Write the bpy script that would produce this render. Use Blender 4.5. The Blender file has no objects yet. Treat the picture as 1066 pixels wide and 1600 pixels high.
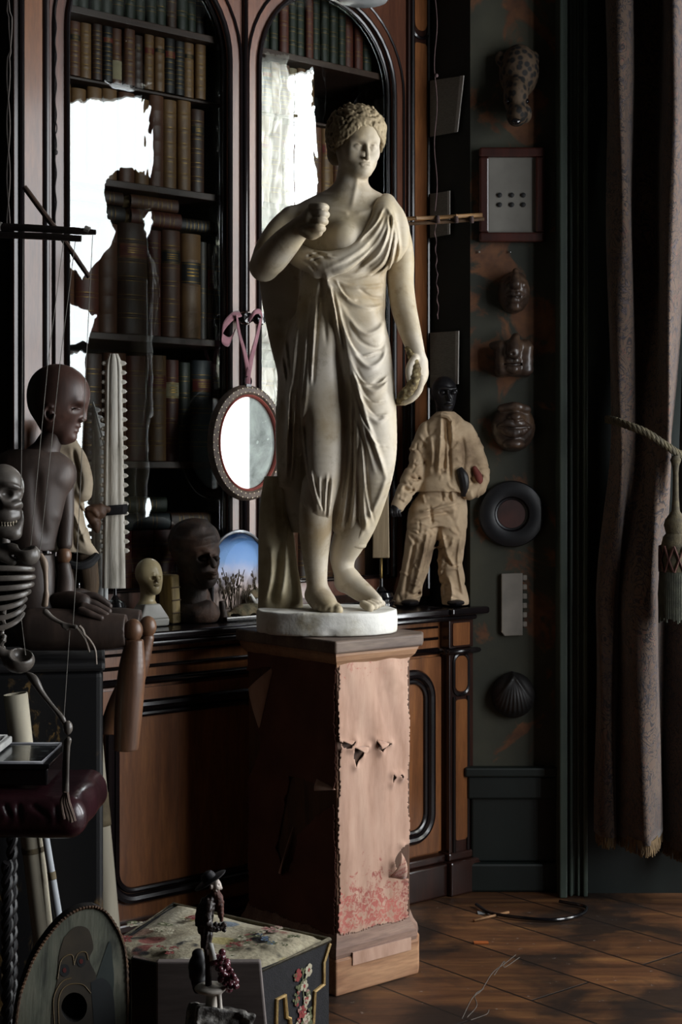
LP = (30, 105, 38); EXPO = 0.0; from math import radians as R_; MYAW = R_(-3.8)
import bpy, bmesh, math, random
import numpy as np
from math import sin, cos, pi, radians as R
from mathutils import Vector, Matrix, Euler
C = bpy.context.scene.collection
random.seed(7)
F = 2400.0
def W(px, py, Y):
    """world point seen at pixel (px,py) of the 1066x1600 frame, at distance Y"""
    return np.array([(px - 533.0) / F * Y, Y, 1.3 - (py - 740.0) / F * Y])
TH = R(40); UX, UY = cos(TH), sin(TH); OX, OY = 0.265, 4.953
def BC(s, y, z):
    """bookcase frame (s along the front, y into the wall) -> world"""
    return np.array([OX + UX * s - UY * y, OY + UY * s + UX * y, z])
def SB(px, y=0.0):
    """s of the bookcase plane y seen at column px"""
    k = (px - 533.0) / F
    ox, oy = OX - UY * y, OY + UX * y
    return (oy * k - ox) / (UX - UY * k)
def ZB(s, y, py):
    Y = OY + UY * s + UX * y
    return 1.3 - (py - 740.0) / F * Y

def tag(o, label=None, cat=None, group=None, kind=None):
    if label: o['label'] = label
    if cat: o['category'] = cat
    if group: o['group'] = group
    if kind: o['kind'] = kind
    return o
def empty(name, loc, label, cat, group=None, rz=0.0):
    o = bpy.data.objects.new(name, None); C.objects.link(o)
    o.location = [float(v) for v in loc]; o.rotation_euler = (0, 0, rz); o.empty_display_size = .05
    return tag(o, label, cat, group)
def link(name, me, mat, parent=None, loc=(0, 0, 0), rot=None, smooth=True):
    o = bpy.data.objects.new(name, me); C.objects.link(o)
    o.location = [float(v) for v in loc]
    if rot is not None: o.rotation_euler = rot
    if parent is not None: o.parent = parent
    if mat is not None:
        for m in (mat if isinstance(mat, (list, tuple)) else [mat]): me.materials.append(m)
    if smooth and len(me.polygons):
        me.polygons.foreach_set('use_smooth', np.ones(len(me.polygons), bool))
    return o
def bevel(o, w=.003, seg=2):
    m = o.modifiers.new('bevel', 'BEVEL'); m.width = w; m.segments = seg; m.limit_method = 'ANGLE'; m.angle_limit = R(40)
    m.harden_normals = False
    return o
def solidify(o, t, off=0.0):
    m = o.modifiers.new('solid', 'SOLIDIFY'); m.thickness = t; m.offset = off
    return o

def cr(pts, n=8):
    """Catmull-Rom through rows of any width"""
    P = np.array(pts, float)
    if len(P) < 3:
        t = np.linspace(0, 1, n + 1)[:, None]; return P[0] * (1 - t) + P[1] * t
    Q = np.vstack([2 * P[0] - P[1], P, 2 * P[-1] - P[-2]]); out = []
    for i in range(1, len(Q) - 2):
        p0, p1, p2, p3 = Q[i - 1], Q[i], Q[i + 1], Q[i + 2]
        for j in range(n):
            t = j / n
            out.append(.5 * (2 * p1 + (p2 - p0) * t + (2 * p0 - 5 * p1 + 4 * p2 - p3) * t * t + (3 * p1 - p0 - 3 * p2 + p3) * t ** 3))
    out.append(P[-1]); return np.array(out)

class MB:
    """collects shapes into one mesh"""
    def __init__(s): s.v = []; s.f = []; s.mi = []; s.cur = 0
    def add(s, vs, fs):
        b = len(s.v); s.v += [tuple(float(c) for c in v) for v in vs]; s.f += [tuple(b + i for i in f) for f in fs]; s.mi += [s.cur] * len(fs); return s
    def box(s, x0, x1, y0, y1, z0, z1, M=None):
        vs = [Vector(v) for v in ((x0, y0, z0), (x1, y0, z0), (x1, y1, z0), (x0, y1, z0), (x0, y0, z1), (x1, y0, z1), (x1, y1, z1), (x0, y1, z1))]
        if M is not None: vs = [M @ v for v in vs]
        return s.add(vs, [(0, 3, 2, 1), (4, 5, 6, 7), (0, 1, 5, 4), (1, 2, 6, 5), (2, 3, 7, 6), (3, 0, 4, 7)])
    def hexa(s, bot, top):
        n = len(bot)
        return s.add(list(bot) + list(top), [tuple(range(n - 1, -1, -1)), tuple(range(n, 2 * n))] + [(i, (i + 1) % n, n + (i + 1) % n, n + i) for i in range(n)])
    def tube(s, pts, r, n=8, close=False, flat=None, cap=True):
        """pts rows xyz(+radius); flat=(axis, factor) squashes the section"""
        P = np.array(pts, float); rad = P[:, 3] if P.shape[1] > 3 else np.full(len(P), r, float); P = P[:, :3]
        m = len(P); T = np.zeros_like(P)
        for i in range(m):
            a = P[(i - 1) % m] if (close or i > 0) else P[i]; b = P[(i + 1) % m] if (close or i < m - 1) else P[i]
            t = b - a; T[i] = t / (np.linalg.norm(t) + 1e-12)
        ref = np.array([0, 0, 1.0]) if abs(T[0][2]) < .9 else np.array([1.0, 0, 0])
        N = np.cross(T[0], ref); N /= np.linalg.norm(N); vs = []
        for i in range(m):
            N = N - T[i] * N.dot(T[i]); N /= np.linalg.norm(N) + 1e-12; B = np.cross(T[i], N)
            for j in range(n):
                a = 2 * pi * j / n; q = (N * cos(a) + B * sin(a)) * rad[i]
                if flat is not None:
                    ax = np.array(flat[0], float); ax /= np.linalg.norm(ax); q = q - ax * q.dot(ax) * (1 - flat[1])
                vs.append(P[i] + q)
        fs = []
        for i in range(m if close else m - 1):
            k = (i + 1) % m
            for j in range(n): fs.append((i * n + j, i * n + (j + 1) % n, k * n + (j + 1) % n, k * n + j))
        if not close and cap: fs += [tuple(range(n - 1, -1, -1)), tuple((m - 1) * n + j for j in range(n))]
        return s.add(vs, fs)
    def lathe(s, prof, n=32, c=(0, 0, 0), sx=1, sy=1, M=None):
        vs = []
        for r, z in prof:
            for j in range(n):
                a = 2 * pi * j / n; v = Vector((r * cos(a) * sx, r * sin(a) * sy, z))
                if M is not None: v = M @ v
                vs.append(v + Vector([float(q) for q in c]))
        m = len(prof); fs = [(i * n + j, i * n + (j + 1) % n, (i + 1) * n + (j + 1) % n, (i + 1) * n + j) for i in range(m - 1) for j in range(n)]
        if prof[0][0] > 1e-6: fs.append(tuple(range(n - 1, -1, -1)))
        if prof[-1][0] > 1e-6: fs.append(tuple((m - 1) * n + j for j in range(n)))
        return s.add(vs, fs)
    def sphere(s, c, r, n=12, m=8, M=None):
        r = np.array([r, r, r], float) if np.isscalar(r) else np.array(r, float); vs = []; fs = []
        for i in range(m + 1):
            t = pi * i / m
            for j in range(n):
                a = 2 * pi * j / n; v = Vector((r[0] * sin(t) * cos(a), r[1] * sin(t) * sin(a), r[2] * cos(t)))
                if M is not None: v = M @ v
                vs.append(v + Vector([float(q) for q in c]))
        for i in range(m):
            for j in range(n): fs.append((i * n + j, (i + 1) * n + j, (i + 1) * n + (j + 1) % n, i * n + (j + 1) % n))
        return s.add(vs, fs)
    def grid(s, P, closeu=False):
        """P[i][j] array of points"""
        P = np.array(P, float); a, b = P.shape[:2]
        fs = [(i * b + j, i * b + (j + 1) % b, (i + 1) * b + (j + 1) % b, (i + 1) * b + j) for i in range(a - 1) for j in range(b if closeu else b - 1)]
        return s.add(P.reshape(-1, 3), fs)
    def prism(s, poly, y0, y1, M=None):
        """poly of (x,z) extruded along y"""
        A = [Vector((x, y0, z)) for x, z in poly]; B = [Vector((x, y1, z)) for x, z in poly]
        if M is not None: A = [M @ v for v in A]; B = [M @ v for v in B]
        n = len(poly)
        return s.add(A + B, [tuple(range(n)), tuple(range(2 * n - 1, n - 1, -1))] + [(i, n + i, n + (i + 1) % n, (i + 1) % n) for i in range(n)])
    def build(s, name, mat, parent=None, org=(0, 0, 0), smooth=True, loc=None, rot=None, clean=False, ang=35):
        me = bpy.data.meshes.new(name); o0 = np.array(org, float)
        me.from_pydata([tuple(np.array(v) - o0) for v in s.v], [], s.f)
        bm = bmesh.new(); bm.from_mesh(me)
        if len(s.mi) == len(bm.faces):
            bm.faces.ensure_lookup_table()
            for f_, k_ in zip(bm.faces, s.mi): f_.material_index = k_
        if clean: bmesh.ops.remove_doubles(bm, verts=bm.verts, dist=1e-5)
        bmesh.ops.recalc_face_normals(bm, faces=bm.faces)
        if smooth:
            for e in bm.edges:
                if len(e.link_faces) == 2 and e.calc_face_angle(0) > R(ang): e.smooth = False
        bm.to_mesh(me); bm.free()
        return link(name, me, mat, parent, loc if loc is not None else ((0, 0, 0) if parent is not None else org), rot, smooth)

# ---------- signed-distance sculpting ----------
class Vol:
    def __init__(s, lo, hi, h):
        s.lo = np.array(lo, np.float32); s.h = h
        s.n = np.maximum(4, np.ceil((np.array(hi) - np.array(lo)) / h).astype(int) + 1)
        s.ax = [s.lo[i] + h * np.arange(s.n[i], dtype=np.float32) for i in range(3)]
        s.f = np.full(tuple(s.n), 1.0, np.float32)
    def sl(s, lo, hi):
        a = np.clip(np.floor((np.array(lo) - s.lo) / s.h).astype(int), 0, s.n); b = np.clip(np.ceil((np.array(hi) - s.lo) / s.h).astype(int) + 1, 0, s.n)
        q = tuple(slice(a[i], b[i]) for i in range(3))
        return q, (s.ax[0][q[0]][:, None, None], s.ax[1][q[1]][None, :, None], s.ax[2][q[2]][None, None, :]), bool((b > a).all())
    def mix(s, q, d, k, op):
        f = s.f[q]; d = d.astype(np.float32)
        if op == 'u':
            if k <= 0: s.f[q] = np.minimum(f, d)
            else:
                h = np.clip(.5 + .5 * (f - d) / k, 0, 1); s.f[q] = f * (1 - h) + d * h - k * h * (1 - h)
        else:
            d = -d
            if k <= 0: s.f[q] = np.maximum(f, d)
            else:
                h = np.clip(.5 - .5 * (f - d) / k, 0, 1); s.f[q] = f * (1 - h) + d * h + k * h * (1 - h)
    def tube(s, pts, k=.01, op='u', flat=None):
        """rows x,y,z,r ; flat=(axis, f): section scaled by f along axis"""
        P = np.array(pts, float); fm = 1.0
        if flat is not None:
            ax = np.array(flat[0], float); ax /= np.linalg.norm(ax); fm = max(1.0, flat[1])
        mg = P[:, 3].max() * fm + k + 2.5 * s.h
        q, _, ok = s.sl(P[:, :3].min(0) - mg, P[:, :3].max(0) + mg)
        if not ok: return s
        t = np.full(s.f[q].shape, 1.0, np.float32); o = [q[i].start for i in range(3)]
        for a, b in zip(P[:-1], P[1:]):
            m2 = max(a[3], b[3]) * fm + k + 2.5 * s.h
            p, (x, y, z), ok = s.sl(np.minimum(a[:3], b[:3]) - m2, np.maximum(a[:3], b[:3]) + m2)
            if not ok: continue
            ba = b[:3] - a[:3]; L = ba.dot(ba) + 1e-12
            dx, dy, dz = x - a[0], y - a[1], z - a[2]
            u = np.clip((dx * ba[0] + dy * ba[1] + dz * ba[2]) / L, 0, 1)
            ex, ey, ez = dx - u * ba[0], dy - u * ba[1], dz - u * ba[2]
            if flat is not None:
                w = (ex * ax[0] + ey * ax[1] + ez * ax[2]) * (1 - 1 / flat[1]); ex = ex - w * ax[0]; ey = ey - w * ax[1]; ez = ez - w * ax[2]
            d = np.sqrt(ex * ex + ey * ey + ez * ez) - (a[3] + (b[3] - a[3]) * u)
            if flat is not None and flat[1] < 1: d = d * flat[1]
            r = tuple(slice(p[i].start - o[i], p[i].stop - o[i]) for i in range(3)); t[r] = np.minimum(t[r], d)
        s.mix(q, t, k, op); return s
    def ell(s, c, r, k=.01, op='u', rot=None):
        c = np.array(c, float); r = np.array([r] * 3 if np.isscalar(r) else r, float); m = r.max() + k + 2 * s.h
        q, (x, y, z), ok = s.sl(c - m, c + m)
        if not ok: return s
        x, y, z = x - c[0], y - c[1], z - c[2]
        if rot is not None:
            M = np.array(rot if isinstance(rot, Matrix) else Euler(rot).to_matrix()).T
            x, y, z = M[0, 0] * x + M[0, 1] * y + M[0, 2] * z, M[1, 0] * x + M[1, 1] * y + M[1, 2] * z, M[2, 0] * x + M[2, 1] * y + M[2, 2] * z
        k0 = np.sqrt((x / r[0]) ** 2 + (y / r[1]) ** 2 + (z / r[2]) ** 2); k1 = np.sqrt((x / r[0] ** 2) ** 2 + (y / r[1] ** 2) ** 2 + (z / r[2] ** 2) ** 2)
        s.mix(q, k0 * (k0 - 1) / (k1 + 1e-9), k, op); return s
    def box(s, c, hf, k=.005, op='u', rot=None, rd=.003):
        c = np.array(c, float); hf = np.array(hf, float); m = np.linalg.norm(hf) + k + 2 * s.h
        q, (x, y, z), ok = s.sl(c - m, c + m)
        if not ok: return s
        x, y, z = x - c[0], y - c[1], z - c[2]
        if rot is not None:
            M = np.array(rot if isinstance(rot, Matrix) else Euler(rot).to_matrix()).T
            x, y, z = M[0, 0] * x + M[0, 1] * y + M[0, 2] * z, M[1, 0] * x + M[1, 1] * y + M[1, 2] * z, M[2, 0] * x + M[2, 1] * y + M[2, 2] * z
        a, b, e = np.abs(x) - hf[0] + rd, np.abs(y) - hf[1] + rd, np.abs(z) - hf[2] + rd
        d = np.sqrt(np.maximum(a, 0) ** 2 + np.maximum(b, 0) ** 2 + np.maximum(e, 0) ** 2) + np.minimum(np.maximum(a, np.maximum(b, e)), 0) - rd
        s.mix(q, d, k, op); return s
    def loft(s, rows, k=.01, op='u', n=8, pw=2.0):
        """rows z,cx,cy,rx,ry (z ascending): stacked super-ellipses"""
        P = cr(rows, n); P = P[np.argsort(P[:, 0])]; m = k + 3 * s.h
        q, (x, y, z), ok = s.sl([(P[:, 1] - P[:, 3]).min() - m, (P[:, 2] - P[:, 4]).min() - m, P[0, 0] - m], [(P[:, 1] + P[:, 3]).max() + m, (P[:, 2] + P[:, 4]).max() + m, P[-1, 0] + m])
        if not ok: return s
        zz = z.ravel(); cx, cy, rx, ry = [np.interp(zz, P[:, 0], P[:, i])[None, None, :] for i in (1, 2, 3, 4)]
        g = (np.abs((x - cx) / rx) ** pw + np.abs((y - cy) / ry) ** pw) ** (1 / pw)
        d = (g - 1) * np.minimum(rx, ry)
        d = np.maximum(d, np.maximum(P[0, 0] - z, z - P[-1, 0]))
        s.mix(q, d, k, op); return s
    def stroke(s, pts, w, amp, yc=None, side=-1, fade=.03, plane='xz', taper=True):
        """raise (amp>0) or groove (amp<0) the surface along a curve seen in the xz plane, on the side of yc facing the viewer"""
        P = cr(pts, 6); w = float(w); mg = 3 * w
        lo = P.min(0) - mg; hi = P.max(0) + mg
        q, (x, y, z), ok = s.sl([lo[0], s.ax[1][0], lo[1]], [hi[0], s.ax[1][-1], hi[1]])
        if not ok: return s
        X, Z = x[:, 0, :], z[:, 0, :]; D = np.full((X.shape[0], Z.shape[1]), 9.0, np.float32); TT = np.zeros_like(D); N = len(P) - 1
        for i in range(N):
            a, b = P[i], P[i + 1]; ba = b - a; u = np.clip(((X - a[0]) * ba[0] + (Z - a[1]) * ba[1]) / (ba.dot(ba) + 1e-12), 0, 1)
            d = np.sqrt((X - a[0] - u * ba[0]) ** 2 + (Z - a[1] - u * ba[1]) ** 2); sel = d < D; D[sel] = d[sel]; TT[sel] = ((i + u) / N)[sel]
        g = np.exp(-(D / w) ** 2) * amp
        if taper: g = g * np.clip(np.minimum(TT, 1 - TT) * 6 + .15, 0, 1)
        g = g[:, None, :]
        if yc is not None: g = g * np.clip(.5 + side * (y - yc) / fade, 0, 1)
        s.f[q] -= g.astype(np.float32); return s
    def noise(s, amp, scale, seed=0):
        """lumpy surface displacement"""
        rs = np.random.RandomState(seed); x, y, z = [a for a in (s.ax[0][:, None, None], s.ax[1][None, :, None], s.ax[2][None, None, :])]
        t = 0
        for i in range(7):
            k = rs.normal(size=3); k = k / np.linalg.norm(k) * scale * (.7 + .8 * rs.rand()); ph = rs.rand() * 6.28
            t = t + np.sin(k[0] * x + k[1] * y + k[2] * z + ph)
        s.f += (amp / 3.0 * t).astype(np.float32); return s
    def creases(s, n, x0, x1, z0, z1, ln, w, amp, yc, seed, steep=1.0):
        rs = random.Random(seed)
        for _ in range(n):
            x, z = rs.uniform(x0, x1), rs.uniform(z0, z1); a = rs.uniform(-1, 1) * steep + (pi / 2 if rs.random() < .6 else 0); l = ln * rs.uniform(.5, 1.3); b = rs.uniform(-.3, .3) * l
            dx, dz = cos(a) * l, sin(a) * l; s.stroke([(x - dx, z - dz), (x - dz * .2 + b, z + dx * .2), (x + dx, z + dz)], w * rs.uniform(.7, 1.3), amp * rs.choice([1, -1, .7, -.8]), yc, -1, .03)
        return s
    def cut(s, axis, val, keep):
        a = s.ax[axis].reshape([-1 if i == axis else 1 for i in range(3)])
        s.f = np.maximum(s.f, (a - val) if keep < 0 else (val - a)).astype(np.float32); return s
    def mesh(s, name, mat, parent=None, org=(0, 0, 0), smooth_it=0):
        f = np.pad(s.f, 1, constant_values=1.0); I = f < 0; nx, ny, nz = f.shape
        cs = np.zeros((nx - 1, ny - 1, nz - 1), np.uint8)
        for dx in (0, 1):
            for dy in (0, 1):
                for dz in (0, 1): cs += I[dx:nx - 1 + dx, dy:ny - 1 + dy, dz:nz - 1 + dz]
        act = (cs > 0) & (cs < 8); ii = np.argwhere(act); idx = np.full(act.shape, -1, np.int64); idx[act] = np.arange(len(ii))
        off = np.array([(a, b, c) for a in (0, 1) for b in (0, 1) for c in (0, 1)])
        cv = np.stack([f[ii[:, 0] + o[0], ii[:, 1] + o[1], ii[:, 2] + o[2]] for o in off], 1)
        sm = np.zeros((len(ii), 3)); ct = np.zeros(len(ii))
        for a in range(8):
            for b in range(a + 1, 8):
                if np.abs(off[a] - off[b]).sum() != 1: continue
                va, vb = cv[:, a], cv[:, b]; m = (va < 0) != (vb < 0)
                t = np.where(m, va / np.where(m, va - vb, 1), 0)[:, None]
                sm += np.where(m[:, None], off[a] + t * (off[b] - off[a]), 0); ct += m
        V = (ii - 1 + sm / ct[:, None]) * s.h + s.lo
        Q = []
        for ax in range(3):
            u, v = (ax + 1) % 3, (ax + 2) % 3
            A = [slice(1, n - 1) for n in (nx, ny, nz)]; A[ax] = slice(0, (nx, ny, nz)[ax] - 1)
            B = list(A); B[ax] = slice(1, (nx, ny, nz)[ax]); A, B = tuple(A), tuple(B)
            ch = I[A] != I[B]; e = np.argwhere(ch); fl = I[A][ch]
            e = e + np.array([0 if i == ax else 1 for i in range(3)])
            du = np.zeros(3, int); du[u] = 1; dv = np.zeros(3, int); dv[v] = 1
            g = [idx[tuple((e - w).T)] for w in (du * 0, du, du + dv, dv)]
            quad = np.stack(g, 1); quad[~fl] = quad[~fl][:, ::-1]; Q.append(quad)
        Q = np.vstack(Q); Q = Q[(Q >= 0).all(1)]
        # Q winding: outwards
        for _ in range(smooth_it):
            ac = np.zeros_like(V); cn = np.zeros(len(V))
            for a, b in ((0, 1), (1, 2), (2, 3), (3, 0)):
                np.add.at(ac, Q[:, a], V[Q[:, b]]); np.add.at(cn, Q[:, a], 1); np.add.at(ac, Q[:, b], V[Q[:, a]]); np.add.at(cn, Q[:, b], 1)
            V = .5 * V + .5 * ac / np.maximum(cn, 1)[:, None]
        V = V - np.array(org, float)
        me = bpy.data.meshes.new(name); me.vertices.add(len(V)); me.vertices.foreach_set('co', V.astype(np.float32).ravel())
        me.loops.add(len(Q) * 4); me.loops.foreach_set('vertex_index', Q.astype(np.int32).ravel())
        me.polygons.add(len(Q)); me.polygons.foreach_set('loop_start', np.arange(0, len(Q) * 4, 4, dtype=np.int32))
        me.update(calc_edges=True); me.validate()
        return link(name, me, mat, parent, (0, 0, 0) if parent is not None else org)
# ---------- materials ----------
def s2l(c):
    if isinstance(c, str): c = [int(c[i:i + 2], 16) / 255 for i in (0, 2, 4)]
    return tuple((v / 12.92 if v <= .04045 else ((v + .055) / 1.055) ** 2.4) for v in c) + (1,)
_mats = {}
class NT:
    def __init__(s, name):
        s.m = bpy.data.materials.new(name); s.m.use_nodes = True; s.t = s.m.node_tree; s.n = s.t.nodes; s.l = s.t.links
        s.bs = s.n['Principled BSDF']; s.out = s.n['Material Output']; s.tc = s.n.new('ShaderNodeTexCoord')
    def node(s, ty, **kw):
        nd = s.n.new(ty)
        for k, v in kw.items():
            if k.startswith('i_'): nd.inputs[k[2:].replace('_', ' ')].default_value = v
            else: setattr(nd, k, v)
        return nd
    def coord(s, scale=(1, 1, 1), rot=(0, 0, 0), src='Object'):
        mp = s.node('ShaderNodeMapping'); s.l.new(s.tc.outputs[src], mp.inputs[0]); mp.inputs['Scale'].default_value = scale; mp.inputs['Rotation'].default_value = rot
        return mp.outputs[0]
    def noise(s, co, scale=5, detail=4, rough=.55, dist=0):
        nd = s.node('ShaderNodeTexNoise'); s.l.new(co, nd.inputs['Vector']); nd.inputs['Scale'].default_value = scale; nd.inputs['Detail'].default_value = detail
        nd.inputs['Roughness'].default_value = rough; nd.inputs['Distortion'].default_value = dist; return nd.outputs['Fac']
    def ramp(s, fac, stops, interp='LINEAR'):
        nd = s.node('ShaderNodeValToRGB'); e = nd.color_ramp.elements; nd.color_ramp.interpolation = interp
        while len(e) < len(stops): e.new(.5)
        for el, (p, c) in zip(e, stops): el.position = p; el.color = s2l(c) if not (isinstance(c, tuple) and len(c) == 4) else c
        s.l.new(fac, nd.inputs[0]); return nd.outputs[0]
    def step(s, fac, a, b):
        nd = s.node('ShaderNodeMapRange'); nd.inputs[1].default_value = a; nd.inputs[2].default_value = b; s.l.new(fac, nd.inputs[0]); return nd.outputs[0]
    def mixc(s, fac, a, b, mode='MIX'):
        nd = s.node('ShaderNodeMix', data_type='RGBA', blend_type=mode)
        for v, i in ((fac, 0), (a, 6), (b, 7)):
            if hasattr(v, 'links') or isinstance(v, bpy.types.NodeSocket): s.l.new(v, nd.inputs[i])
            else: nd.inputs[i].default_value = v if i == 0 else (s2l(v) if not (isinstance(v, tuple) and len(v) == 4) else v)
        return nd.outputs[2]
    def math(s, op, a, b=None, c=None):
        nd = s.node('ShaderNodeMath', operation=op)
        for i, v in enumerate((a, b, c)):
            if v is None: continue
            if isinstance(v, bpy.types.NodeSocket): s.l.new(v, nd.inputs[i])
            else: nd.inputs[i].default_value = v
        return nd.outputs[0]
    def sep(s, co):
        nd = s.node('ShaderNodeSeparateXYZ'); s.l.new(co, nd.inputs[0]); return nd.outputs
    def color(s, c):
        if isinstance(c, bpy.types.NodeSocket): s.l.new(c, s.bs.inputs['Base Color'])
        else: s.bs.inputs['Base Color'].default_value = s2l(c)
        return s
    def bump(s, h, strength=.3, dist=.01):
        nd = s.node('ShaderNodeBump'); nd.inputs['Strength'].default_value = strength; nd.inputs['Distance'].default_value = dist
        s.l.new(h, nd.inputs['Height']); s.l.new(nd.outputs[0], s.bs.inputs['Normal']); return s
    def set(s, rough=None, metal=None, spec=None, coat=None, sheen=None, trans=None, ior=None, coatr=None):
        for k, v in (('Roughness', rough), ('Metallic', metal), ('Specular IOR Level', spec), ('Coat Weight', coat), ('Sheen Weight', sheen), ('Transmission Weight', trans), ('IOR', ior), ('Coat Roughness', coatr)):
            if v is None: continue
            if isinstance(v, bpy.types.NodeSocket): s.l.new(v, s.bs.inputs[k])
            else: s.bs.inputs[k].default_value = v
        return s
def M(name, c1, c2=None, scale=6, rough=.6, stretch=(1, 1, 1), bump=0, bscale=None, bdist=.004, c3=None, lo=.3, hi=.7, detail=5, **kw):
    """two/three colour noise material"""
    if name in _mats: return _mats[name]
    t = NT(name); co = t.coord(stretch)
    if c2 is None: t.color(c1)
    else:
        n = t.noise(co, scale, detail)
        t.color(t.ramp(n, [(lo, c1), (hi, c2)] if c3 is None else [(lo, c1), ((lo + hi) / 2, c2), (hi, c3)]))
    if bump: t.bump(t.noise(co, bscale or scale * 4, 5), bump, bdist)
    t.set(rough=rough, **kw); _mats[name] = t.m; return t.m
def wood(name, a, b, rough=.35, scale=6, axis='z', coat=.3, bump=.05, c3=None):
    if name in _mats: return _mats[name]
    st = {'z': (3, 3, .35), 'x': (.35, 3, 3), 'y': (3, .35, 3)}[axis]
    t = NT(name); co = t.coord(st); n = t.noise(co, scale, 7, .6, .6); n2 = t.noise(co, scale * 9, 4)
    base = t.ramp(n, [(.3, a), (.7, b)] if c3 is None else [(.3, a), (.5, c3), (.72, b)])
    fine = t.ramp(n2, [(.35, (.82, .82, .82)), (.6, (1, 1, 1))])
    t.color(t.mixc(.6, base, fine, 'MULTIPLY')); t.bump(n2, bump, .003); t.set(rough=rough, coat=coat, coatr=.12)
    _mats[name] = t.m; return t.m
ROSE = wood('rosewood_varnish', '1a0d0a', '3a2018', .3, 5)
EBON = M('ebonised_moulding', '0b0809', '171012', 8, .25, coat=.4, coatr=.1)
BURL = wood('satinwood_veneer', '643c22', '945f36', .32, 7, c3='7c4d2c')
STILE = wood('mahogany_stile', '4a2a1e', '744833', .32, 6)
INNER = M('bookcase_inside', '0d0a08', '1a1410', 5, .8)
SHELFW = wood('shelf_wood', '2a1a13', '4a3226', .5, 5, 'x', coat=.1)
PAGES = M('page_edges', '8c7a5c', 'b09c78', 120, .9, (1, 1, .05), .2)
GILT = M('gilt_tooling', '6e5426', '967838', 60, .4, metal=.8)
BLACK = M('black_lacquer', '08080a', '121013', 10, .18, coat=.6, coatr=.08)
PLASTER = None
def mk_plaster():
    t = NT('aged_plaster'); co = t.coord(); n = t.noise(co, 5, 6, .6, .3); n2 = t.noise(co, 22, 6, .65); n3 = t.noise(co, 2.2, 3)
    b = t.ramp(n, [(.32, '9a8768'), (.5, 'b8ad9b'), (.7, 'c8c1b6')])
    yel = t.step(n3, .47, .64); b = t.mixc(t.math('MULTIPLY', yel, .52), b, 'a08848')
    d = t.step(n2, .57, .72); b = t.mixc(t.math('MULTIPLY', d, .5), b, '6e5c3a')
    geo = t.node('ShaderNodeNewGeometry'); pt = t.step(geo.outputs['Pointiness'], .44, .5)
    b = t.mixc(t.math('SUBTRACT', 1, pt), b, '54462c') if False else b
    t.color(b); t.bump(n2, .25, .004); t.set(rough=.62); return t.m
PLASTER = mk_plaster()
# ---------- room, light, camera ----------
def struct(o): o['kind'] = 'structure'; return o
def mk_floor():
    t = NT('worn_floorboards'); co = t.coord((1, 1, 1), (0, 0, R(50)))
    br = t.node('ShaderNodeTexBrick'); t.l.new(co, br.inputs['Vector']); br.offset = .37; br.inputs['Scale'].default_value = 1
    br.inputs['Brick Width'].default_value = 2.6; br.inputs['Row Height'].default_value = .215; br.inputs['Mortar Size'].default_value = .0035; br.inputs['Mortar Smooth'].default_value = .2
    br.inputs['Color1'].default_value = (.3, .3, .3, 1); br.inputs['Color2'].default_value = (.7, .7, .7, 1); br.inputs['Mortar'].default_value = (0, 0, 0, 1)
    cs = t.coord((.5, 6, 1), (0, 0, R(50))); n = t.noise(cs, 3, 8, .7, .5); w = t.noise(t.coord(), 3.2, 5, .6, .4); sp = t.noise(t.coord(), 46, 3, .6)
    b = t.ramp(n, [(.3, '2a1a10'), (.5, '533520'), (.68, '74502e')])
    b = t.mixc(t.math('MULTIPLY', t.step(w, .44, .58), .9), b, '1a120d')
    b = t.mixc(.55, b, br.outputs['Color'], 'OVERLAY')
    b = t.mixc(t.math('MULTIPLY', t.step(sp, .68, .74), .6), b, '9a9690')
    b = t.mixc(br.outputs['Fac'], b, '0c0705')
    t.color(b); h = t.math('SUBTRACT', t.math('MULTIPLY', n, .4), br.outputs['Fac']); t.bump(h, .6, .004)
    t.set(rough=t.step(w, .2, .8)); t.set(spec=.4); 
    r = t.node('ShaderNodeMapRange'); r.inputs[3].default_value = .38; r.inputs[4].default_value = .62; t.l.new(w, r.inputs[0]); t.l.new(r.outputs[0], t.bs.inputs['Roughness'])
    return t.m
FLOORM = mk_floor()
WALLD = M('dark_green_wall', '12140f', '1d1e16', 4, .85, bump=.1)
def mk_maskwall():
    t = NT('peeling_green_wall'); co = t.coord(); n = t.noise(co, 7, 6, .6, .6); n2 = t.noise(co, 3, 4)
    b = t.ramp(n2, [(.35, '262820'), (.65, '3c3b2e')]); pch = t.step(n, .535, .60); b = t.mixc(pch, b, t.ramp(t.noise(co, 20, 4), [(.3, '432818'), (.7, '6a4428')]))
    t.color(b); t.bump(t.noise(co, 30, 4), .2, .004); t.set(rough=.8); return t.m
MASKW = mk_maskwall()
GREEN = M('dark_green_paint', '0a110f', '101a17', 5, .5, bump=.1)
GREENL = M('green_casing_paint', '2f3a34', '434e44', 5, .5, bump=.1)
CEIL = M('ceiling_plaster', '201e1a', '2a2822', 3, .9)
XR = 2.5
m = MB().box(-3.2, XR + .1, -1.6, 7, -.05, 0); struct(m.build('floor', FLOORM, smooth=False))
m = MB().box(-3.2, XR + .1, -1.6, 7, 3.5, 3.55); struct(m.build('ceiling', CEIL, smooth=False))
m = MB().box(-3.25, -3.2, -1.6, 7, 0, 3.5); struct(m.build('wall_left', WALLD, smooth=False))
m = MB().box(-3.2, XR + .1, -1.65, -1.6, 0, 3.5); struct(m.build('wall_front', WALLD, smooth=False))
# wall behind the bookcase, in the bookcase frame
m = MB(); q = [BC(-3.6, .42, 0), BC(.06, .42, 0), BC(.06, .47, 0), BC(-3.6, .47, 0)]
m.hexa(q, [p + np.array([0, 0, 3.5]) for p in q]); struct(m.build('wall_back', WALLD, smooth=False))
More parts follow.
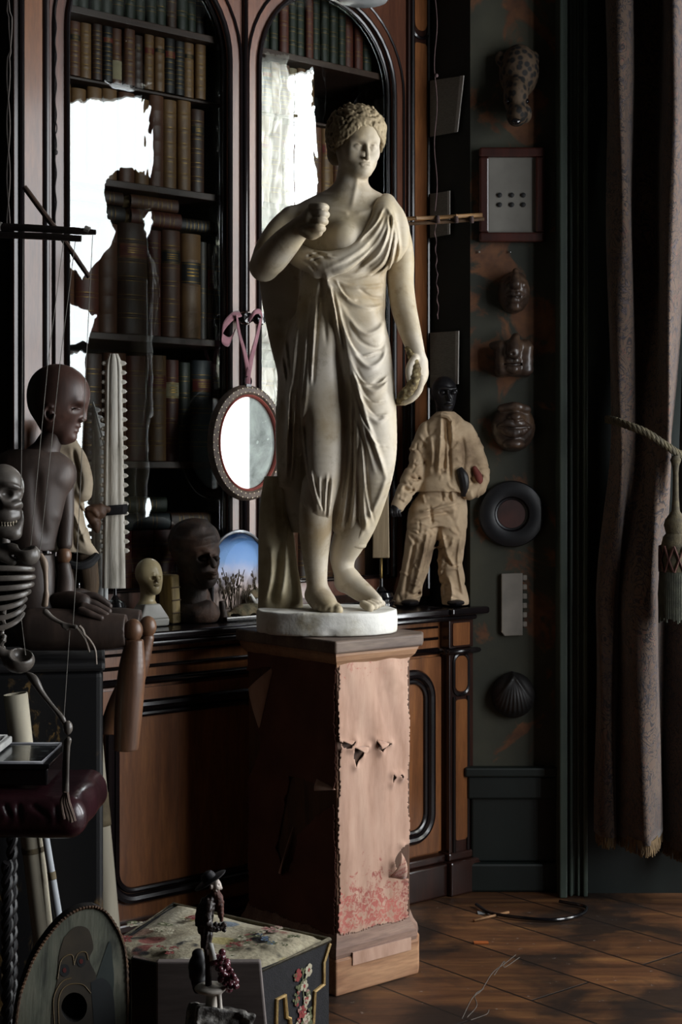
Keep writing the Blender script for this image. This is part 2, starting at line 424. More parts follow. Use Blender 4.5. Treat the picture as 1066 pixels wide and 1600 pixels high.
# dark return between bookcase and mask wall, then the mask wall
EY = 4.80; EX0, EX1 = (735 - 533) / F * EY, (870 - 533) / F * EY
A = BC(.045, .44, 0); m = MB()
q = [A, np.array([EX0, EY, 0]), np.array([EX0 + .03, EY + .03, 0]), A + np.array([.04, .03, 0])]
m.hexa(q, [p + np.array([0, 0, 3.5]) for p in q]); struct(m.build('wall_return', WALLD, smooth=False))
m = MB().box(EX0, XR + .1, EY, EY + .06, 0, 3.5); struct(m.build('wall_end', MASKW, smooth=False))
# panelled dado below the mask wall
zd = 1.3 - (1196 - 740) / F * EY
m = MB().box(EX0 + .002, EX1, EY - .015, EY, .09, zd - .03); m.box(EX0 - .02, EX1, EY - .04, EY, zd - .03, zd); m.box(EX0 - .01, EX1, EY - .028, EY, zd - .1, zd - .03); struct(bevel(m.build('trim_dado', GREEN, smooth=False), .006))
m = MB().box(EX0 - .02, XR, EY - .035, EY, 0, .09); struct(bevel(m.build('baseboard_end', GREEN, smooth=False), .008))
# green window casing with vertical mouldings
m = MB(); X = lambda p, Y=4.74: (p - 533) / F * Y
m.box(X(872), X(884), 4.70, EY, 0, 3.5); m.box(X(884), X(917), 4.735, EY, 0, 3.5); m.box(X(889), X(894), 4.72, EY, 0, 3.5); m.box(X(901), X(905), 4.722, EY, 0, 3.5); m.box(X(910), X(917), 4.715, EY, 0, 3.5)
struct(bevel(m.build('trim_window', GREENL, smooth=False), .005))
m = MB().box(X(917), XR, 4.76, EY, 0, 3.5); struct(m.build('trim_reveal', GREEN, smooth=False))
# window wall on the right (outside the frame, first two windows seen in the glass)
W1, W2, W_FILL = (2.35, 3.385, .55, 3.17), (3.72, 4.35, .55, 3.26), (1.82, 2.26, .55, 2.9)  # last window is added, unseen, to throw fill light on the foreground
m = MB().box(XR, XR + .1, -1.6, W_FILL[0], 0, 3.5).box(XR, XR + .1, W_FILL[0], W_FILL[1], 0, W_FILL[2]).box(XR, XR + .1, W_FILL[0], W_FILL[1], W_FILL[3], 3.5).box(XR, XR + .1, W_FILL[1], W1[0], 0, 3.5).box(XR, XR + .1, W1[0], W1[1], 0, W1[2]).box(XR, XR + .1, W1[0], W1[1], W1[3], 3.5)
m.box(XR, XR + .1, W1[1], W2[0], 0, 3.5).box(XR, XR + .1, W2[0], W2[1], 0, W2[2]).box(XR, XR + .1, W2[0], W2[1], W2[3], 3.5).box(XR, XR + .1, W2[1], 7, 0, 3.5)
struct(m.build('wall_right', WALLD, smooth=False))
WFR = M('window_paint', '2c322c', '3a4038', 5, .5)
for i, w in enumerate((W1, W2, W_FILL)):
    m = MB(); f = .035
    m.box(XR + .02, XR + .07, w[0], w[0] + f, w[2], w[3]).box(XR + .02, XR + .07, w[1] - f, w[1], w[2], w[3]).box(XR + .02, XR + .07, w[0], w[1], w[2], w[2] + f).box(XR + .02, XR + .07, w[0], w[1], w[3] - f, w[3])
    m.box(XR + .015, XR + .07, w[0], w[1], 1.89, 1.94)
    o = struct(m.build('window_%d' % (i + 1), WFR, smooth=False))
    bpy.context.view_layer.update()
    L = bpy.data.lights.new('daylight', 'AREA'); L.shape = 'RECTANGLE'; L.size = w[1] - w[0]; L.size_y = w[3] - w[2]
    L.color = (.94, .97, 1.0); L.energy = LP[i] * (w[1] - w[0]) * (w[3] - w[2])
    lo = bpy.data.objects.new('daylight_window', L); C.objects.link(lo); lo.location = (XR + .09, (w[0] + w[1]) / 2, (w[2] + w[3]) / 2); lo.rotation_euler = (R(90), 0, R(90))  # third lamp is added foreground fill behind the made-up window
wd = bpy.data.worlds.new('sky'); bpy.context.scene.world = wd; wd.use_nodes = True
wd.node_tree.nodes['Background'].inputs[0].default_value = (.6, .75, .9, 1); wd.node_tree.nodes['Background'].inputs[1].default_value = .02
cam = bpy.data.cameras.new('camera'); co_ = bpy.data.objects.new('camera', cam); C.objects.link(co_); co_.location = (0, 0, 1.3); co_.rotation_euler = (R(90), 0, 0)
cam.sensor_width = 36; cam.lens = F * 36 / 1600; cam.shift_y = -60 / 1600; cam.clip_start = .05
sc = bpy.context.scene; sc.camera = co_
sc.view_settings.view_transform = 'Standard'; sc.view_settings.look = 'None'; sc.view_settings.gamma = 1; sc.view_settings.use_curve_mapping = False; sc.view_settings.exposure = EXPO
# ---------- bookcase ----------
case = empty('bookcase', (OX, OY, 0), 'tall satinwood and ebony bookcase with arched glazed doors along the back wall', 'bookcase', rz=TH)
SL, SR = -1.47, .02
FY = -.20
def arch_loop(s0, s1, z0, zs, n=20):
    c, r = (s0 + s1) / 2, (s1 - s0) / 2
    return [(s0, z0), (s1, z0)] + [(c + r * cos(pi * i / n), zs + r * sin(pi * i / n)) for i in range(n + 1)]
def rrect(s0, s1, z0, z1, r, n=6):
    out = []
    for cx, cz, a0 in ((s1 - r, z1 - r, 0), (s0 + r, z1 - r, 90), (s0 + r, z0 + r, 180), (s1 - r, z0 + r, 270)):
        out += [(cx + r * cos(R(a0 + 90 * i / n)), cz + r * sin(R(a0 + 90 * i / n))) for i in range(n + 1)]
    return out
# carcass: back, sides, top, floor of the case
m = MB().box(SL, SR, .36, .40, .0, 3.1).box(SL, SL + .025, .0, .38, .9, 3.1).box(SR - .025, SR, .0, .38, .9, 3.1).box(SL, SR, .0, .38, 3.06, 3.1).box(-.735, -.695, .03, .36, .9, 3.06)
m.box(SL, SR, .0, .38, .90, .925)
m.build('carcass', INNER, case, smooth=False)
# base: plinth, box, frieze
m = MB().box(SL, SR, FY + .03, .38, .10, .85); bevel(m.build('base_cabinet', BURL, case, smooth=False), .002)
m = MB().box(SL - .02, SR + .03, FY - .015, .36, 0, .10).box(SL - .02, SR + .02, FY, .36, .10, .125); m.box(-.10, SR + .035, FY - .035, .2, 0, .105).box(-.095, SR + .03, FY - .02, .2, .105, .13)
bevel(m.build('plinth', ROSE, case, smooth=False), .006)
m = MB().box(SL - .03, SR + .03, FY - .03, .0, .862, .885).box(SL - .02, SR + .02, FY - .02, .36, .845, .862).box(SL - .03, SR + .03, .0, .38, .862, .905).box(-.105, SR + .045, FY - .045, 0, .863, .886)
bevel(m.build('ledge', EBON, case, smooth=False), .007, 3)
# ebonised frieze mouldings (run along the front)
m = MB()
for z, r in ((.825, .004), (.79, .005), (.752, .010)):
    m.tube([(SL - .01, FY + .03 - .002, z), (-.10, FY + .03 - .002, z)], r, 8)
m.box(SL, -.10, FY + .024, FY + .03, .742, .762)
m.box(-.098, SR + .03, FY - .02, FY + .03, .742, .758); m.tube([(-.1, FY - .02, .75), (SR + .03, FY - .02, .75)], .009, 8)
m.build('frieze_moulding', EBON, case)
# right-hand lower pilaster with inset strips
for (a, b) in ((-.088, .018), (SL, SL + .1)):
    m = MB().box(a, b, FY - .012, FY + .03, .125, .742).box(a, b, FY - .012, FY + .03, .76, .845); bevel(m.build('pilaster', ROSE, case, smooth=False), .003)
    c = (a + b) / 2 - .004; w = .026
    m = MB().prism([(x, z) for x, z in rrect(c - w, c + w, .165, .60, .012)], FY - .016, FY - .011).prism([(x, z) for x, z in rrect(c - w, c + w, .625, .735, .022)], FY - .016, FY - .011)
    m.prism(rrect(c - .036, c + .036, .768, .838, .004), FY - .016, FY - .011); m.build('inlaid_strip', BURL, case, smooth=False)
    m = MB().tube([(x, FY - .014, z) for x, z in rrect(c - w - .005, c + w + .005, .615, .742, .026)], .006, 6, True)
    m.tube([(c - w - .004, FY - .014, .13), (c - w - .004, FY - .014, .61)], .006, 6).tube([(c + w + .004, FY - .014, .13), (c + w + .004, FY - .014, .61)], .006, 6); m.build('pilaster_moulding', EBON, case)
# lower doors with rounded ebony panel moulding
for (a, b) in ((-1.36, -.735), (-.705, -.10)):
    d = MB().prism(rrect(a, b, .135, .735, .004), FY + .012, FY + .031); dd = d.build('cabinet_door', BURL, case, smooth=False)
    q = rrect(a + .07, b - .045, .185, .69, .075, 8)
    m = MB().tube([(x, FY + .010, z) for x, z in q], .015, 10, True); q2 = rrect(a + .093, b - .068, .208, .667, .055, 8); m.tube([(x, FY + .010, z) for x, z in q2], .008, 8, True); m.build('panel_moulding', EBON, dd)
# upper doors
ZSP = 2.50
gm = None
def mk_glass():
    t = NT('old_wavy_glass'); n = t.n; fr = t.node('ShaderNodeFresnel'); fr.inputs['IOR'].default_value = 1.5
    tr = t.node('ShaderNodeBsdfTransparent'); gl = t.node('ShaderNodeBsdfGlossy'); gl.inputs['Roughness'].default_value = .015; gl.inputs['Color'].default_value = (.95, 1, 1, 1)
    tr.inputs['Color'].default_value = (.93, .96, .94, 1)
    co = t.coord((1, 1, .6)); h = t.noise(co, 7, 3, .5, .3); bp = t.node('ShaderNodeBump'); bp.inputs['Strength'].default_value = .02; bp.inputs['Distance'].default_value = .05
    t.l.new(h, bp.inputs['Height']); t.l.new(bp.outputs[0], gl.inputs['Normal'])
    mx = t.node('ShaderNodeMixShader'); fac = t.math('MULTIPLY', fr.outputs[0], 2.7); t.l.new(fac, mx.inputs[0]); t.l.new(tr.outputs[0], mx.inputs[1]); t.l.new(gl.outputs[0], mx.inputs[2])
    t.l.new(mx.outputs[0], t.out.inputs['Surface']); return t.m
GLASS = mk_glass()
GLW = [(-1.303, -.770), (-.661, -.128)]
for i, (a, b) in enumerate(GLW):
    o0, o1 = (SL + .11 if i == 0 else -.713), (-.717 if i == 0 else -.075)
    L = arch_loop(a, b, .975, ZSP, 24); c = (a + b) / 2; r = (b - a) / 2; zt = 3.03
    O = [(o0, .90), (o1, .90)]
    for k in range(25):
        an = pi * k / 24; x, z = cos(an), sin(an)
        sc_ = min((o1 - c) / abs(x) if abs(x) > 1e-6 else 9, (zt - ZSP) / z if z > 1e-6 else 9) if abs(x) > 1e-6 or z > 1e-6 else 1
        if k in (0, 24): O.append((o1 if k == 0 else o0, ZSP))
        else: O.append((max(o0, min(o1, c + x * sc_)), ZSP + z * sc_))
    n = len(L); m = MB(); vs = [(x, 0, z) for x, z in L] + [(x, 0, z) for x, z in O] + [(x, .03, z) for x, z in L] + [(x, .03, z) for x, z in O]
    fs = []
    for k in range(n):
        j = (k + 1) % n; fs += [(k, j, n + j, n + k), (2 * n + k, 3 * n + k, 3 * n + j, 2 * n + j), (k, 2 * n + k, 2 * n + j, j), (n + k, n + j, 3 * n + j, 3 * n + k)]
    m.add(vs, fs); door = m.build('glazed_door', STILE, case, smooth=False)
    m = MB().tube([(x, -.003, z) for x, z in arch_loop(a - .002, b + .002, .973, ZSP, 24)], .0075, 8, True)
    m.tube([(x, .02, z) for x, z in arch_loop(a + .004, b - .004, .979, ZSP, 24)], .008, 8, True)
    q = arch_loop(a - .042, b + .042, 1, ZSP, 24)[2:]; m.tube([(x, -.002, z) for x, z in [(b + .042, .93)] + q + [(a - .042, .93)]], .0045, 6)
    m.build('door_moulding', EBON, door)
    m = MB().add([(x, .018, z) for x, z in arch_loop(a - .008, b + .008, .967, ZSP, 24)], [tuple(range(27))]); m.build('glass_pane', GLASS, door, smooth=False)
    kx = -.742 if i == 0 else -.692
    m = MB().lathe([(.008, 0), (.007, .022), (.013, .026), (.02, .036), (.021, .046), (.016, .056), (.0, .06)], 16, (kx, -.0, 1.750 if i == 0 else 1.752), M=Matrix.Rotation(R(90), 3, 'X')); m.build('knob', BLACK, door)
# meeting bead, upper pilasters, cornice
m = MB().tube([(-.715, -.004, .905), (-.715, -.004, 3.03)], .009, 8); m.build('meeting_bead', EBON, case)
for a, b in ((-.074, .02), (SL, SL + .108)):
    m = MB().box(a, b, -.012, .03, .905, 3.05); bevel(m.build('upper_pilaster', ROSE, case, smooth=False), .003)
    c = (a + b) / 2 + .002; w = .026
    zj = 2.70
    m = MB().prism(rrect(c - w, c + w, .96, zj - .02, .01), -.017, -.01).prism(rrect(c - w, c + w, zj + .02, 3.03, .024), -.017, -.01); m.build('inlaid_strip', BURL, case, smooth=False)
    m = MB()
    for x in (c - w - .008, c + w + .008): m.tube([(x, -.014, .93), (x, -.014, 3.04)], .0075, 8)
    m.tube([(c + (w + .006) * cos(R(180 + 18 * k)), -.016, zj + .018 + .022 * sin(R(180 + 18 * k))) for k in range(11)], .006, 6); m.build('pilaster_moulding', EBON, case)
m = MB().box(SL - .03, SR + .03, -.03, .38, 3.04, 3.12); bevel(m.build('cornice', ROSE, case, smooth=False), .01)
SHZ = {'a': 2.575, 'b': 2.392, 'c': 2.115, 'd': 1.690, 'e': 1.335}
for bay, (a, b) in enumerate(((SL + .02, -.735), (-.695, SR - .02))):
    for k, z in SHZ.items():
        th = .008 if k == 'b' else .02
        m = MB().box(a, b, .045 if k != 'b' else .08, .36, z - th, z); bevel(m.build('shelf', SHELFW, case, smooth=False), .002)

# ---------- books ----------
PAL = {'dark brown': ('2a1a11', '442c20'), 'brown': ('46291d', '64412b'), 'tan': ('5a3f26', '7d5e3a'), 'black': ('0f0d0d', '1c1817'), 'dark green': ('141c14', '222c1e'),
       'red-brown': ('442016', '633024'), 'maroon': ('3d1517', '5a2426'), 'grey': ('35302c', '4c463e'), 'blue-grey': ('1c2328', '2e363a'), 'cream': ('7a6e56', '96886a')}
def lm(c): return M('leather_' + c.replace(' ', '_').replace('-', '_'), PAL[c][0], PAL[c][1], 9, .48, bump=.25, bscale=60, bdist=.002)
LBL = M('red_title_label', '4a1512', '6a2420', 30, .5); LBLD = M('dark_title_label', '12100e', '1e1a16', 30, .5); PAPL = M('paper_label', '8e8468', 'a89e80', 25, .85)
def mk_book(w, h, d, col, label=None, bands=4, gilt=True, paper=False):
    """a book standing with its spine to -y, base at z=0; returns (spine mesh, children builders)"""
    n = 10; prof = []
    for i in range(n + 1):
        a = pi * i / n; prof.append((-w / 2 * cos(a), -.30 * w * sin(a) * .8))
    m = MB(); t = .003; rows = []
    zs = [0, .004] ; band = [h * (j + 1) / (bands + 1) for j in range(bands)] if bands else []
    gz = [bz + dz for bz in band for dz in (-.0066, .0066)] if gilt else []
    for bz in band: zs += [bz - .004, bz - .002, bz + .002, bz + .004]
    for q in gz: zs += [q - .0007, q + .0007]
    zs = sorted(zs + [h - .004, h])
    for z in zs:
        g = 1.0
        if any(abs(z - bz) < .0025 for bz in band): g = 1.06
        if z in (0, h): g = .93
        rows.append([(x, y * g - (.0 if g < 1.1 else .0012), z) for x, y in prof])
    for ra_, rb_, za, zb_ in zip(rows[:-1], rows[1:], zs[:-1], zs[1:]): m.cur = 1 if any(abs((za + zb_) / 2 - q) < .0004 for q in gz) else 0; m.grid([ra_, rb_])
    m.cur = 0
    m.box(-w / 2, -w / 2 + t, 0, d, 0, h).box(w / 2 - t, w / 2, 0, d, 0, h).box(-w / 2, w / 2, 0, .004, 0, h)
    ch = []
    p = MB().box(-w / 2 + t, w / 2 - t, .004, d - .004, .004, h - .004); ch.append(('page_block', p, PAGES))
    if label and bands > 1:
        z0, z1 = band[-2] + .007, band[-1] - .007
        if z1 - z0 < .01: z0, z1 = h * .6, h * .75
        g = MB(); lz = [0, .07, .10, .34, .40, .50, .55, .66, .71, .90, .93, 1]; pr = prof[1:-1]
        for i_, (a_, b_) in enumerate(zip(lz[:-1], lz[1:])):
            for j_ in range(len(pr) - 1): g.cur = 1 if (i_ in (1, 9) or (i_ in (3, 5, 7) and 2 <= j_ < len(pr) - 3)) else 0; g.grid([[(x * 1.003, y * 1.03 - .0008, z0 + (z1 - z0) * k_) for x, y in pr[j_:j_ + 2]] for k_ in (a_, b_)])
        ch.append(('title_label', g, [label, GILT]))
    if paper:
        g = MB().grid([[(x * 1.004, y * 1.05 - .0008, z) for x, y in prof[1:-1]] for z in (.012, h * .42)]); ch.append(('paper_label', g, PAPL))
    return m, ch
def put_book(spec, s, z, y, label, group, lie=None, lean=0.0, flip=False):
    w, h, d, col = spec[:4]; kw = spec[4] if len(spec) > 4 else {}
    m, ch = mk_book(w, h, d, col, **kw)
    p = BC(s, y, z)
    o = m.build('book', [lm(col), GILT], None, smooth=True, loc=p, ang=30, clean=True)
    if lie: o.rotation_euler = Euler((0, R(90), 0)).to_matrix().to_euler(); o.matrix_world = Matrix.Translation(Vector(p)) @ Matrix.Rotation(TH, 4, 'Z') @ Matrix.Rotation(R(90), 4, 'Y') @ Matrix.Translation(Vector((-w / 2, 0, -h / 2)))
    else: o.matrix_world = Matrix.Translation(Vector(p)) @ Matrix.Rotation(TH, 4, 'Z') @ Matrix.Rotation(lean, 4, 'Y')
    for nm, mb, mt in ch: mb.build(nm, mt, o, smooth=True, ang=30, clean=True)
    tag(o, label, 'book', group); return o
ORD = ['first', 'second', 'third', 'fourth', 'fifth', 'sixth', 'seventh', 'eighth', 'ninth', 'tenth', 'eleventh', 'twelfth', 'thirteenth', 'fourteenth', 'fifteenth', 'sixteenth', 'seventeenth', 'eighteenth']
def row(s0, z, y, specs, where, group, gap=.0015):
    s = s0; n = len(specs)
    for i, sp in enumerate(specs):
        if sp is None: s += .02; continue
        put_book(sp, s + sp[0] / 2, z + .001, y + random.uniform(-.006, .006), '%s leather book, %s %s' % (sp[3], ORD[i], where), group)
        s += sp[0] + gap
rb = random.Random(11)
def mkrow(n, wr, hr, d, cols, **kw):
    out = []
    for i in range(n):
        k = dict(bands=rb.choice([4, 5]), gilt=rb.random() < .8, label=rb.choice([None, LBL, LBLD])); k.update(kw)
        out.append((rb.uniform(*wr), rb.uniform(*hr), d, rb.choice(cols), k))
    return out
# left bay rows
row(-1.30, SHZ['a'], .075, mkrow(15, (.030, .038), (.23, .26), .16, ['dark green', 'black', 'dark brown', 'dark green'], label=None, gilt=True), 'from left on the top shelf behind the left door', 'octavo books on the top left shelf')
r2 = mkrow(14, (.030, .037), (.148, .158), .12, ['dark brown', 'brown', 'tan', 'brown', 'black', 'tan']); r2[5] = (.032, .155, .12, 'brown', dict(bands=3, paper=True)); r2[11] = (.034, .155, .12, 'black', dict(bands=5, gilt=True)); r2[12] = (.034, .158, .12, 'tan', dict(bands=5, label=LBLD))
row(-1.285, SHZ['b'], .08, r2, 'from left on the small-book shelf behind the left door', 'small books on the left second shelf')
row(-1.30, SHZ['c'], .075, mkrow(9, (.046, .054), (.24, .262), .2, ['tan', 'brown', 'tan', 'brown'], label=None) + mkrow(1, (.044, .045), (.24, .25), .2, ['dark brown']), 'from left on the third shelf behind the left door', 'quarto books on the left third shelf')
# tall folios, with the flat ones on top
fol = [(.06, .305, .24, 'dark brown', dict(bands=5)), (.07, .31, .24, 'brown', dict(bands=5)), (.075, .30, .24, 'red-brown', dict(bands=5, label=LBL)), (.062, .305, .24, 'brown', dict(bands=5, gilt=False)), (.095, .312, .24, 'dark brown', dict(bands=5, label=LBL)), (.043, .30, .24, 'red-brown', dict(bands=6)), (.066, .306, .24, 'brown', dict(bands=5, label=LBLD)), (.07, .302, .24, 'tan', dict(bands=3, gilt=False, label=LBLD)), (.024, .285, .2, 'grey', dict(bands=3, label=None)), (.024, .282, .2, 'grey', dict(bands=3, label=LBL)), (.018, .28, .2, 'dark green', dict(bands=3))]
row(-1.375, SHZ['d'], .07, fol, 'from left in the folio row behind the left door', 'folios on the left fourth shelf')
zf = SHZ['d'] + .314
for i, (sx, w, h, col, lv) in enumerate(((-1.19, .045, .20, 'black', 0), (-1.19, .038, .19, 'dark brown', 1), (-.985, .045, .17, 'red-brown', 0), (-.99, .038, .16, 'brown', 1), (-.835, .036, .13, 'black', 0))):
    put_book((w, h, .17, col, dict(bands=4, gilt=True)), sx + .01, zf + (.0465 if lv else 0), .075, '%s book lying flat on the folios, %s' % (col, ('at the left, lower one', 'at the left, upper one', 'in the middle, lower one', 'in the middle, upper one', 'at the right end')[i]), 'books lying on the folios', lie=True)
# fifth shelf
r5 = [(.06, .29, .22, 'black', dict(bands=5)), (.06, .29, .22, 'dark brown', dict(bands=5)), (.06, .30, .22, 'dark brown', dict(bands=5)), (.062, .295, .22, 'dark brown', dict(bands=5)), (.072, .30, .22, 'brown', dict(bands=5, label=LBL)), (.066, .295, .22, 'red-brown', dict(bands=5, label=None)), (.064, .30, .22, 'tan', dict(bands=5, label=LBL)), (.047, .29, .22, 'red-brown', dict(bands=4, label=PAPL)), (.04, .285, .22, 'dark green', dict(bands=5)), (.075, .293, .22, 'blue-grey', dict(bands=5, label=LBL)), (.03, .285, .22, 'dark brown', dict(bands=5))]
row(-1.40, SHZ['e'], .07, r5, 'from left on the shelf below the left folios', 'folio books on the left fifth shelf')
# bottom compartment
zb = .926
r6 = [(.062, .212, .2, 'dark brown', dict(bands=4)), (.062, .212, .2, 'maroon', dict(bands=4, label=LBLD)), (.062, .212, .2, 'maroon', dict(bands=4, label=LBLD)), (.062, .212, .2, 'maroon', dict(bands=4, label=LBLD)), (.072, .212, .2, 'maroon', dict(bands=4, label=LBL)), (.072, .212, .2, 'maroon', dict(bands=4, label=LBL)), (.074, .212, .2, 'maroon', dict(bands=4, label=LBL)), (.056, .21, .2, 'maroon', dict(bands=4, label=LBL)), (.066, .21, .2, 'maroon', dict(bands=4, label=LBL)), (.04, .21, .2, 'blue-grey', dict(bands=4))]
row(-1.385, zb, .07, r6, 'from left in the bottom-shelf set with the maroon volumes', 'maroon set on the bottom shelf')
for i, (sx, w, h, col, lv) in enumerate(((-1.06, .045, .26, 'blue-grey', 0), (-1.05, .043, .22, 'dark green', 1), (-.84, .045, .17, 'dark brown', 0))):
    put_book((w, h, .17, col, dict(bands=4, gilt=True)), sx, zb + .216 + (.048 if lv else 0), .075, '%s book lying on the maroon set, %s' % (col, ('longest one with gilt lines', 'uppermost one', 'at the right end')[i]), 'books lying on the maroon set', lie=True)
# right bay
row(-.665, SHZ['a'], .075, mkrow(15, (.028, .036), (.23, .26), .16, ['dark green', 'black', 'dark green', 'red-brown'], label=None, gilt=True), 'from left on the top shelf behind the right door', 'octavo books on the top right shelf')
row(-.665, SHZ['b'], .08, mkrow(8, (.030, .037), (.148, .158), .12, ['grey', 'tan', 'cream', 'brown']), 'from left on the small-book shelf behind the right door', 'small books on the right second shelf')
row(-.665, SHZ['c'], .075, mkrow(8, (.045, .055), (.24, .262), .2, ['tan', 'brown', 'cream']), 'from left on the third shelf behind the right door', 'quarto books on the right third shelf')
row(-.665, SHZ['d'], .07, mkrow(7, (.055, .075), (.29, .32), .22, ['brown', 'dark brown', 'red-brown']), 'from left in the folio row behind the right door', 'folios on the right fourth shelf')
row(-.665, SHZ['e'], .07, mkrow(7, (.055, .075), (.28, .30), .22, ['brown', 'dark brown', 'red-brown']), 'from left on the fifth shelf behind the right door', 'folio books on the right fifth shelf')
row(-.665, zb, .07, mkrow(7, (.055, .075), (.28, .32), .22, ['brown', 'dark brown', 'maroon']), 'from left on the bottom shelf behind the right door', 'books on the right bottom shelf')
# ---------- statue ----------
SY = 4.05; SK = SY / F
def P4(px, py, d, r): return list(W(px, py, SY + d)) + [r * SK]
def PT(rows): return cr([P4(*r) for r in rows], 6)
def E(px, py, d): return W(px, py, SY + d)
def RR(*r): return [v * SK for v in r]
def LR(rows): return [[W(cx, py, SY + d)[2], W(cx, py, SY + d)[0], SY + d, rx * SK, ry * SK] for py, cx, d, rx, ry in rows]
def XZ(pts, d=-.08): return [(W(a, b, SY + d)[0], W(a, b, SY + d)[2]) for a, b in pts]
S0 = W(511, 992, SY); S0[2] = .8855
statue = empty('statue', S0, 'tall weathered plaster statue of a draped woman with raised fist, on the cloth-covered pedestal', 'statue')
def vol(x0, x1, y0, y1, d0, d1, h):
    a = W(x0, y1, SY + (d0 if x0 < 533 else d1)); b = W(x1, y0, SY + d1)
    lo = [min(W(x0, y0, SY + d)[0] for d in (d0, d1)), SY + d0, min(W(x0, y1, SY + d)[2] for d in (d0, d1))]
    hi = [max(W(x1, y0, SY + d)[0] for d in (d0, d1)), SY + d1, max(W(x0, y0, SY + d)[2] for d in (d0, d1))]
    return Vol(lo, hi, h)
v = vol(385, 680, 150, 965, -.27, .16, .0028)
# torso and shoulders
v.loft(LR([(445, 536, .01, 62, 44), (410, 537, .01, 66, 48), (370, 537, .01, 70, 50), (342, 536, .015, 76, 46), (324, 537, .02, 60, 36), (310, 541, .02, 36, 28)]), .02)
v.tube(PT([(464, 344, .03, 21), (500, 326, .025, 22), (545, 312, .02, 24), (588, 323, .025, 22), (608, 343, .03, 20)]), .02)
v.tube(PT([(554, 250, .016, 24), (550, 285, .018, 25.5), (547, 312, .02, 32)]), .02)
v.ell(E(537, 375, -.068), RR(29, 31, 28), .025); v.ell(E(590, 375, -.05), RR(26, 26, 28), .03)
v.stroke(XZ([(503, 322), (530, 326), (546, 332)]), 3.5 * SK, .004, SY, -1); v.stroke(XZ([(556, 332), (575, 326), (592, 318)]), 3.5 * SK, .003, SY, -1)
v.stroke(XZ([(561, 262), (556, 290), (549, 325)]), 4 * SK, .003, SY, -1)
# head (drawn upright, then turned and bowed)
HM = np.array(Matrix.Rotation(R(21), 3, 'Z') @ Matrix.Rotation(R(12), 3, 'X')); HC = W(559, 219, SY + .004)
def hp(x, y, z): return HC + HM @ (np.array([x, y, z]) * SK)
def he(x, y, z, rx, ry, rz, k=.006, op='u'): v.ell(hp(x, y, z), RR(rx, ry, rz), k, op, rot=Matrix([list(r_) for r_ in HM]))
def ht(rows, k=.005, op='u'): v.tube(cr([list(hp(*r_[:3])) + [r_[3] * SK] for r_ in rows], 6), k, op)
he(0, 6, 6, 34, 42, 40, .01); he(0, -13, -12, 29.5, 26, 34, .015); he(0, -22, 10, 25, 18, 20, .02)
for sx in (-1, 1): ht([(sx * 27, 2, -16, 7), (sx * 22, -10, -34, 7.5), (sx * 8, -28, -47, 8)], .02); he(sx * 16, -27, -20, 10, 9, 11, .018)
he(0, -32, -48, 8, 8, 6.5, .012); he(0, -30, -38, 13, 11, 11, .02)
ht([(0, -38.5, -2, 3.4), (0, -43.5, -14, 3.3), (0, -48, -24, 3.9), (0, -46.5, -27, 3.4)], .007)
for sx in (-1, 1):
    he(sx * 3.8, -42, -27, 2.8, 3.6, 2.3, .003)
    he(sx * 13.5, -41, -9.5, 8.5, 6.5, 5, .010, 's'); he(sx * 13, -31.5, -10.5, 7.6, 7, 5, .002); ht([(sx * 20.5, -30.5, -10, 1.2), (sx * 13, -38, -7.2, 1.5), (sx * 6.5, -36.5, -9.5, 1.2)], .002); ht([(sx * 19.5, -30.5, -12, .9), (sx * 13, -37.3, -14, 1.0), (sx * 7, -36, -11.5, .9)], .002)
    ht([(sx * 22, -30, -1, 1.6), (sx * 13, -37.5, 2.5, 2.0), (sx * 4, -39.2, .5, 2.0)], .012)
he(-3.2, -41.2, -35.5, 5.4, 3.4, 2.1, .004); he(3.2, -41.2, -35.5, 5.4, 3.4, 2.1, .004); he(0, -40.6, -40, 6.2, 3.6, 2.5, .004); ht([(-8, -38.6, -37.3, .5), (0, -43.6, -37.6, .8), (8, -38.6, -37.3, .5)], .002, 's')
# hanging arm, curled hand
v.tube(PT([(606, 343, .025, 22), (619, 370, .03, 23), (626, 405, .03, 21.5), (626, 442, .025, 21), (631, 480, .01, 20), (641, 518, -.015, 17), (650, 548, -.03, 13.5), (654, 566, -.035, 12.5)]), .015)
v.tube(PT([(654, 566, -.035, 12), (655, 585, -.04, 12.5), (650, 600, -.045, 11)]), .01, flat=((1, .6, 0), 1.25))
for i, (dx, dd, l) in enumerate(((2, -.068, 0), (1, -.052, 3), (-2, -.036, 1), (-6, -.021, -4))):
    v.tube(PT([(656 + dx, 592, dd, 6.5), (652 + dx, 609, dd - .004, 6.4), (642 + dx, 622, dd - .006, 5.8), (630 + dx - l, 629, dd - .004, 4.8)]), .003)
v.tube(PT([(648, 560, -.055, 7), (640, 576, -.07, 6), (640, 590, -.075, 5.2), (643, 601, -.072, 4.4)]), .005)
# raised arm and fist
v.tube(PT([(456, 344, .035, 22), (440, 364, .02, 25), (423, 392, -.015, 25), (413, 416, -.05, 22)]), .015)
v.tube(PT([(413, 417, -.05, 21), (425, 404, -.085, 24), (444, 382, -.12, 22.5), (463, 362, -.15, 18), (476, 350, -.17, 15.5), (486, 345, -.18, 15)]), .012)
v.ell(E(488, 342, -.185), RR(14, 15, 20), .012)
for i, (y, x) in enumerate(((324, 505), (335, 506), (346, 504), (357, 500))):
    v.tube(PT([(x - 17, y - 1, -.20, 6.2), (x - 3, y - 1.5, -.218, 5.8), (x + 3.5, y, -.204, 5.6), (x + 2, y + 1, -.18, 5.4), (x - 9, y + 2, -.165, 5)]), .0015)
v.tube(PT([(476, 362, -.19, 8), (487, 368, -.20, 7), (498, 364, -.205, 6)]), .006)
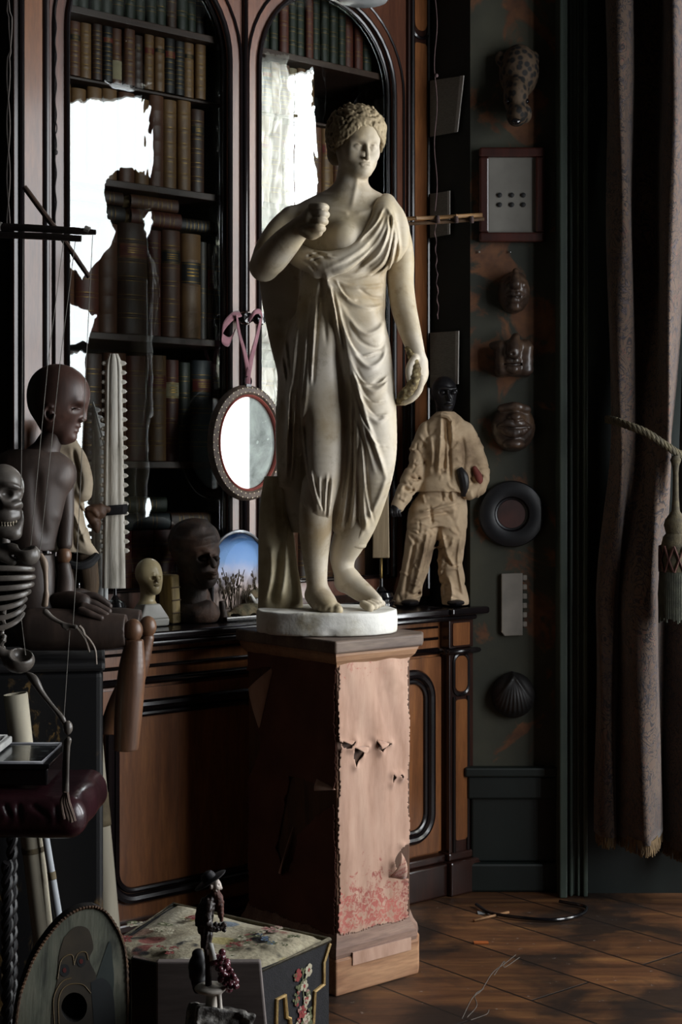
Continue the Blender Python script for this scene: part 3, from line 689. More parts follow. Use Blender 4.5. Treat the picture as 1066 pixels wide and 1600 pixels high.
# legs and feet
v.tube(PT([(500, 760, -.05, 28), (494, 795, -.042, 26), (493, 832, -.015, 25), (493, 868, .0, 20.5), (495, 905, .0, 16.5), (497, 926, .0, 17)]), .012)
v.tube(PT([(497, 930, .012, 17), (503, 938, -.03, 17), (511, 947, -.075, 14), (515, 951, -.098, 10)]), .012, flat=((1, 0, 0), 1.25))
for x, y, r, d in ((494, 949, 5.2, -.082), (502, 951, 5.4, -.096), (510, 952.5, 5.8, -.105), (518.5, 953.5, 6.2, -.112), (529, 953, 7.6, -.115)):
    v.tube(PT([(x - 3, y - 5, d + .035, r * .9), (x, y, d, r * .92)]), .0015)
v.tube(PT([(560, 815, .0, 27), (545, 845, .03, 26), (536, 868, .045, 21), (537, 890, .045, 17), (545, 905, .035, 18)]), .012)
v.ell(E(538, 912, .05), RR(15, 16, 14), .01)
v.tube(PT([(541, 905, .045, 17), (556, 917, .02, 18), (574, 930, -.01, 14.5), (588, 939, -.035, 10)]), .012)
for i, (x, y, d, r) in enumerate(((598, 943, -.03, 5), (595, 944, -.045, 5), (591, 946, -.058, 5.2), (586, 948, -.07, 5.6), (578, 950, -.08, 7))): v.tube(PT([(x - 10, y - 6, d + .012, r * .9), (x, y, d, r * .95)]), .0015)
v.mesh('body', PLASTER, statue, S0)
# drapery
v = vol(395, 640, 300, 880, -.2, .17, .0027)
v.loft(LR([(850, 552, .02, 15, 15), (825, 549, .015, 32, 24), (790, 545, .01, 50, 34), (740, 540, .005, 70, 44), (680, 532, .0, 82, 50), (620, 529, .0, 83, 54), (560, 529, .0, 77, 54), (510, 531, .005, 71, 50), (470, 534, .01, 69, 47), (430, 537, .01, 67, 47), (398, 539, .01, 66, 50)]), .01)
v.tube(PT([(500, 545, -.01, 46), (503, 620, -.03, 43), (506, 690, -.05, 38), (504, 745, -.055, 33), (497, 785, -.05, 28)]), .03)
v.tube(PT([(560, 545, -.01, 46), (573, 620, -.045, 43), (583, 690, -.065, 37), (585, 735, -.06, 30), (578, 775, -.035, 25), (564, 812, -.005, 23), (555, 843, .02, 17)]), .03)
v.ell(E(590, 378, -.048), RR(27, 30, 32), .02); v.ell(E(540, 520, -.06), RR(50, 20, 45), .04)
# shoulder part over the hanging arm, roll under the bare breast
v.tube(PT([(603, 316, .03, 12), (600, 330, -.02, 18), (596, 360, -.035, 24), (585, 395, -.03, 30)]), .02)
v.tube(PT([(604, 318, .02, 14), (618, 342, .0, 17), (624, 372, .005, 17), (620, 400, .01, 13)]), .015)
v.tube(PT([(596, 316, -.01, 7), (587, 345, -.06, 8), (570, 375, -.09, 10), (545, 398, -.1, 13), (515, 409, -.095, 16), (487, 408, -.07, 18), (468, 400, -.03, 18)]), .01)
v.tube(PT([(585, 372, -.085, 6), (560, 400, -.1, 8), (530, 418, -.1, 10), (495, 424, -.075, 11)]), .008)
# cloak behind the raised arm, cloth hanging to the stump
v.loft(LR([(640, 455, .07, 20, 20), (590, 456, .085, 22, 18), (540, 452, .095, 30, 17), (480, 446, .1, 36, 16), (425, 442, .1, 38, 14), (395, 450, .1, 36, 13)]), .02)
v.loft(LR([(760, 447, .05, 12, 24), (700, 450, .05, 18, 30), (640, 456, .05, 24, 32), (560, 466, .05, 26, 32), (500, 474, .05, 20, 30)]), .02)
def ST(pts, w, a, d=-.08): v.stroke(XZ(pts, d), w * SK, a, SY + .02, -1, .04)
v.loft(LR([(832, 478, .045, 22, 14), (790, 474, .04, 30, 18), (720, 470, .04, 34, 22), (640, 470, .04, 34, 24)]), .015)
# grooves first, then fold ridges
ST([(527, 500), (533, 580), (541, 650), (541, 720), (531, 780), (522, 820)], 9, -.022); ST([(478, 640), (474, 700), (480, 760), (490, 800)], 8, -.016); ST([(485, 470), (474, 560), (466, 650), (458, 740)], 6, -.010)
ST([(508, 428), (515, 455), (524, 490), (530, 530), (538, 575), (548, 610)], 4, .012); ST([(513, 430), (526, 470), (537, 520), (549, 575), (563, 625), (578, 675), (594, 720), (603, 748)], 3.6, .011)
ST([(530, 520), (543, 570), (556, 625), (572, 690), (586, 740)], 3.2, .007); ST([(519, 436), (530, 455), (552, 474), (580, 480), (603, 472)], 3.5, .005); ST([(525, 455), (545, 500), (570, 522), (592, 515), (604, 495)], 4, .006)
ST([(538, 515), (555, 555), (577, 574), (597, 563), (606, 540)], 4, .0075); ST([(545, 540), (560, 590), (580, 612), (598, 605), (609, 585)], 4, .007); ST([(556, 590), (570, 640), (590, 660), (610, 645)], 4, .006); ST([(538, 485), (560, 530), (590, 545), (604, 530)], 3, -.004); ST([(550, 565), (572, 605), (600, 590)], 3.5, -.005)
ST([(549, 610), (548, 680), (545, 740), (538, 790), (531, 830)], 4, .013); ST([(556, 650), (556, 720), (554, 780), (548, 830)], 4, .010); ST([(562, 680), (565, 740), (568, 795), (574, 832)], 4, .011); ST([(553, 640), (551, 760), (541, 832)], 2.5, -.008); ST([(560, 680), (560, 770), (560, 836)], 2.5, -.008)
ST([(606, 740), (592, 780), (575, 815), (560, 845)], 4, .006); ST([(520, 745), (517, 780), (513, 815)], 3.5, .009); ST([(480, 720), (487, 760), (497, 800)], 3.5, .008)
ST([(468, 480), (458, 560), (450, 650), (446, 740)], 5, .008); ST([(478, 500), (470, 580), (463, 660), (457, 745)], 4, .009); ST([(490, 440), (482, 520), (477, 600), (470, 690)], 4, .007); ST([(498, 436), (492, 480), (487, 540)], 4, .006); ST([(504, 434), (507, 480), (510, 540)], 3, -.004)
for o in (0, 12, 24): ST([(603 + o * .5, 322 + o * .3), (592 + o * .5, 358 + o * .5), (568 + o * .6, 390 + o * .5), (535 + o, 412 + o * .55), (505 + o, 424 + o * .3)], 3.6, .005 - .001 * (o // 12))
for o in (6, 18): ST([(603 + o * .5, 322 + o * .3), (592 + o * .5, 358 + o * .5), (568 + o * .6, 390 + o * .5), (535 + o, 412 + o * .55)], 3, -.0035)
ST([(605, 322), (620, 350), (626, 385), (619, 408)], 2.5, .006); ST([(610, 330), (617, 360), (615, 395), (608, 425)], 2.5, .005); ST([(607, 330), (612, 365), (604, 410), (560, 432), (530, 432)], 2.3, -.004)
for a, b in (((480, 398), (500, 416)), ((474, 408), (494, 424)), ((486, 392), (512, 408))): ST([a, ((a[0] + b[0]) / 2, (a[1] + b[1]) / 2 - 2), b], 2.5, -.006)
ST([(515, 432), (545, 446), (580, 446), (603, 440)], 3, .004); ST([(560, 448), (580, 462), (600, 462)], 2.5, -.003)
for q in ([(608, 330), (604, 370), (590, 400), (560, 420)], [(613, 345), (610, 380), (598, 410), (575, 428)], [(600, 322), (586, 352), (560, 380)], [(524, 436), (540, 462), (560, 470)], [(516, 445), (522, 480), (529, 520)], [(534, 500), (548, 540), (566, 556), (588, 552)], [(546, 560), (566, 596), (590, 600), (606, 588)], [(552, 585), (574, 625), (600, 628)], [(560, 620), (582, 648), (606, 650)], [(562, 650), (584, 690), (604, 700)], [(543, 650), (540, 720), (534, 780)], [(559, 690), (561, 760), (563, 830)], [(566, 700), (572, 770), (582, 815)], [(536, 760), (530, 800), (524, 828)], [(484, 470), (476, 560), (470, 640)], [(495, 470), (490, 540), (486, 600)], [(452, 600), (449, 680), (446, 745)], [(462, 600), (458, 680), (454, 750)], [(486, 735), (494, 770), (500, 792)], [(472, 660), (478, 720), (486, 780)], [(500, 745), (500, 775), (503, 800)], [(512, 740), (509, 775), (507, 806)], [(420, 450), (432, 520), (446, 600)], [(434, 450), (442, 520), (452, 590)], [(478, 410), (500, 404), (530, 408)], [(474, 402), (496, 396), (520, 402)]):
    ST(q, 2.1, .0058); ST([(a + 3.6, b + 1.5) for a, b in q], 2.0, -.0042)
# leave the raised arm and bare skin outside the cloth
v.ell(E(533, 372, -.065), RR(22, 40, 22), .008, 's')
v.mesh('drapery', PLASTER, statue, S0)
# hair
v = vol(490, 626, 148, 280, -.12, .12, .0021)
he(0, 10, 10, 42, 46, 39, .01); he(-6, 30, -6, 34, 26, 30, .01); he(0, -44, -20, 29, 40, 42, .003, 's')
he(-24, 26, -24, 14, 18, 18, .008)
rs = random.Random(5)
def curl(ph, z, sc_=1.0):
    u = max(-.98, min(.98, (z - 10) / 41)); rr = (1 - u * u) ** .5; x = 45 * rr * sin(ph); y = 10 - 49 * rr * cos(ph); nx, ny = sin(ph), -cos(ph); a0 = rs.uniform(0, 6.3); L = rs.uniform(3.2, 5.2) * sc_; q = []
    for k in range(6):
        a = a0 + k * .85; t = L * cos(a); w = L * sin(a); q.append((x - ny * t + nx * (k * .35 - .8), y + nx * t + ny * (k * .35 - .8), z + w, (2.7 - .18 * k) * sc_))
    ht(q, .0022)
def hl(ph): p_ = min(abs(ph), pi / 2); return 25 - 42 * sin(p_) ** 2 if abs(ph) < pi / 2 else -17 - 14 * min(1, (abs(ph) - pi / 2) * 1.5)
for i in range(46): ph = -2.2 + 4.4 * i / 45; curl(ph, hl(ph) + rs.uniform(0, 3), 1.1)
for i in range(330):
    ph = rs.uniform(-2.6, 2.6); z = rs.uniform(hl(ph) + 3, 50); curl(ph, z, rs.uniform(.9, 1.25))
v.noise(.0006, 500, 3)
v.mesh('hair', M('weathered_hair_plaster', '6a5a40', '9a8a6c', 14, .75, bump=.4, bscale=60), statue, S0)
# broken serpent left in the hand
v = vol(612, 670, 535, 645, -.13, .03, .0022)
v.tube(PT([(637, 545, -.04, 4), (646, 562, -.055, 7), (650, 582, -.068, 8), (644, 603, -.075, 9), (632, 618, -.07, 9), (623, 628, -.05, 6)]), .004); v.noise(.0016, 420, 4)
v.mesh('broken_serpent', M('dirty_broken_plaster', '2b2116', '6a5a38', 60, .85, bump=.5, c3='b0a47e', bscale=120), statue, S0)
# stump
v = vol(395, 480, 735, 965, -.03, .17, .0034)
v.loft(LR([(958, 438, .06, 36, 34), (930, 438, .06, 35, 32), (880, 434, .06, 31, 28), (820, 431, .06, 27, 26), (780, 431, .06, 24, 24), (744, 434, .06, 21, 21)]), .01)
for q, w, a in (([(452, 800), (449, 850), (446, 900), (438, 945)], 7, .02), ([(424, 850), (424, 900), (414, 945)], 6, .014), ([(437, 860), (435, 900), (426, 945)], 5, -.012), ([(462, 820), (462, 900), (466, 950)], 5, .01), ([(440, 750), (441, 790), (443, 815)], 4, .010), ([(425, 752), (428, 785), (430, 830)], 4, .009), ([(433, 750), (435, 800), (436, 840)], 3, -.010), ([(449, 755), (450, 800)], 3, -.009), ([(454, 752), (455, 790)], 3, .009)): ST(q, w, a, .02)
v.mesh('tree_stump', M('mottled_stump_plaster', '8a7a58', 'c8bea2', 9, .7, bump=.3, bscale=50), statue, S0)  # the stump's own mottled tan and cream plaster
# oval plinth
v = Vol([S0[0] - .21, SY - .19, .875], [S0[0] + .21, SY + .19, .96], .0035)
v.loft([[z, S0[0], SY, rx, ry] for z, rx, ry in ((.8855, .183, .150), (.9, .1855, .152), (.92, .1855, .152), (.9375, .184, .151), (.944, .182, .149))], .0, pw=2.25, n=4); v.noise(.0012, 90, 8)
v.ell(W(640, 985, 3.97), [.03, .03, .02], .006, 's'); v.ell(W(517, 992, 3.895), [.02, .008, .012], .005, 's')
v.cut(2, .8856, 1)
v.mesh('plinth', M('chipped_white_plinth', 'a39a84', 'cfccc2', 11, .7, bump=.4, bscale=60, c3='dedcd5', lo=.34, hi=.6), statue, S0)

# ---------- pedestal ----------
PDC = np.array([-.02, 4.073, 0]); ped = empty('pedestal', PDC, 'tall wooden pedestal wrapped in torn faded pink cloth, carrying the plaster statue', 'pedestal', rz=TH)
HX, HY, CH = .1425, .185, .042
def ring(e, z): return [(-HX - e, -HY - e, z), (HX + e - CH, -HY - e, z), (HX + e, -HY - e + CH, z), (HX + e, HY + e, z), (-HX - e, HY + e, z)]
def pprof(prof):
    m = MB(); m.grid([ring(e, z) for z, e in prof], True); n = 5; k = (len(prof) - 1) * n
    m.f.append((4, 3, 2, 1, 0)); m.f.append(tuple(k + i for i in range(5))); m.mi += [0, 0]; return m
OCH = wood('raw_pedestal_wood', '3a2415', '6a4526', .7, 7, coat=0, c3='523420'); GREYW = wood('scuffed_pink_wood', '6a5348', '9a8070', .75, 8, 'x', coat=0, c3='86695a')
TOPW = wood('dusty_top_wood', '4a3a32', '7c6a5c', .65, 6, 'x', coat=0)
bevel(pprof([(.12, 0), (.86, 0)]).build('shaft', OCH, ped, smooth=False), .002)
bevel(pprof([(.0, .018), (.085, .018), (.092, .014)]).build('base_block', wood('scuffed_base_wood', '7a5238', 'b58a66', .7, 6, 'x', coat=0, c3='946a4c'), ped, smooth=False), .004)
pprof([(.09, .014), (.10, .016), (.115, .014), (.128, .007), (.142, .003), (.150, .001)]).build('base_moulding', GREYW, ped, smooth=False)
pprof([(.815, .001), (.822, .003), (.832, .012), (.845, .017), (.852, .017)]).build('neck_moulding', wood('worn_moulding_wood', '8a6248', 'b08a68', .6, 6, 'x', coat=0), ped, smooth=False)
bevel(pprof([(.852, .026), (.884, .026)]).build('top_slab', TOPW, ped, smooth=False), .006, 3)
def mk_cloth():
    t = NT('faded_pink_cloth'); co = t.coord(); x = t.sep(co); n = t.noise(t.coord((4, 4, .8)), 6, 5, .6); fl = t.noise(co, 34, 5, .6, 1.2); n2 = t.noise(co, 9, 3)
    b = t.ramp(n, [(.3, '9c7863'), (.5, 'b28e7a'), (.7, 'bd9c87')])
    zz = t.step(x[2], .40, .20); zz2 = t.step(x[2], .13, .16); low = t.math('MULTIPLY', zz, zz2)
    up = t.math('MULTIPLY', t.step(x[2], .74, .79), .45)
    msk = t.math('ADD', low, up); f = t.step(t.math('ADD', fl, t.math('MULTIPLY', t.math('SUBTRACT', msk, .62), .34)), .50, .58)
    f = t.math('MULTIPLY', f, t.step(msk, .05, .35)); f = t.math('MULTIPLY', f, t.step(t.noise(co, 75, 3, .5, 1.5), .40, .56))
    b = t.mixc(t.math('MULTIPLY', f, .8), b, t.ramp(n2, [(.35, '7c2420'), (.65, 'b5524a')]))
    b = t.mixc(t.math('MULTIPLY', t.step(n2, .60, .75), .35), b, '7a5a44')
    t.color(b); t.bump(n, .25, .006); t.set(rough=.85, sheen=.2); return t.m
CLOTH = mk_cloth(); CLOTH_SHADE = M('pink_cloth_painted_shade', '4e2c22', '6a4032', 7, .9)  # second is a darker copy of the cloth, side-face shade in its colour
def inpoly(x, z, poly):
    c = False; j = len(poly) - 1
    for i in range(len(poly)):
        (xi, zi), (xj, zj) = poly[i], poly[j]
        if (zi > z) != (zj > z) and x < (xj - xi) * (z - zi) / (zj - zi + 1e-12) + xi: c = not c
        j = i
    return c
def fpx(px, py): return (-HX + (px - 530) / 110.0 * (2 * HX - CH), .879 - (py - 1003) / 618.0)
def lpx(px, py): return (HY - (px - 386) / 142.0 * 2 * HY, .879 - (py - 995) / 600.0)
def torn(u0, u1, z0, z1, holes, place, name, mat, seed, amp=.004, ul=None, ur=None):
    rs = random.Random(seed); du = .003; nu, nz = int((u1 - u0) / du), int((z1 - z0) / du)
    ph = [rs.uniform(0, 6) for _ in range(8)]
    def rag(z, k): return .003 * sin(z * 23 + ph[k]) + .0016 * sin(z * 71 + ph[k + 1]) + .0014 * sin(z * 330 + ph[k + 2]) + .0012 * sin(z * 517 + ph[k] * 3)
    m = MB(); idx = {}
    def vid(i, j):
        if (i, j) not in idx:
            u = u0 + du * i; z = z0 + du * j
            b = .0035 + amp * (.5 * sin(u * 55 + ph[3] + 3 * sin(z * 9)) * (.5 + .5 * sin(z * 6 + ph[4])) + .15 * sin(u * 90 + z * 13 + ph[5]))
            for hp in holes:
                for (a, c) in hp:
                    dd = (u - a) ** 2 + (z - c) ** 2
                    if dd < .0009: b += .006 * math.exp(-dd / .00012)
            idx[i, j] = len(m.v); m.v.append(place(u, z, max(b, .002)))
        return idx[i, j]
    for i in range(nu):
        for j in range(nz):
            u, z = u0 + du * (i + .5), z0 + du * (j + .5)
            if u < u0 + .004 + rag(z, 0) + (ul(z) if ul else 0) or u > u1 - .004 - rag(z, 1) - (ur(z) if ur else 0): continue
            if z < z0 + .003 + rag(u * 2, 2): continue
            if any(inpoly(u, z, h) for h in holes): continue
            m.f.append((vid(i, j), vid(i + 1, j), vid(i + 1, j + 1), vid(i, j + 1))); m.mi.append(0)
    o = m.build(name, mat, ped); solidify(o, .0012); return o
fp = lambda u, z, b: (u, -HY - b, z)
lp = lambda u, z, b: (-HX - b, -u, z) if False else (-HX - b, u, z)
H1 = [[fpx(*p) for p in q] for q in ([(531, 1157), (556, 1160), (546, 1170), (534, 1166)], [(552, 1170), (575, 1172), (566, 1184), (555, 1199)], [(585, 1162), (610, 1172), (594, 1183)], [(652, 1338), (628, 1339), (613, 1362), (634, 1392), (652, 1400)], [(612, 1221), (616, 1226), (611, 1236)], [(622, 1222), (627, 1226), (625, 1230)])]
torn(-HX, HX - CH + .001, .142, .832, H1, fp, 'front_cloth', CLOTH, 3, .004)
H2 = [[lpx(*p) for p in q] for q in ([(458, 1212), (500, 1214), (528, 1216), (528, 1236), (500, 1262), (470, 1300), (460, 1350), (446, 1370), (436, 1330), (450, 1250)], [(384, 1060), (430, 1046), (408, 1085), (402, 1150), (410, 1165), (402, 1200), (384, 1240)])]
torn(-HY, HY, .142, .832, H2, lp, 'side_cloth', CLOTH_SHADE, 5, .0025)
def flap(name, mat, tri, place, curl, out):
    """a torn corner folded outwards: hinge a-b, free tip c"""
    a, b, c = [np.array(p) for p in tri]; m = MB(); rows = []
    for i in range(7):
        t = i / 6; l = a * (1 - t) + c * t; r = b * (1 - t) + c * t; rows.append([place(*(l * (1 - k / 4) + r * k / 4), .004 + out * sin(t * curl) ) for k in range(5)])
    o = m.grid(rows).build(name, mat, ped); solidify(o, .001); return o
flap('torn_flap', CLOTH, [fpx(553, 1168), fpx(576, 1171), fpx(566, 1180)], fp, 1.8, .016)
flap('torn_flap', CLOTH, [fpx(585, 1160), fpx(609, 1171), fpx(590, 1176)], fp, 1.8, .018)
flap('torn_flap', CLOTH, [fpx(532, 1154), fpx(556, 1158), fpx(546, 1163)], fp, 1.6, .012)
flap('torn_flap', CLOTH, [fpx(607, 1384), fpx(634, 1394), fpx(617, 1344)], fp, 2.2, .03)
flap('torn_flap', CLOTH, [lpx(462, 1290), lpx(440, 1366), lpx(456, 1362)], lp, 1.4, .03)
flap('torn_flap', CLOTH, [lpx(430, 1046), lpx(406, 1150), lpx(398, 1085)], lp, 1.5, .02)
flap('torn_flap', CLOTH, [lpx(500, 1205), lpx(528, 1216), lpx(505, 1222)], lp, 1.5, .02)
m = MB().box(-HX + .035, HX - CH - .01, -HY - .021, -HY - .017, .068, .10); m.build('peeling_strip', CLOTH, ped, smooth=False)
# ---------- seated lay figure on its black pedestal ----------
class Px:
    """pixel-drawn joints at a base distance: rows px,py,depth offset,radius px"""
    def __init__(s, Y): s.Y = Y; s.k = Y / F
    def p(s, x, y, d=0): return W(x, y, s.Y + d)
    def t(s, rows, n=6): return cr([list(W(x, y, s.Y + d)) + [r * s.k] for x, y, d, r in rows], n)
    def t0(s, rows): return np.array([list(W(x, y, s.Y + d)) + [r * s.k] for x, y, d, r in rows])
    def r(s, *a): return [v * s.k for v in a]
    def lr(s, rows): return [[W(cx, py, s.Y + d)[2], W(cx, py, s.Y + d)[0], s.Y + d, rx * s.k, ry * s.k] for py, cx, d, rx, ry in rows]
    def vol(s, x0, x1, y0, y1, d0, d1, h):
        cs = [W(x, y, s.Y + d) for x in (x0, x1) for y in (y0, y1) for d in (d0, d1)]
        return Vol(np.min(cs, 0), np.max(cs, 0), h)
    def xz(s, pts, d=0): return [(W(a, b, s.Y + d)[0], W(a, b, s.Y + d)[2]) for a, b in pts]
BX = Px(3.6)
MANW = wood('dark_limewood_body', '241813', '4a3a32', .55, 4, coat=.04, c3='362a24'); MANF = wood('reddish_limewood_face', '2c1a15', '50352c', .5, 4, coat=.05, c3='3c2720'); MANL = wood('worn_limewood', '4a3022', '80583c', .45, 5, coat=.15, c3='64442e'); BALLW = wood('ball_joint_wood', '4a3022', '7a583e', .42, 6, coat=.1)
o_ = np.array([-.78, 3.55, .886]); man = empty('lay_figure', o_, 'life-like bald wooden lay figure sitting in profile on the black gilt-flecked pedestal', 'lay figure')
def part(par, org, P, rng, h, mat, name, *tubes, k=.01, ells=(), fn=None, nz=None):
    v = P.vol(*rng, h)
    for t in tubes: v.tube(P.t(t), k)
    for e in ells: v.ell(P.p(*e[0]), P.r(*e[1]), *(e[2:]))
    if fn: fn(v)
    if nz: v.noise(*nz)
    return v.mesh(name, mat, par, org)
def f(v):
    v.ell(BX.p(92, 614, .0), BX.r(49, 45, 45), .02, rot=(0, R(16), 0)); v.ell(BX.p(84, 632, .0), BX.r(38, 42, 36), .02)
    v.tube(BX.t([(112, 632, 0, 22), (109, 655, 0, 18.5), (105, 672, 0, 15), (102, 681, 0, 12)]), .014); v.tube(BX.t([(84, 662, 0, 22), (98, 676, 0, 15)]), .02)
    v.tube(BX.t([(131, 628, 0, 3.4), (132, 642, 0, 4.0), (131, 654, 0, 5.0)]), .006); v.ell(BX.p(127, 656, -.012), BX.r(5, 5, 4), .005)
    v.ell(BX.p(121.5, 666, 0), BX.r(5, 11, 3.4), .003); v.ell(BX.p(118.5, 673.5, 0), BX.r(5, 10, 3.6), .003); v.ell(BX.p(112, 684, 0), BX.r(8, 10, 7), .008)
    v.tube(BX.t([(108, 670, -.03, 1.2), (122, 669.5, -.015, 1.3), (125, 669.5, 0, 1.4)]), .002, 's')
    v.ell(BX.p(121, 637, -.04), BX.r(9, 8, 5), .012, 's'); v.tube(BX.t([(112, 640, -.04, 1.4), (119, 638, -.043, 1.8), (126, 639, -.036, 1.4)]), .002); v.tube(BX.t([(108, 628, -.044, 2.5), (121, 625, -.042, 3), (131, 627, -.018, 3)]), .012)
    e = [(77 + 8 * cos(a), 646 + 12 * sin(a), -.066, 2.6) for a in np.linspace(.2, 5.2, 9)]; v.tube(BX.t(e, 3), .004); v.ell(BX.p(79, 648, -.06), BX.r(4, 3, 7), .005)
part(man, o_, BX, (35, 155, 560, 705, -.09, .09), .0028, MANF, 'head', fn=f)
part(man, o_, BX, (40, 110, 655, 735, -.06, .06), .003, MANW, 'neck', [(92, 668, 0, 15), (78, 690, .0, 19), (70, 708, 0, 23), (62, 728, 0, 34)])
def f(v):
    v.loft(BX.lr([(860, 48, 0, 38, 36), (830, 46, 0, 45, 42), (785, 45, 0, 56, 46), (740, 44, 0, 68, 44), (716, 46, 0, 58, 36), (702, 52, 0, 36, 26)]), .01)
    v.stroke(BX.xz([(55, 730), (58, 790), (66, 850)], -.06), 9 * BX.k, -.006, 3.6, -1); v.stroke(BX.xz([(82, 740), (100, 760), (96, 800), (80, 815)], -.06), 10 * BX.k, .0025, 3.6, -1)
    v.ell(BX.p(98, 742, .01), BX.r(20, 28, 24), .02)
part(man, o_, BX, (-35, 130, 690, 870, -.1, .1), .0035, MANW, 'torso', fn=f)
part(man, o_, BX, (5, 125, 855, 1015, -.1, .1), .0035, MANW, 'pelvis', fn=lambda v: v.loft(BX.lr([(1005, 50, 0, 48, 44), (960, 54, 0, 46, 42), (910, 50, 0, 39, 36), (866, 48, 0, 36, 34)]), .01))
part(man, o_, BX, (75, 130, 715, 880, -.06, .1), .003, MANW, 'upper_arm', [(98, 738, .025, 17), (103, 795, .02, 13), (101, 850, .01, 12)])
part(man, o_, BX, (75, 125, 845, 895, -.05, .08), .003, BALLW, 'elbow_ball', ells=[((100, 868, .005), (12, 12, 14))])
part(man, o_, BX, (75, 150, 872, 960, -.07, .13), .003, MANW, 'forearm', [(100, 886, .005, 11), (102, 910, .0, 14), (100, 940, -.02, 15)])
def f(v):
    v.tube(BX.t([(92, 940, -.03, 15), (112, 940, -.04, 17), (128, 942, -.05, 15)]), .01, flat=((0, 1, .3), .8))
    for q in ([(128, 932, -.03, 6), (146, 931, -.03, 6), (160, 938, -.03, 5.6), (171, 947, -.03, 5)], [(130, 940, -.05, 6.3), (146, 943, -.05, 6.2), (160, 950, -.05, 5.6), (170, 955, -.05, 5)], [(130, 948, -.07, 6.3), (144, 951, -.07, 6.2), (156, 956, -.07, 5.6), (166, 961, -.07, 5)], [(126, 954, -.085, 6), (138, 958, -.09, 5.6), (150, 963, -.09, 5), (158, 966, -.09, 4.6)], [(104, 930, .0, 7), (124, 925, .01, 6.2), (138, 928, .015, 5.2)]): v.tube(BX.t(q), .003)
part(man, o_, BX, (70, 185, 912, 985, -.13, .06), .0024, MANW, 'hand', fn=f)
for nm, d, (x1, y1), ball, sh in (('near', -.06, (199, 984), ((208, 985), 15), [(210, 1004, 14.5), (206, 1050, 21), (201, 1110, 21.5), (197, 1172, 19)]), ('far', .06, (222, 976), ((231, 979), 14), [(231, 997, 10), (214, 1045, 18), (190, 1100, 21), (170, 1146, 17)])):
    x0 = 52 if d < 0 else 66
    def f(v, d=d, x0=x0, x1=x1, y1=y1): v.tube(BX.t([(x0, 983, d, 33), (x0 + 50, 984, d, 32), (x1 - 40, y1 + 2, d, 29), (x1 - 6, y1 + 1, d, 25)]), .01); v.cut(0, BX.p(x1 - 2, y1, d)[0], -1); v.ell(BX.p(x1 + 4, y1, d), BX.r(14, 18, 18), .004, 's')
    part(man, o_, BX, (0, 240, 935, 1035, d - .07, d + .07), .003, MANW, 'thigh', fn=f)
    part(man, o_, BX, (185, 255, 955, 1010, d - .04, d + .04), .002, BALLW, 'knee_ball', ells=[((ball[0][0], ball[0][1], d), (ball[1], ball[1], ball[1] + 3))])
    def f(v, d=d, sh=sh): v.tube(BX.t([(x, y, d, r) for x, y, r in sh]), .01); v.cut(2, BX.p(0, sh[0][1] - 5, d)[2], -1); v.cut(2, BX.p(0, sh[-1][1], d)[2], 1)
    part(man, o_, BX, (140, 260, 975, 1200, d - .06, d + .06), .003, MANL, 'shin', fn=f)
# black pedestal, gilt flecks
def mk_black():
    t = NT('flaking_black_lacquer'); co = t.coord((1, 1, .55)); n = t.noise(co, 6, 4, .5, .4); n2 = t.noise(co, 34, 6, .7, .8)
    fk = t.math('MULTIPLY', t.step(n, .50, .60), t.step(n2, .53, .60)); b = t.mixc(fk, '0b0b0d', t.ramp(t.noise(co, 50, 3), [(.4, '4a3a22'), (.55, '7a5f34'), (.7, '9a8c70')])); t.color(b); t.set(rough=.55, coat=.0, spec=.35); t.bump(n, .2, .004); return t.m
bx = empty('black_pedestal', (-.83, 3.59, 0), 'black lacquered pedestal flecked with worn gilt, under the seated lay figure', 'pedestal', rz=R(9))
BLK = mk_black()
m = MB().box(-.28, .27, -.14, .20, .02, .852); bevel(m.build('body', BLK, bx, smooth=False), .015, 3)
m = MB().box(-.285, .275, -.145, .205, .85, .872); bevel(m.build('top_board', M('pedestal_top_black', '0a0a0b', '141214', 6, .6), bx, smooth=False), .008)
m = MB().box(-.285, .275, -.145, .205, 0, .05); bevel(m.build('plinth', BLACK, bx, smooth=False), .006)

# ---------- skeleton marionette ----------
SKM = M('dark_carved_bone_wood', '38322e', '5c5650', 12, .38, bump=.15, c3='787068', coat=.15); TEETH = M('carved_teeth', '8a8070', 'a89e8a', 20, .5)
P = Px(3.0); so = P.p(10, 1290); skel = empty('skeleton_marionette', so, 'carved wooden skeleton marionette hanging on threads before the lay figure', 'marionette')
def f(v):
    v.ell(P.p(4, 762), P.r(33, 38, 37), .01); v.ell(P.p(6, 795, -.01), P.r(24, 28, 22), .015); v.ell(P.p(28, 790, -.02), P.r(8, 9, 7), .01)
    v.tube(P.t([(-6, 756, -.042, 4), (10, 757, -.046, 4.5), (24, 760, -.038, 4), (33, 766, -.02, 3.5)]), .008); v.tube(P.t([(2, 786, -.045, 4), (18, 790, -.042, 5), (30, 786, -.03, 4)]), .008)
    v.ell(P.p(11, 772, -.046), P.r(10.5, 14, 8), .004, 's'); v.ell(P.p(33, 770, -.024), P.r(6, 10, 6), .004, 's'); v.ell(P.p(-2, 790, -.05), P.r(4, 9, 8), .003, 's'); v.ell(P.p(16, 800, -.06), P.r(14, 9, 6), .008, 's')
    v.tube(P.t([(-4, 806, -.035, 8), (12, 808, -.035, 8), (25, 806, -.022, 7)]), .01)
part(skel, so, P, (-40, 48, 718, 822, -.07, .06), .0022, SKM, 'skull', fn=f)
def f(v):
    v.tube(P.t([(-8, 828, -.028, 9), (10, 831, -.03, 10), (24, 829, -.022, 9), (30, 815, -.005, 7), (31, 800, .01, 5)]), .01); v.ell(P.p(22, 836, -.02), P.r(11, 12, 8), .01)
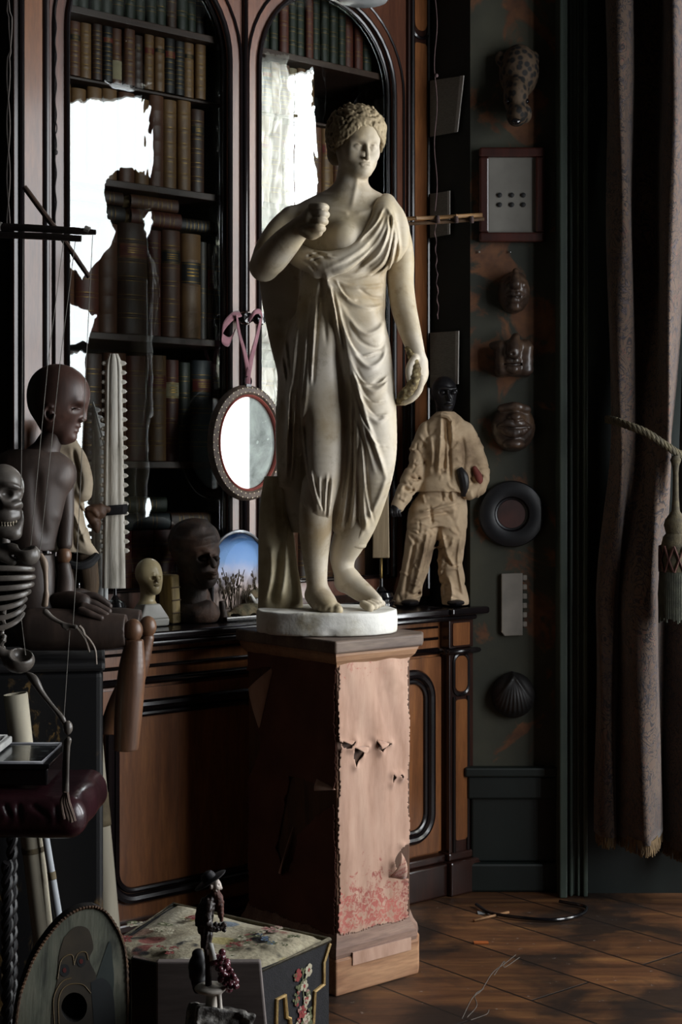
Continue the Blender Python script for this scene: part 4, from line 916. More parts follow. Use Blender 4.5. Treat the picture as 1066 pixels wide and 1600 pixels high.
part(skel, so, P, (-30, 45, 792, 855, -.07, .04), .0022, SKM, 'jaw', fn=f)
for i in range(8):
    x = -6 + i * 4.4; d = -.036 + .0011 * max(0, i - 3) ** 2
    m = MB().sphere(P.p(x, 815, d), P.r(1.9, 2.4, 4.2), 8, 6).sphere(P.p(x + .3, 822, d + .002), P.r(1.8, 2.2, 3.6), 8, 6); m.build('tooth', TEETH, skel, so)
def f(v):
    v.tube(P.t([(4, 832, .015, 8), (8, 852, .01, 9), (10, 865, .01, 12)]), .008)
    v.tube(P.t([(0, 858, -.01, 8), (16, 856, -.02, 8), (34, 862, -.02, 9), (48, 866, -.01, 14)]), .01); v.ell(P.p(44, 868, -.01), P.r(15, 20, 15), .01); v.ell(P.p(40, 856, -.015), P.r(13, 13, 8), .004, 's'); v.tube(P.t([(-20, 862, -.02, 8), (0, 868, -.02, 9), (20, 878, -.02, 6)]), .01)
part(skel, so, P, (-40, 66, 822, 890, -.06, .06), .0022, SKM, 'shoulder_girdle', fn=f)
for i, (y, xe) in enumerate(((890, 52), (901, 53), (912, 51), (923, 46), (934, 40), (945, 38), (956, 36))):
    rr = (xe + 8) * P.k; c = P.p(-8, y, .0); m = MB(); q = []
    for a in np.linspace(-1.1, 1.5, 18): q.append([c[0] + rr * sin(a), c[1] - rr * .7 * cos(a), c[2] - .006 * cos(a) * (i - 1), 4.3 * P.k])
    m.tube(q, 0, 8, flat=((0, 1, 0), .5)); m.build('rib', SKM, skel, so)
m = MB().tube([list(P.p(4 + 2.5 * sin(i * .9), 950 + i * 3, .01 + .004 * cos(i * .9))) + [(5 if i % 2 else 3.4) * P.k] for i in range(23)], 0, 8); m.build('spine', SKM, skel, so)
part(skel, so, P, (-25, 62, 1000, 1060, -.06, .06), .0022, SKM, 'pelvis', fn=lambda v: (v.ell(P.p(30, 1032), P.r(24, 26, 20), .005), v.ell(P.p(33, 1022, -.012), P.r(16, 20, 13), .004, 's'), v.tube(P.t([(-20, 1010, 0, 7), (0, 1018, -.01, 8), (20, 1036, -.01, 8)]), .01)))
part(skel, so, P, (55, 82, 860, 950, -.04, .04), .0018, M('pale_arm_bone', '6a5648', 'a08c78', 12, .5), 'upper_arm', [(64, 868, 0, 4), (69, 880, 0, 6), (71, 896, 0, 4), (72, 920, 0, 3.4), (72, 945, 0, 3)], [(72, 930, 0, 2.4), (67, 945, 0, 2.4)])
part(skel, so, P, (62, 128, 945, 990, -.05, .03), .0018, SKM, 'forearm', [(71, 956, -.01, 5), (82, 966, -.012, 4), (100, 975, -.015, 3), (118, 980, -.02, 4)], [(98, 980, -.02, 1.6), (104, 984, -.02, 1.6)])
HB = M('pale_hand_bone', '7a6c60', 'aca094', 14, .5)
m = MB()
for q in ([(119, 980), (130, 990), (141, 1001), (149, 1016), (151, 1038)], [(120, 981), (130, 994), (136, 1006), (140, 1019)], [(124, 978), (130, 985), (134, 1000), (138, 1015)]): m.tube(P.t([(x, y, -.02, 2.2 - .2 * i) for i, (x, y) in enumerate(q)], 4), 0, 6)
m.build('hand', HB, skel, so)
part(skel, so, P, (38, 112, 1045, 1135, -.06, .03), .002, SKM, 'femur', [(43, 1052, -.01, 3), (53, 1062, -.015, 7), (66, 1083, -.02, 4.6), (84, 1106, -.025, 3.6), (97, 1122, -.03, 4.6), (101, 1130, -.03, 3)])
part(skel, so, P, (90, 120, 1118, 1160, -.06, .0), .0018, SKM, 'knee', ells=[((106, 1137, -.03), (7.5, 8, 11))])
part(skel, so, P, (92, 120, 1150, 1245, -.06, .0), .0018, SKM, 'tibia', [(107, 1156, -.03, 5), (106, 1170, -.03, 3.6), (105, 1205, -.03, 3.2), (104, 1238, -.03, 4)], [(101, 1160, -.028, 2), (99, 1200, -.026, 1.8), (100, 1236, -.028, 2)])
m = MB()
for i, q in enumerate(([(102, 1238), (96, 1250), (97, 1266), (100, 1280)], [(103, 1238), (100, 1252), (104, 1270), (107, 1282)], [(104, 1238), (104, 1254), (109, 1271), (112, 1285)], [(105, 1238), (108, 1254), (114, 1272), (117, 1283)])): m.tube(P.t([(x, y, -.035 - .006 * i, 2.6) for x, y in q], 4), 0, 6)
m.build('foot', M('dark_foot_bone', '4a3a34', '7a665a', 14, .5), skel, so)
# control bars and threads
THR = M('grey_thread', '6a6660', '8a867e', 40, .8)
cb = P.p(60, 362); bar = empty('puppet_control', cb, 'black double control bar of the skeleton marionette, hung above it on a cord', 'puppet control')
BARM = M('dark_stick', '120d0b', '241a15', 20, .5, bump=.2)
m = MB().tube(P.t([(-30, 353, 0, 5), (40, 356, 0, 6), (120, 361, 0, 5.5), (150, 363, 0, 4)]), 0, 10); m.build('upper_bar', BARM, bar, cb)
m = MB().tube(P.t([(-30, 366, -.01, 5), (60, 369, -.01, 5.5), (127, 373, -.01, 5)]), 0, 10); m.build('lower_bar', BARM, bar, cb)
m = MB().tube(P.t([(-8, 352, 0, 7), (2, 354, 0, 7)]), 0, 10).tube(P.t([(132, 358, 0, 6.2), (140, 361, 0, 6.2)]), 0, 10); m.build('thread_binding', THR, bar, cb)
st = P.p(88, 362, .09); stick = empty('wooden_stick', st, 'thin brown stick slanting behind the black control bar, hung on a twisted cord', 'stick')
m = MB().tube(P.t([(38, 292, .09, 4.6), (60, 322, .09, 4.8), (100, 376, .09, 4.6), (140, 434, .09, 3.8)]), 0, 10); m.build('rod', M('brown_stick', '2a1c14', '4a3426', 20, .6, bump=.3), stick, st)
m = MB().tube([list(W(87 + 1.2 * sin(i * 1.1), -60 + i * 8, 3.09)) + [.0014] for i in range(52)], 0, 6); m.sphere(W(86, 238, 3.09), .006).tube([W(86 + 3 * sin(a), 200 - 9 * cos(a), 3.09) for a in np.linspace(0, 6.2, 12)], .0012, 6, True); m.build('cord', M('twisted_dark_cord', '14100f', '221c1a', 30, .8), stick, st)
def thread(name, pts, r, label, grp=None, mat=THR):
    o = MB().tube(pts, r, 6).build(name, mat, None, pts[0][:3]); tag(o, label, 'thread', grp); return o
TL = 'fine thread of the skeleton marionette, '
for pts, l in (([(36, 370, 0), (35, 570, -.06), (33, 762, -.04)], 'leftmost one beside the lay figure head'), ([(100, 372, 0), (75, 565, -.09), (48, 852, -.0)], 'crossing the ear of the lay figure'), ([(118, 374, 0), (94, 565, -.07), (62, 866, 0)], 'just right of the lay figure ear'), ([(145, 364, 0), (135, 560, -.04), (120, 880, -.03), (114, 979, -.02)], 'past the lay figure face to the skeleton hand'), ([(12, 960, 0), (33, 965, 0), (40, 1024, -.01)], 'short one into the skeleton pelvis'), ([(109, 985, -.02), (104, 1060, -.025), (100, 1120, -.03)], 'between the skeleton hand and knee')):
    thread('puppet_thread', [P.p(*q) for q in pts], .0007, TL + l, 'threads of the skeleton marionette')
m = MB()
for k in range(2): m.tube([list(P.p(13 + 2.5 * sin(i * .35 + k * 3) + (3 if 12 < i < 20 else 0), -90 + i * 9, 0)) + [.0016] for i in range(51)], 0, 6)
o = m.build('hanging_cord', M('pale_frayed_cord', '4a4440', '6a625c', 30, .9), None, P.p(13, 300)); tag(o, 'frayed pale double cord hanging straight down at the left above the control bar', 'cord')

# ---------- leather stool with boxes ----------
Y = 3.1; stl = W(10, 1250, Y); stl[2] = 0; stool = empty('leather_stool', stl, 'stool with a shiny oxblood leather seat and barley-twist legs at the left', 'stool')
v = Vol([-1.05, 2.96, .56], [-.47, 3.36, .70], .004)
v.box([-.765, 3.165, .622], [.262, .165, .042], 0, rd=.038); v.ell([-.76, 3.16, .648], [.25, .155, .028], .02)
for z, y in (): v.tube(cr([[-1.02, 3.004, z, .004], [-.545, 3.004, z, .004], [-.512, 3.03, z, .004], [-.508, 3.30, z, .004]], 6), .006)
for i in range(14): v.tube(cr([[-1.0 + i * .037, 2.992, .6, .003], [-.99 + i * .037 + .01 * sin(i * 3), 2.998, .625, .0035], [-1.0 + i * .037 + .01 * sin(i * 5), 3.01, .648, .002]], 4), .008, 's')
v.noise(.0016, 60, 2); LEA = M('oxblood_leather', '1a0a0e', '32161c', 14, .3, bump=.25, bscale=60, coat=.25)
v.mesh('seat', LEA, stool, stl)
m = MB().box(-1.0, -.53, 3.03, 3.31, .53, .585); bevel(m.build('seat_rail', BLACK, stool, smooth=False), .006)
for lx, ly in ((-.663, 3.05), (-.975, 3.05), (-.705, 3.29), (-.975, 3.29)):
    v = MB(); n = 70
    for ph in (0, pi): v.tube([[lx + .0055 * cos(i * .75 + ph), ly + .0055 * sin(i * .75 + ph), .06 + i * .0068, .0075] for i in range(n)], 0, 8)
    v.lathe([(.012, 0), (.018, .01), (.02, .03), (.014, .05), (.012, .065)], 14, (lx, ly, 0)); v.build('leg', M('ebonised_leg', '0a090a', '151214', 10, .5), stool, stl)
bl = W(45, 1243, 3.06); bl[2] = .672
jb = empty('inlaid_box', bl, 'flat dark box with an inlaid patterned lid lying on the leather stool', 'box')
m = MB().box(-.98, -.585, 3.06, 3.29, .678, .712); bevel(m.build('body', BLACK, jb, bl, smooth=False), .003)
def mk_inlay():
    t = NT('mother_of_pearl_inlay'); vo = t.node('ShaderNodeTexVoronoi'); t.l.new(t.coord(), vo.inputs['Vector']); vo.inputs['Scale'].default_value = 34
    b = t.ramp(vo.outputs['Distance'], [(.25, '4c5252'), (.4, '1a1c1e')]); t.color(b); t.set(rough=.25, coat=.4); return t.m
m = MB().box(-.985, -.58, 3.055, 3.295, .712, .722); bevel(m.build('lid', BLACK, jb, bl, smooth=False), .002)
m = MB().box(-.97, -.60, 3.07, 3.28, .7221, .7226); m.build('inlay_panel', mk_inlay(), jb, bl, smooth=False)
m = MB().tube([(-.972, 3.068, .7235), (-.598, 3.068, .7235), (-.598, 3.282, .7235), (-.972, 3.282, .7235)], .0025, 6, True); m.build('lid_border', M('bone_stringing', '5a5a5c', '74747a', 20, .4), jb, bl)
tl = np.array([-.80, 3.17, .7228]); tile = empty('carved_plaque', tl, 'small white carved plaque lying on the dark inlaid box', 'plaque')
WHT = M('white_carved_stone', '8e8e8c', 'b4b4b0', 20, .6, bump=.15)
m = MB().box(-.95, -.70, 3.08, 3.27, .7265, .742); bevel(m.build('slab', WHT, tile, tl, smooth=False), .003)
m = MB(); m.tube([(-.94, 3.09, .7425), (-.71, 3.09, .7425), (-.71, 3.26, .7425), (-.94, 3.26, .7425)], .004, 6, True); m.build('raised_border', WHT, tile, tl)
m = MB().tube([(-.80 + .045 * cos(a), 3.175 + .045 * sin(a), .743) for a in np.linspace(0, 2 * pi, 25)[:-1]], .0035, 6, True)
for i in range(8): m.sphere((-.80 + .022 * cos(i * pi / 4), 3.175 + .022 * sin(i * pi / 4), .742), (.011, .011, .005), 8, 5)
m.build('rosette', M('grey_rosette', '6a6c6c', '8a8a88', 20, .6), tile, tl)
# ---------- rolled papers ----------
ROLL = M('rolled_paper', '9a9280', 'b8b09c', 5, .8, stretch=(4, 4, .4)); 
def roll(px, label, mat, band=None, Y0=3.4, thick=.9, nm='paper_roll'):
    a = W(*px[0][:2], Y0); b = W(*px[1][:2], Y0); ra, rb_ = px[0][2] * Y0 / F, px[1][2] * Y0 / F
    if b[2] < 0: t = (a[2]) / (a[2] - b[2]); b = a + (b - a) * t
    e = empty(nm, [b[0], b[1], 0], label, 'paper roll', 'rolled papers leaning behind the stool'); q = []
    m = MB(); n = 22
    for s_, rr in ((0, ra), (1, rb_)): pass
    ax = (b - a) / np.linalg.norm(b - a); N = np.cross(ax, [0, 1, 0]); N /= np.linalg.norm(N); B = np.cross(ax, N)
    rows = []
    for t in np.linspace(0, 1, 12):
        c = a + (b - a) * t; r_ = ra + (rb_ - ra) * t; rows.append([c + r_ * (1 - .10 * k / 40) * (N * cos(k * .33) + B * sin(k * .33)) for k in range(46)])
    o = m.grid(rows).build('sheet', mat, e, [b[0], b[1], 0]); solidify(o, .0012)
    if band:
        m = MB(); t0, t1 = band; rows = []
        for t in np.linspace(t0, t1, 6):
            c = a + (b - a) * t; r_ = (ra + (rb_ - ra) * t) * 1.06; rows.append([c + r_ * (1 + .03 * sin(k * 2 + t * 30)) * (N * cos(k * .35) + B * sin(k * .35)) for k in range(18)])
        o = m.grid(rows, True).build('paper_band', M('brown_wrapping_paper', '4a4030', '75684e', 14, .8, bump=.5), e, [b[0], b[1], 0]); solidify(o, .001)
    return e
roll([(24, 1084, 19), (88, 1640, 15)], 'thick cream paper roll standing behind the leather stool, left of the pedestal', ROLL, (.43, .445))
roll([(62, 1250, 5), (112, 1560, 7)], 'thin bluish white paper roll beside the thick cream one', M('bluish_paper', '9ca2a8', 'b8bcc0', 5, .8), (.36, .40), 3.38)
roll([(146, 1120, 11), (176, 1571, 22)], 'white paper roll with a brown paper band at the right of the black pedestal', ROLL, (.28, .40), 3.88)
# ---------- painted shield board ----------
Y = 2.56; q = [(149, 1417), (165, 1425), (180, 1445), (191, 1468), (197, 1495), (199, 1530), (199, 1600), (190, 1660), (150, 1700), (90, 1715), (40, 1700), (22, 1650), (25, 1600), (31, 1558), (40, 1530), (50, 1504), (62, 1482), (76, 1462), (92, 1443), (110, 1428), (130, 1419)]
out = cr([list(p) for p in q] + [list(q[0])], 4)[:-1]; lean = lambda y, x=110: .12 * (1700 - y) / 300 + .0003 * (x - 110)
sh0 = W(110, 1715, Y); shield = empty('painted_board', sh0, 'rounded dark board painted with a face, nail-studded edge, standing bottom left', 'painted board')
hole = [(116 + 20 * cos(a) + 3 * sin(a), 1574 + 23 * sin(a) - 4 * cos(a)) for a in np.linspace(0, 2 * pi, 25)[:-1]]
def mk_shield():
    t = NT('painted_board_paint'); n = t.noise(t.coord((3, 1, 1), (0, R(20), 0)), 6, 6, .6, .8); n2 = t.noise(t.coord((6, 1, .6)), 30, 4)
    b = t.ramp(n, [(.3, '363831'), (.5, '646658'), (.7, '7c7868')]); b = t.mixc(t.math('MULTIPLY', t.step(n2, .6, .75), .5), b, '1e1a16'); t.color(b); t.set(rough=.55); t.bump(n2, .2, .003); return t.m
def face_ring(outer, inner, y_off, mat, name, par, org, th=.0):
    bm = bmesh.new(); loops = []
    for lp_ in (outer, inner):
        if lp_ is None: continue
        vs = [bm.verts.new([float(c) for c in W(x, y, Y + y_off + lean(y, x)) - org]) for x, y in lp_]; es = [bm.edges.new((vs[i], vs[(i + 1) % len(vs)])) for i in range(len(vs))]; loops += es
    bmesh.ops.triangle_fill(bm, use_beauty=True, use_dissolve=False, edges=loops)
    me = bpy.data.meshes.new(name); bm.to_mesh(me); bm.free(); o = link(name, me, mat, par, smooth=False)
    if th: solidify(o, th, 1 if True else 0)
    return o
SHM = mk_shield()
face_ring(out, hole, .0, SHM, 'board', shield, sh0, .0)
back = [(x - 20, y + 2) for x, y in out]; m = MB(); n = len(out)
A = [W(x, y, Y + lean(y, x)) for x, y in out]; B = [p + np.array([-.012, .03, 0]) for p in A]; m.grid([list(A) + [A[0]], list(B) + [B[0]]]); m.add(B, [tuple(range(n))]); 
A2 = [W(x, y, Y + lean(y, x)) for x, y in hole]; B2 = [p + np.array([-.006, .028, 0]) for p in A2]; m.grid([list(A2) + [A2[0]], list(B2) + [B2[0]]]); m.build('board_edge', M('board_edge_black', '0a0908', '18120e', 12, .7), shield, sh0, smooth=False)
m = MB(); rs = random.Random(2); N_ = 200; oo = cr([list(p) for p in out] + [list(out[0])], 3)
m.tube([list(W(x, y, Y + lean(y, x) - .001)) + [.0022 + .0012 * (i % 3 == 0)] for i, (x, y) in enumerate(oo[:-1])], 0, 6, True); m.build('nailed_edge', M('worn_nailed_edge', '2a1a10', '6a4a2c', 90, .7, bump=.5), shield, sh0)
face_ring([(x, y) for x, y in cr([[100, 1465], [118, 1448], [138, 1452], [146, 1480], [140, 1500], [152, 1530], [162, 1600], [120, 1620], [84, 1620], [82, 1570], [90, 1530], [92, 1495], [100, 1465]], 5)[:-1]], hole, -.0008, M('painted_brown_face', '26221c', '463c2e', 14, .55), 'painted_face', shield, sh0)
for cx, cy, rx, ry, tl_ in ((101, 1516, 8, 10, .3), (127, 1502, 7, 9, .3)):
    face_ring([(cx + rx * cos(a), cy + ry * sin(a)) for a in np.linspace(0, 2 * pi, 17)[:-1]], None, -.0014, M('painted_eye_dark', '191b1c', '222426', 20, .5), 'painted_eye', shield, sh0); face_ring([(cx + 3 * cos(a), cy + 4 * sin(a)) for a in np.linspace(0, 2 * pi, 13)[:-1]], None, -.0019, M('painted_eye_red', '4a1414', '5a201c', 20, .5), 'painted_pupil', shield, sh0)
m = MB()
for c in ([(90, 1530), (96, 1500), (112, 1492), (116, 1508)], [(116, 1505), (122, 1490), (134, 1488), (138, 1500)], [(92, 1600), (92, 1560), (104, 1540), (128, 1538), (142, 1552)], [(85, 1600), (84, 1560), (96, 1535), (112, 1528)]): m.tube([list(W(x, y, Y + lean(y, x) - .001)) + [.0009] for x, y in cr([list(p) for p in c], 6)], 0, 6)
m.build('painted_lines', M('painted_ochre_line', '5a4a30', '7a6440', 30, .6), shield, sh0)
face_ring([(x, y) for x, y in cr([[150, 1530], [160, 1500], [172, 1470], [176, 1500], [178, 1540], [170, 1600], [160, 1560], [150, 1530]], 5)[:-1]], None, -.0009, M('painted_teal_patch', '2a3230', '38403c', 14, .55), 'painted_patch', shield, sh0)
face_ring([(x, y) for x, y in cr([[142, 1535], [160, 1528], [175, 1545], [180, 1590], [178, 1640], [150, 1640], [146, 1590], [142, 1535]], 5)[:-1]], None, -.0012, M('painted_dark_cheek', '1c2022', '262a2c', 14, .55), 'painted_dark_patch', shield, sh0)  # dark blue-grey shape in the board's own painting
# ---------- ottoman ----------
ZO = .45
def top(px, py): Yq = F * (1.3 - ZO) / (py - 740); return np.array([(px - 533) / F * Yq, Yq])
cB, cR = top(271, 1403), top(514, 1457); e2 = np.array([-.2, -.31]); cN, cL = cR + e2, top(165, 1470)
oc = np.array([*((cB + cN) / 2), 0]); ott = empty('needlework_ottoman', oc, 'worn square ottoman covered in floral needlework with black embroidered sides, on the floor', 'ottoman')
def mk_needle():
    t = NT('worn_floral_needlework'); co = t.coord(); n = t.noise(co, 9, 5, .6, .4); vo = t.node('ShaderNodeTexVoronoi'); t.l.new(co, vo.inputs['Vector']); vo.inputs['Scale'].default_value = 15
    st = t.noise(co, 130, 2); b = t.ramp(n, [(.3, '857b64'), (.5, 'b0a68c'), (.68, 'c4bca6')])
    cell = t.sep(vo.outputs['Color']); fl = t.step(vo.outputs['Distance'], .42, .34); pk = t.step(cell[0], .58, .62)
    fc = t.ramp(cell[1], [(.2, '8a2a2c'), (.4, 'b4625a'), (.5, '5a7088'), (.7, 'a89a5a'), (.9, 'd0c8b4')], 'CONSTANT'); b = t.mixc(t.math('MULTIPLY', t.math('MULTIPLY', fl, pk), .8), b, fc)
    b = t.mixc(t.step(t.noise(co, 5, 4, .6), .585, .61), b, '2a2826'); b = t.mixc(.4, b, t.ramp(st, [(.35, (.5, .5, .5)), (.65, (1, 1, 1))]), 'MULTIPLY')
    t.color(b); t.bump(st, .5, .003); t.set(rough=.95); return t.m
rows = []; ng = 36
for i in range(ng + 1):
    r_ = []
    for j in range(ng + 1):
        u, v_ = i / ng, j / ng; p = (cB + (cR - cB) * u) * (1 - v_) + (cL + (cN - cL) * u) * v_; ed = min(u, 1 - u, v_, 1 - v_)
        r_.append([p[0], p[1], ZO - .012 * max(0, 1 - ed * 14) ** 2 + .006 * sin(u * 9) * sin(v_ * 7) + .012 * min(ed * 6, 1) - .012])
    rows.append(r_)
MB().grid(rows).build('top_cover', mk_needle(), ott, oc)
m = MB(); base = [np.array([*p, .03]) for p in (cB, cR, cN, cL)]; m.hexa(base, [p + np.array([0, 0, ZO - .045]) for p in base]); m.build('black_sides', M('black_needlework', '100f11', '1c1b1f', 90, .95, bump=.4), ott, oc, smooth=False)
m = MB(); ee = [np.array([*p, ZO - .014]) for p in (cB, cR, cN, cL)]; m.tube(ee, .0055, 8, True); m.build('piping', M('worn_piping', '4e4838', '857b64', 50, .9, bump=.4), ott, oc)
# embroidery on the right side: gold scrolled band, flowers, tassel
sd = (cN - cR); sl_ = np.linalg.norm(sd); sdn = sd / sl_; nrm = np.array([-sdn[1], sdn[0]]); nrm = nrm if nrm[0] > 0 else -nrm
def SP(u, z, o=.002): p = cR + sdn * u + nrm * o; return [p[0], p[1], z]
GB = M('gold_braid', '9a7a46', 'c4a468', 80, .7, bump=.4)
g = [(.0, .43), (.02, .40), (.02, .36), (.05, .355), (.055, .30), (.075, .265), (.10, .262), (.125, .285), (.13, .33), (.14, .335), (.145, .375), (.17, .375), (.172, .33), (.20, .325), (.205, .27), (.22, .22), (.25, .21), (.28, .23), (.285, .30), (.30, .305), (.305, .35), (.335, .35), (.36, .34)]
o = MB().tube([SP(u, z) for u, z in g], .0042, 6).build('gold_braid', GB, ott, oc)
m = MB().tube([SP(.087 + .0, .262), SP(.087, .25)], .004, 6).lathe([(.003, .0), (.009, .006), (.01, .012), (.006, .035), (.004, .04)], 12, SP(.087, .20, .006)); m.build('tassel', GB, ott, oc)
rs = random.Random(9); cols = [M('embroidered_' + n_, a, b, 60, .95) for n_, a, b in (('red', '6e2226', '8e3e38'), ('pink', '8e625c', 'a5837a'), ('cream', '9a917a', 'b6ae98'), ('green', '4a5034', '66694a'), ('blue', '42546c', '687c94'))]
m = MB()
def petals(c, fn, n, r, mi, ctr):
    m.cur = mi
    for k in range(n):
        a = 2 * pi * k / n + rs.random(); u, z = c[0] + r * cos(a), c[1] + r * sin(a)
        m.add([fn(u + r * .75 * cos(b) * (1 if k % 2 else .8), z + r * .6 * sin(b)) for b in np.linspace(0, 2 * pi, 8)[:-1]], [tuple(range(7))])
    m.cur = ctr; m.add([fn(c[0] + r * .5 * cos(b), c[1] + r * .5 * sin(b), .0005) for b in np.linspace(0, 2 * pi, 8)[:-1]], [tuple(range(7))])
sf = lambda u, z, o=0: SP(u, z, .0022 + o + rs.random() * .001)
for uc in (.085, .24):
    m = MB(); m.add([SP(uc + .002 * sin(k), .405 - k * .012, .0016) for k in range(12)] + [SP(uc + .003 + .002 * sin(k), .405 - k * .012, .0016) for k in range(11, -1, -1)], [tuple(range(24))]); m.mi[-1] = 3
    for c in ((.0, .375), (.005, .33), (.0, .295), (-.015, .40), (.02, .40), (-.01, .35), (.012, .27), (-.015, .31)): petals((uc + c[0], c[1]), sf, 6, .0075, rs.choice([0, 0, 1, 2, 2, 3]), rs.choice([2, 0]))
    for i in range(22): petals((uc + rs.uniform(-.022, .022), rs.uniform(.27, .40)), sf, 5, rs.uniform(.003, .006), rs.choice([0, 1, 2, 2, 3]), 2)
    for i in range(14): petals((uc + rs.uniform(-.03, .03), rs.uniform(.28, .41)), sf, 3, .005, 3, 3)
    m.build('flower_stitching', cols, ott, oc, smooth=False)
tf = lambda c0: (lambda u, z, o=0: [c0[0] + u, c0[1] + z, ZO + .0073 + o + rs.random() * .001])
for px_, py_, mi, ct, r_ in ((375, 1485, 0, 2, .016), (390, 1480, 0, 1, .014), (368, 1473, 2, 2, .013), (418, 1470, 4, 2, .014), (436, 1480, 4, 2, .014), (428, 1460, 1, 0, .015), (306, 1442, 0, 1, .016), (265, 1491, 0, 1, .016), (265, 1455, 2, 2, .018), (255, 1462, 2, 2, .016), (215, 1450, 2, 1, .016), (452, 1468, 3, 3, .012), (402, 1466, 3, 2, .012), (205, 1474, 0, 1, .012), (345, 1505, 2, 1, .02)):
    m = MB()
    for q_ in range(5): petals((rs.uniform(-1.3, 1.3) * r_, rs.uniform(-1.3, 1.3) * r_), tf(top(px_, py_)), 6, r_ * rs.uniform(.22, .5), rs.choice([mi, mi, mi, 2, 3]), rs.choice([ct, mi, 3]))
    m.build('flower_stitching', cols, ott, oc, smooth=False)
# ---------- dark leaning board in front of it ----------
Yb = 2.50; b0 = W(330, 1600, Yb); b0[2] = 0; brd = empty('dark_board', b0, 'plain dark wooden board standing upright in front of the ottoman', 'board')
DBW = wood('dark_grey_board', '655c59', '877c78', .6, 4, 'x', coat=0); zt = W(0, 1503, Yb)[2]
def ptx(px, z, Y=Yb): return (px - 533) / F * Y
m = MB(); A = [np.array([ptx(244, 0), Yb, 0]), np.array([ptx(452, 0), Yb, 0]), np.array([ptx(407, 0), Yb, zt]), np.array([ptx(244, 0), Yb, zt])]; m.hexa(A, [p + np.array([0, .018, 0]) for p in A]); bevel(m.build('front_panel', DBW, brd, b0, smooth=False), .003)
m = MB(); A = [np.array([ptx(200, 0), Yb + .03, 0]), np.array([ptx(244, 0) + .004, Yb + .002, 0]), np.array([ptx(244, 0) + .004, Yb + .002, zt - .003]), np.array([ptx(200, 0), Yb + .03, zt - .002])]; m.hexa(A, [p + np.array([.002, .016, 0]) for p in A]); bevel(m.build('side_panel', BLACK, brd, b0, smooth=False), .003)
# ---------- bearded figurine ----------
P = Px(2.4); f0 = P.p(330, 1600); f0[2] = 0; fig = empty('bearded_figurine', f0, 'small carved bearded man in a broad hat on a white disc, before the ottoman', 'figurine')
DK = M('dark_carved_vine', '1a1210', '36261f', 40, .5, bump=.4, coat=.2); 
m = MB(); ax = Matrix.Rotation(R(33), 3, 'Y').to_3x3(); Mh = Matrix.Rotation(R(-32), 3, 'Y')
m.lathe([(.0285 * .93, -.001), (.0285, .0008), (.026, .0025), (.012, .0035), (.0115, .009), (.009, .0135), (.004, .0155), (0, .016)], 26, P.p(329, 1376), M=Mh, sx=1, sy=.9); m.build('hat', M('dark_felt_hat', '1c1a1d', '302d31', 20, .6), fig, f0)
def f(v): v.ell(P.p(338, 1384), P.r(7.5, 9, 11), .003); v.tube(P.t([(343, 1381, 0, 1.6), (345.5, 1388, 0, 2.2)]), .003); v.ell(P.p(330, 1386, -.008), P.r(2.5, 2.5, 4), .003); v.ell(P.p(342, 1383, -.007), P.r(1.6, 2, 1.4), .002, 's'); v.tube(P.t([(339, 1391, -.008, 1.3), (344, 1391, 0, 1.3)]), .001, 's')
part(fig, f0, P, (325, 352, 1368, 1402, -.02, .02), .0008, M('painted_pale_face', 'a89c90', 'cabeb2', 30, .45), 'face', fn=f)
part(fig, f0, P, (324, 356, 1388, 1445, -.022, .022), .001, M('russet_beard', '3a1d15', '6a3a2a', 60, .6, stretch=(4, 4, 1), bump=.5), 'beard', [(336, 1394, 0, 7), (341, 1404, 0, 8), (344, 1420, 0, 6), (346, 1438, 0, 3)], nz=(.0006, 900, 3))
part(fig, f0, P, (300, 360, 1396, 1484, -.03, .03), .0013, DK, 'coat', [(330, 1404, 0, 8), (322, 1418, 0, 13), (319, 1440, 0, 13), (323, 1462, 0, 10), (322, 1476, 0, 8)], [(326, 1414, -.014, 7), (324, 1436, -.02, 6.5), (330, 1450, -.02, 6), (343, 1449, -.014, 5), (351, 1446, -.01, 4)], nz=(.0014, 700, 6))
m = MB(); rs = random.Random(4)
for i in range(16): m.sphere(P.p(rs.uniform(334, 352), rs.uniform(1442, 1456), rs.uniform(-.025, -.01)), rs.uniform(2.4, 3.6) * P.k, 8, 6)
m.build('held_fruit', DK, fig, f0)
m = MB().tube(P.t([(322, 1470, 0, 6.5), (325, 1500, 0, 5), (326, 1545, 0, 5.5)]), 0, 10); m.build('trunk', DK, fig, f0)
m = MB().hexa([P.p(325, 1472, -.02), P.p(333, 1474, -.022), P.p(339, 1499, -.022), P.p(328, 1502, -.02)], [P.p(325, 1472, -.022), P.p(333, 1474, -.024), P.p(339, 1499, -.024), P.p(328, 1502, -.022)]); m.build('paper_tag', M('white_paper_tag', 'cfcdc6', 'e2e0da', 20, .8), fig, f0)
for i in range(64):
    t = rs.random(); x = 338 + 24 * t + rs.uniform(-12, 12) * (1 - .3 * t); y = 1492 + 50 * t + rs.uniform(-6, 6)
    m = MB().sphere(P.p(x, y, rs.uniform(-.02, .02)), rs.uniform(4.4, 6.2) * P.k, 10, 8); m.build('grape', M('purple_grape', '3a161e', '66303a', 20, .25, coat=.3), fig, f0)
part(fig, f0, P, (290, 330, 1484, 1556, .0, .06), .0015, M('black_lump', '09080a', '131114', 20, .5), 'dark_lump', [(310, 1494, .03, 10), (308, 1515, .03, 14), (311, 1540, .03, 11)], nz=(.0015, 300, 4))  # plain dark lumpy mass left of the trunk
WC = M('white_fungus_disc', 'bcb4a8', 'dcd4c8', 20, .7, bump=.2)
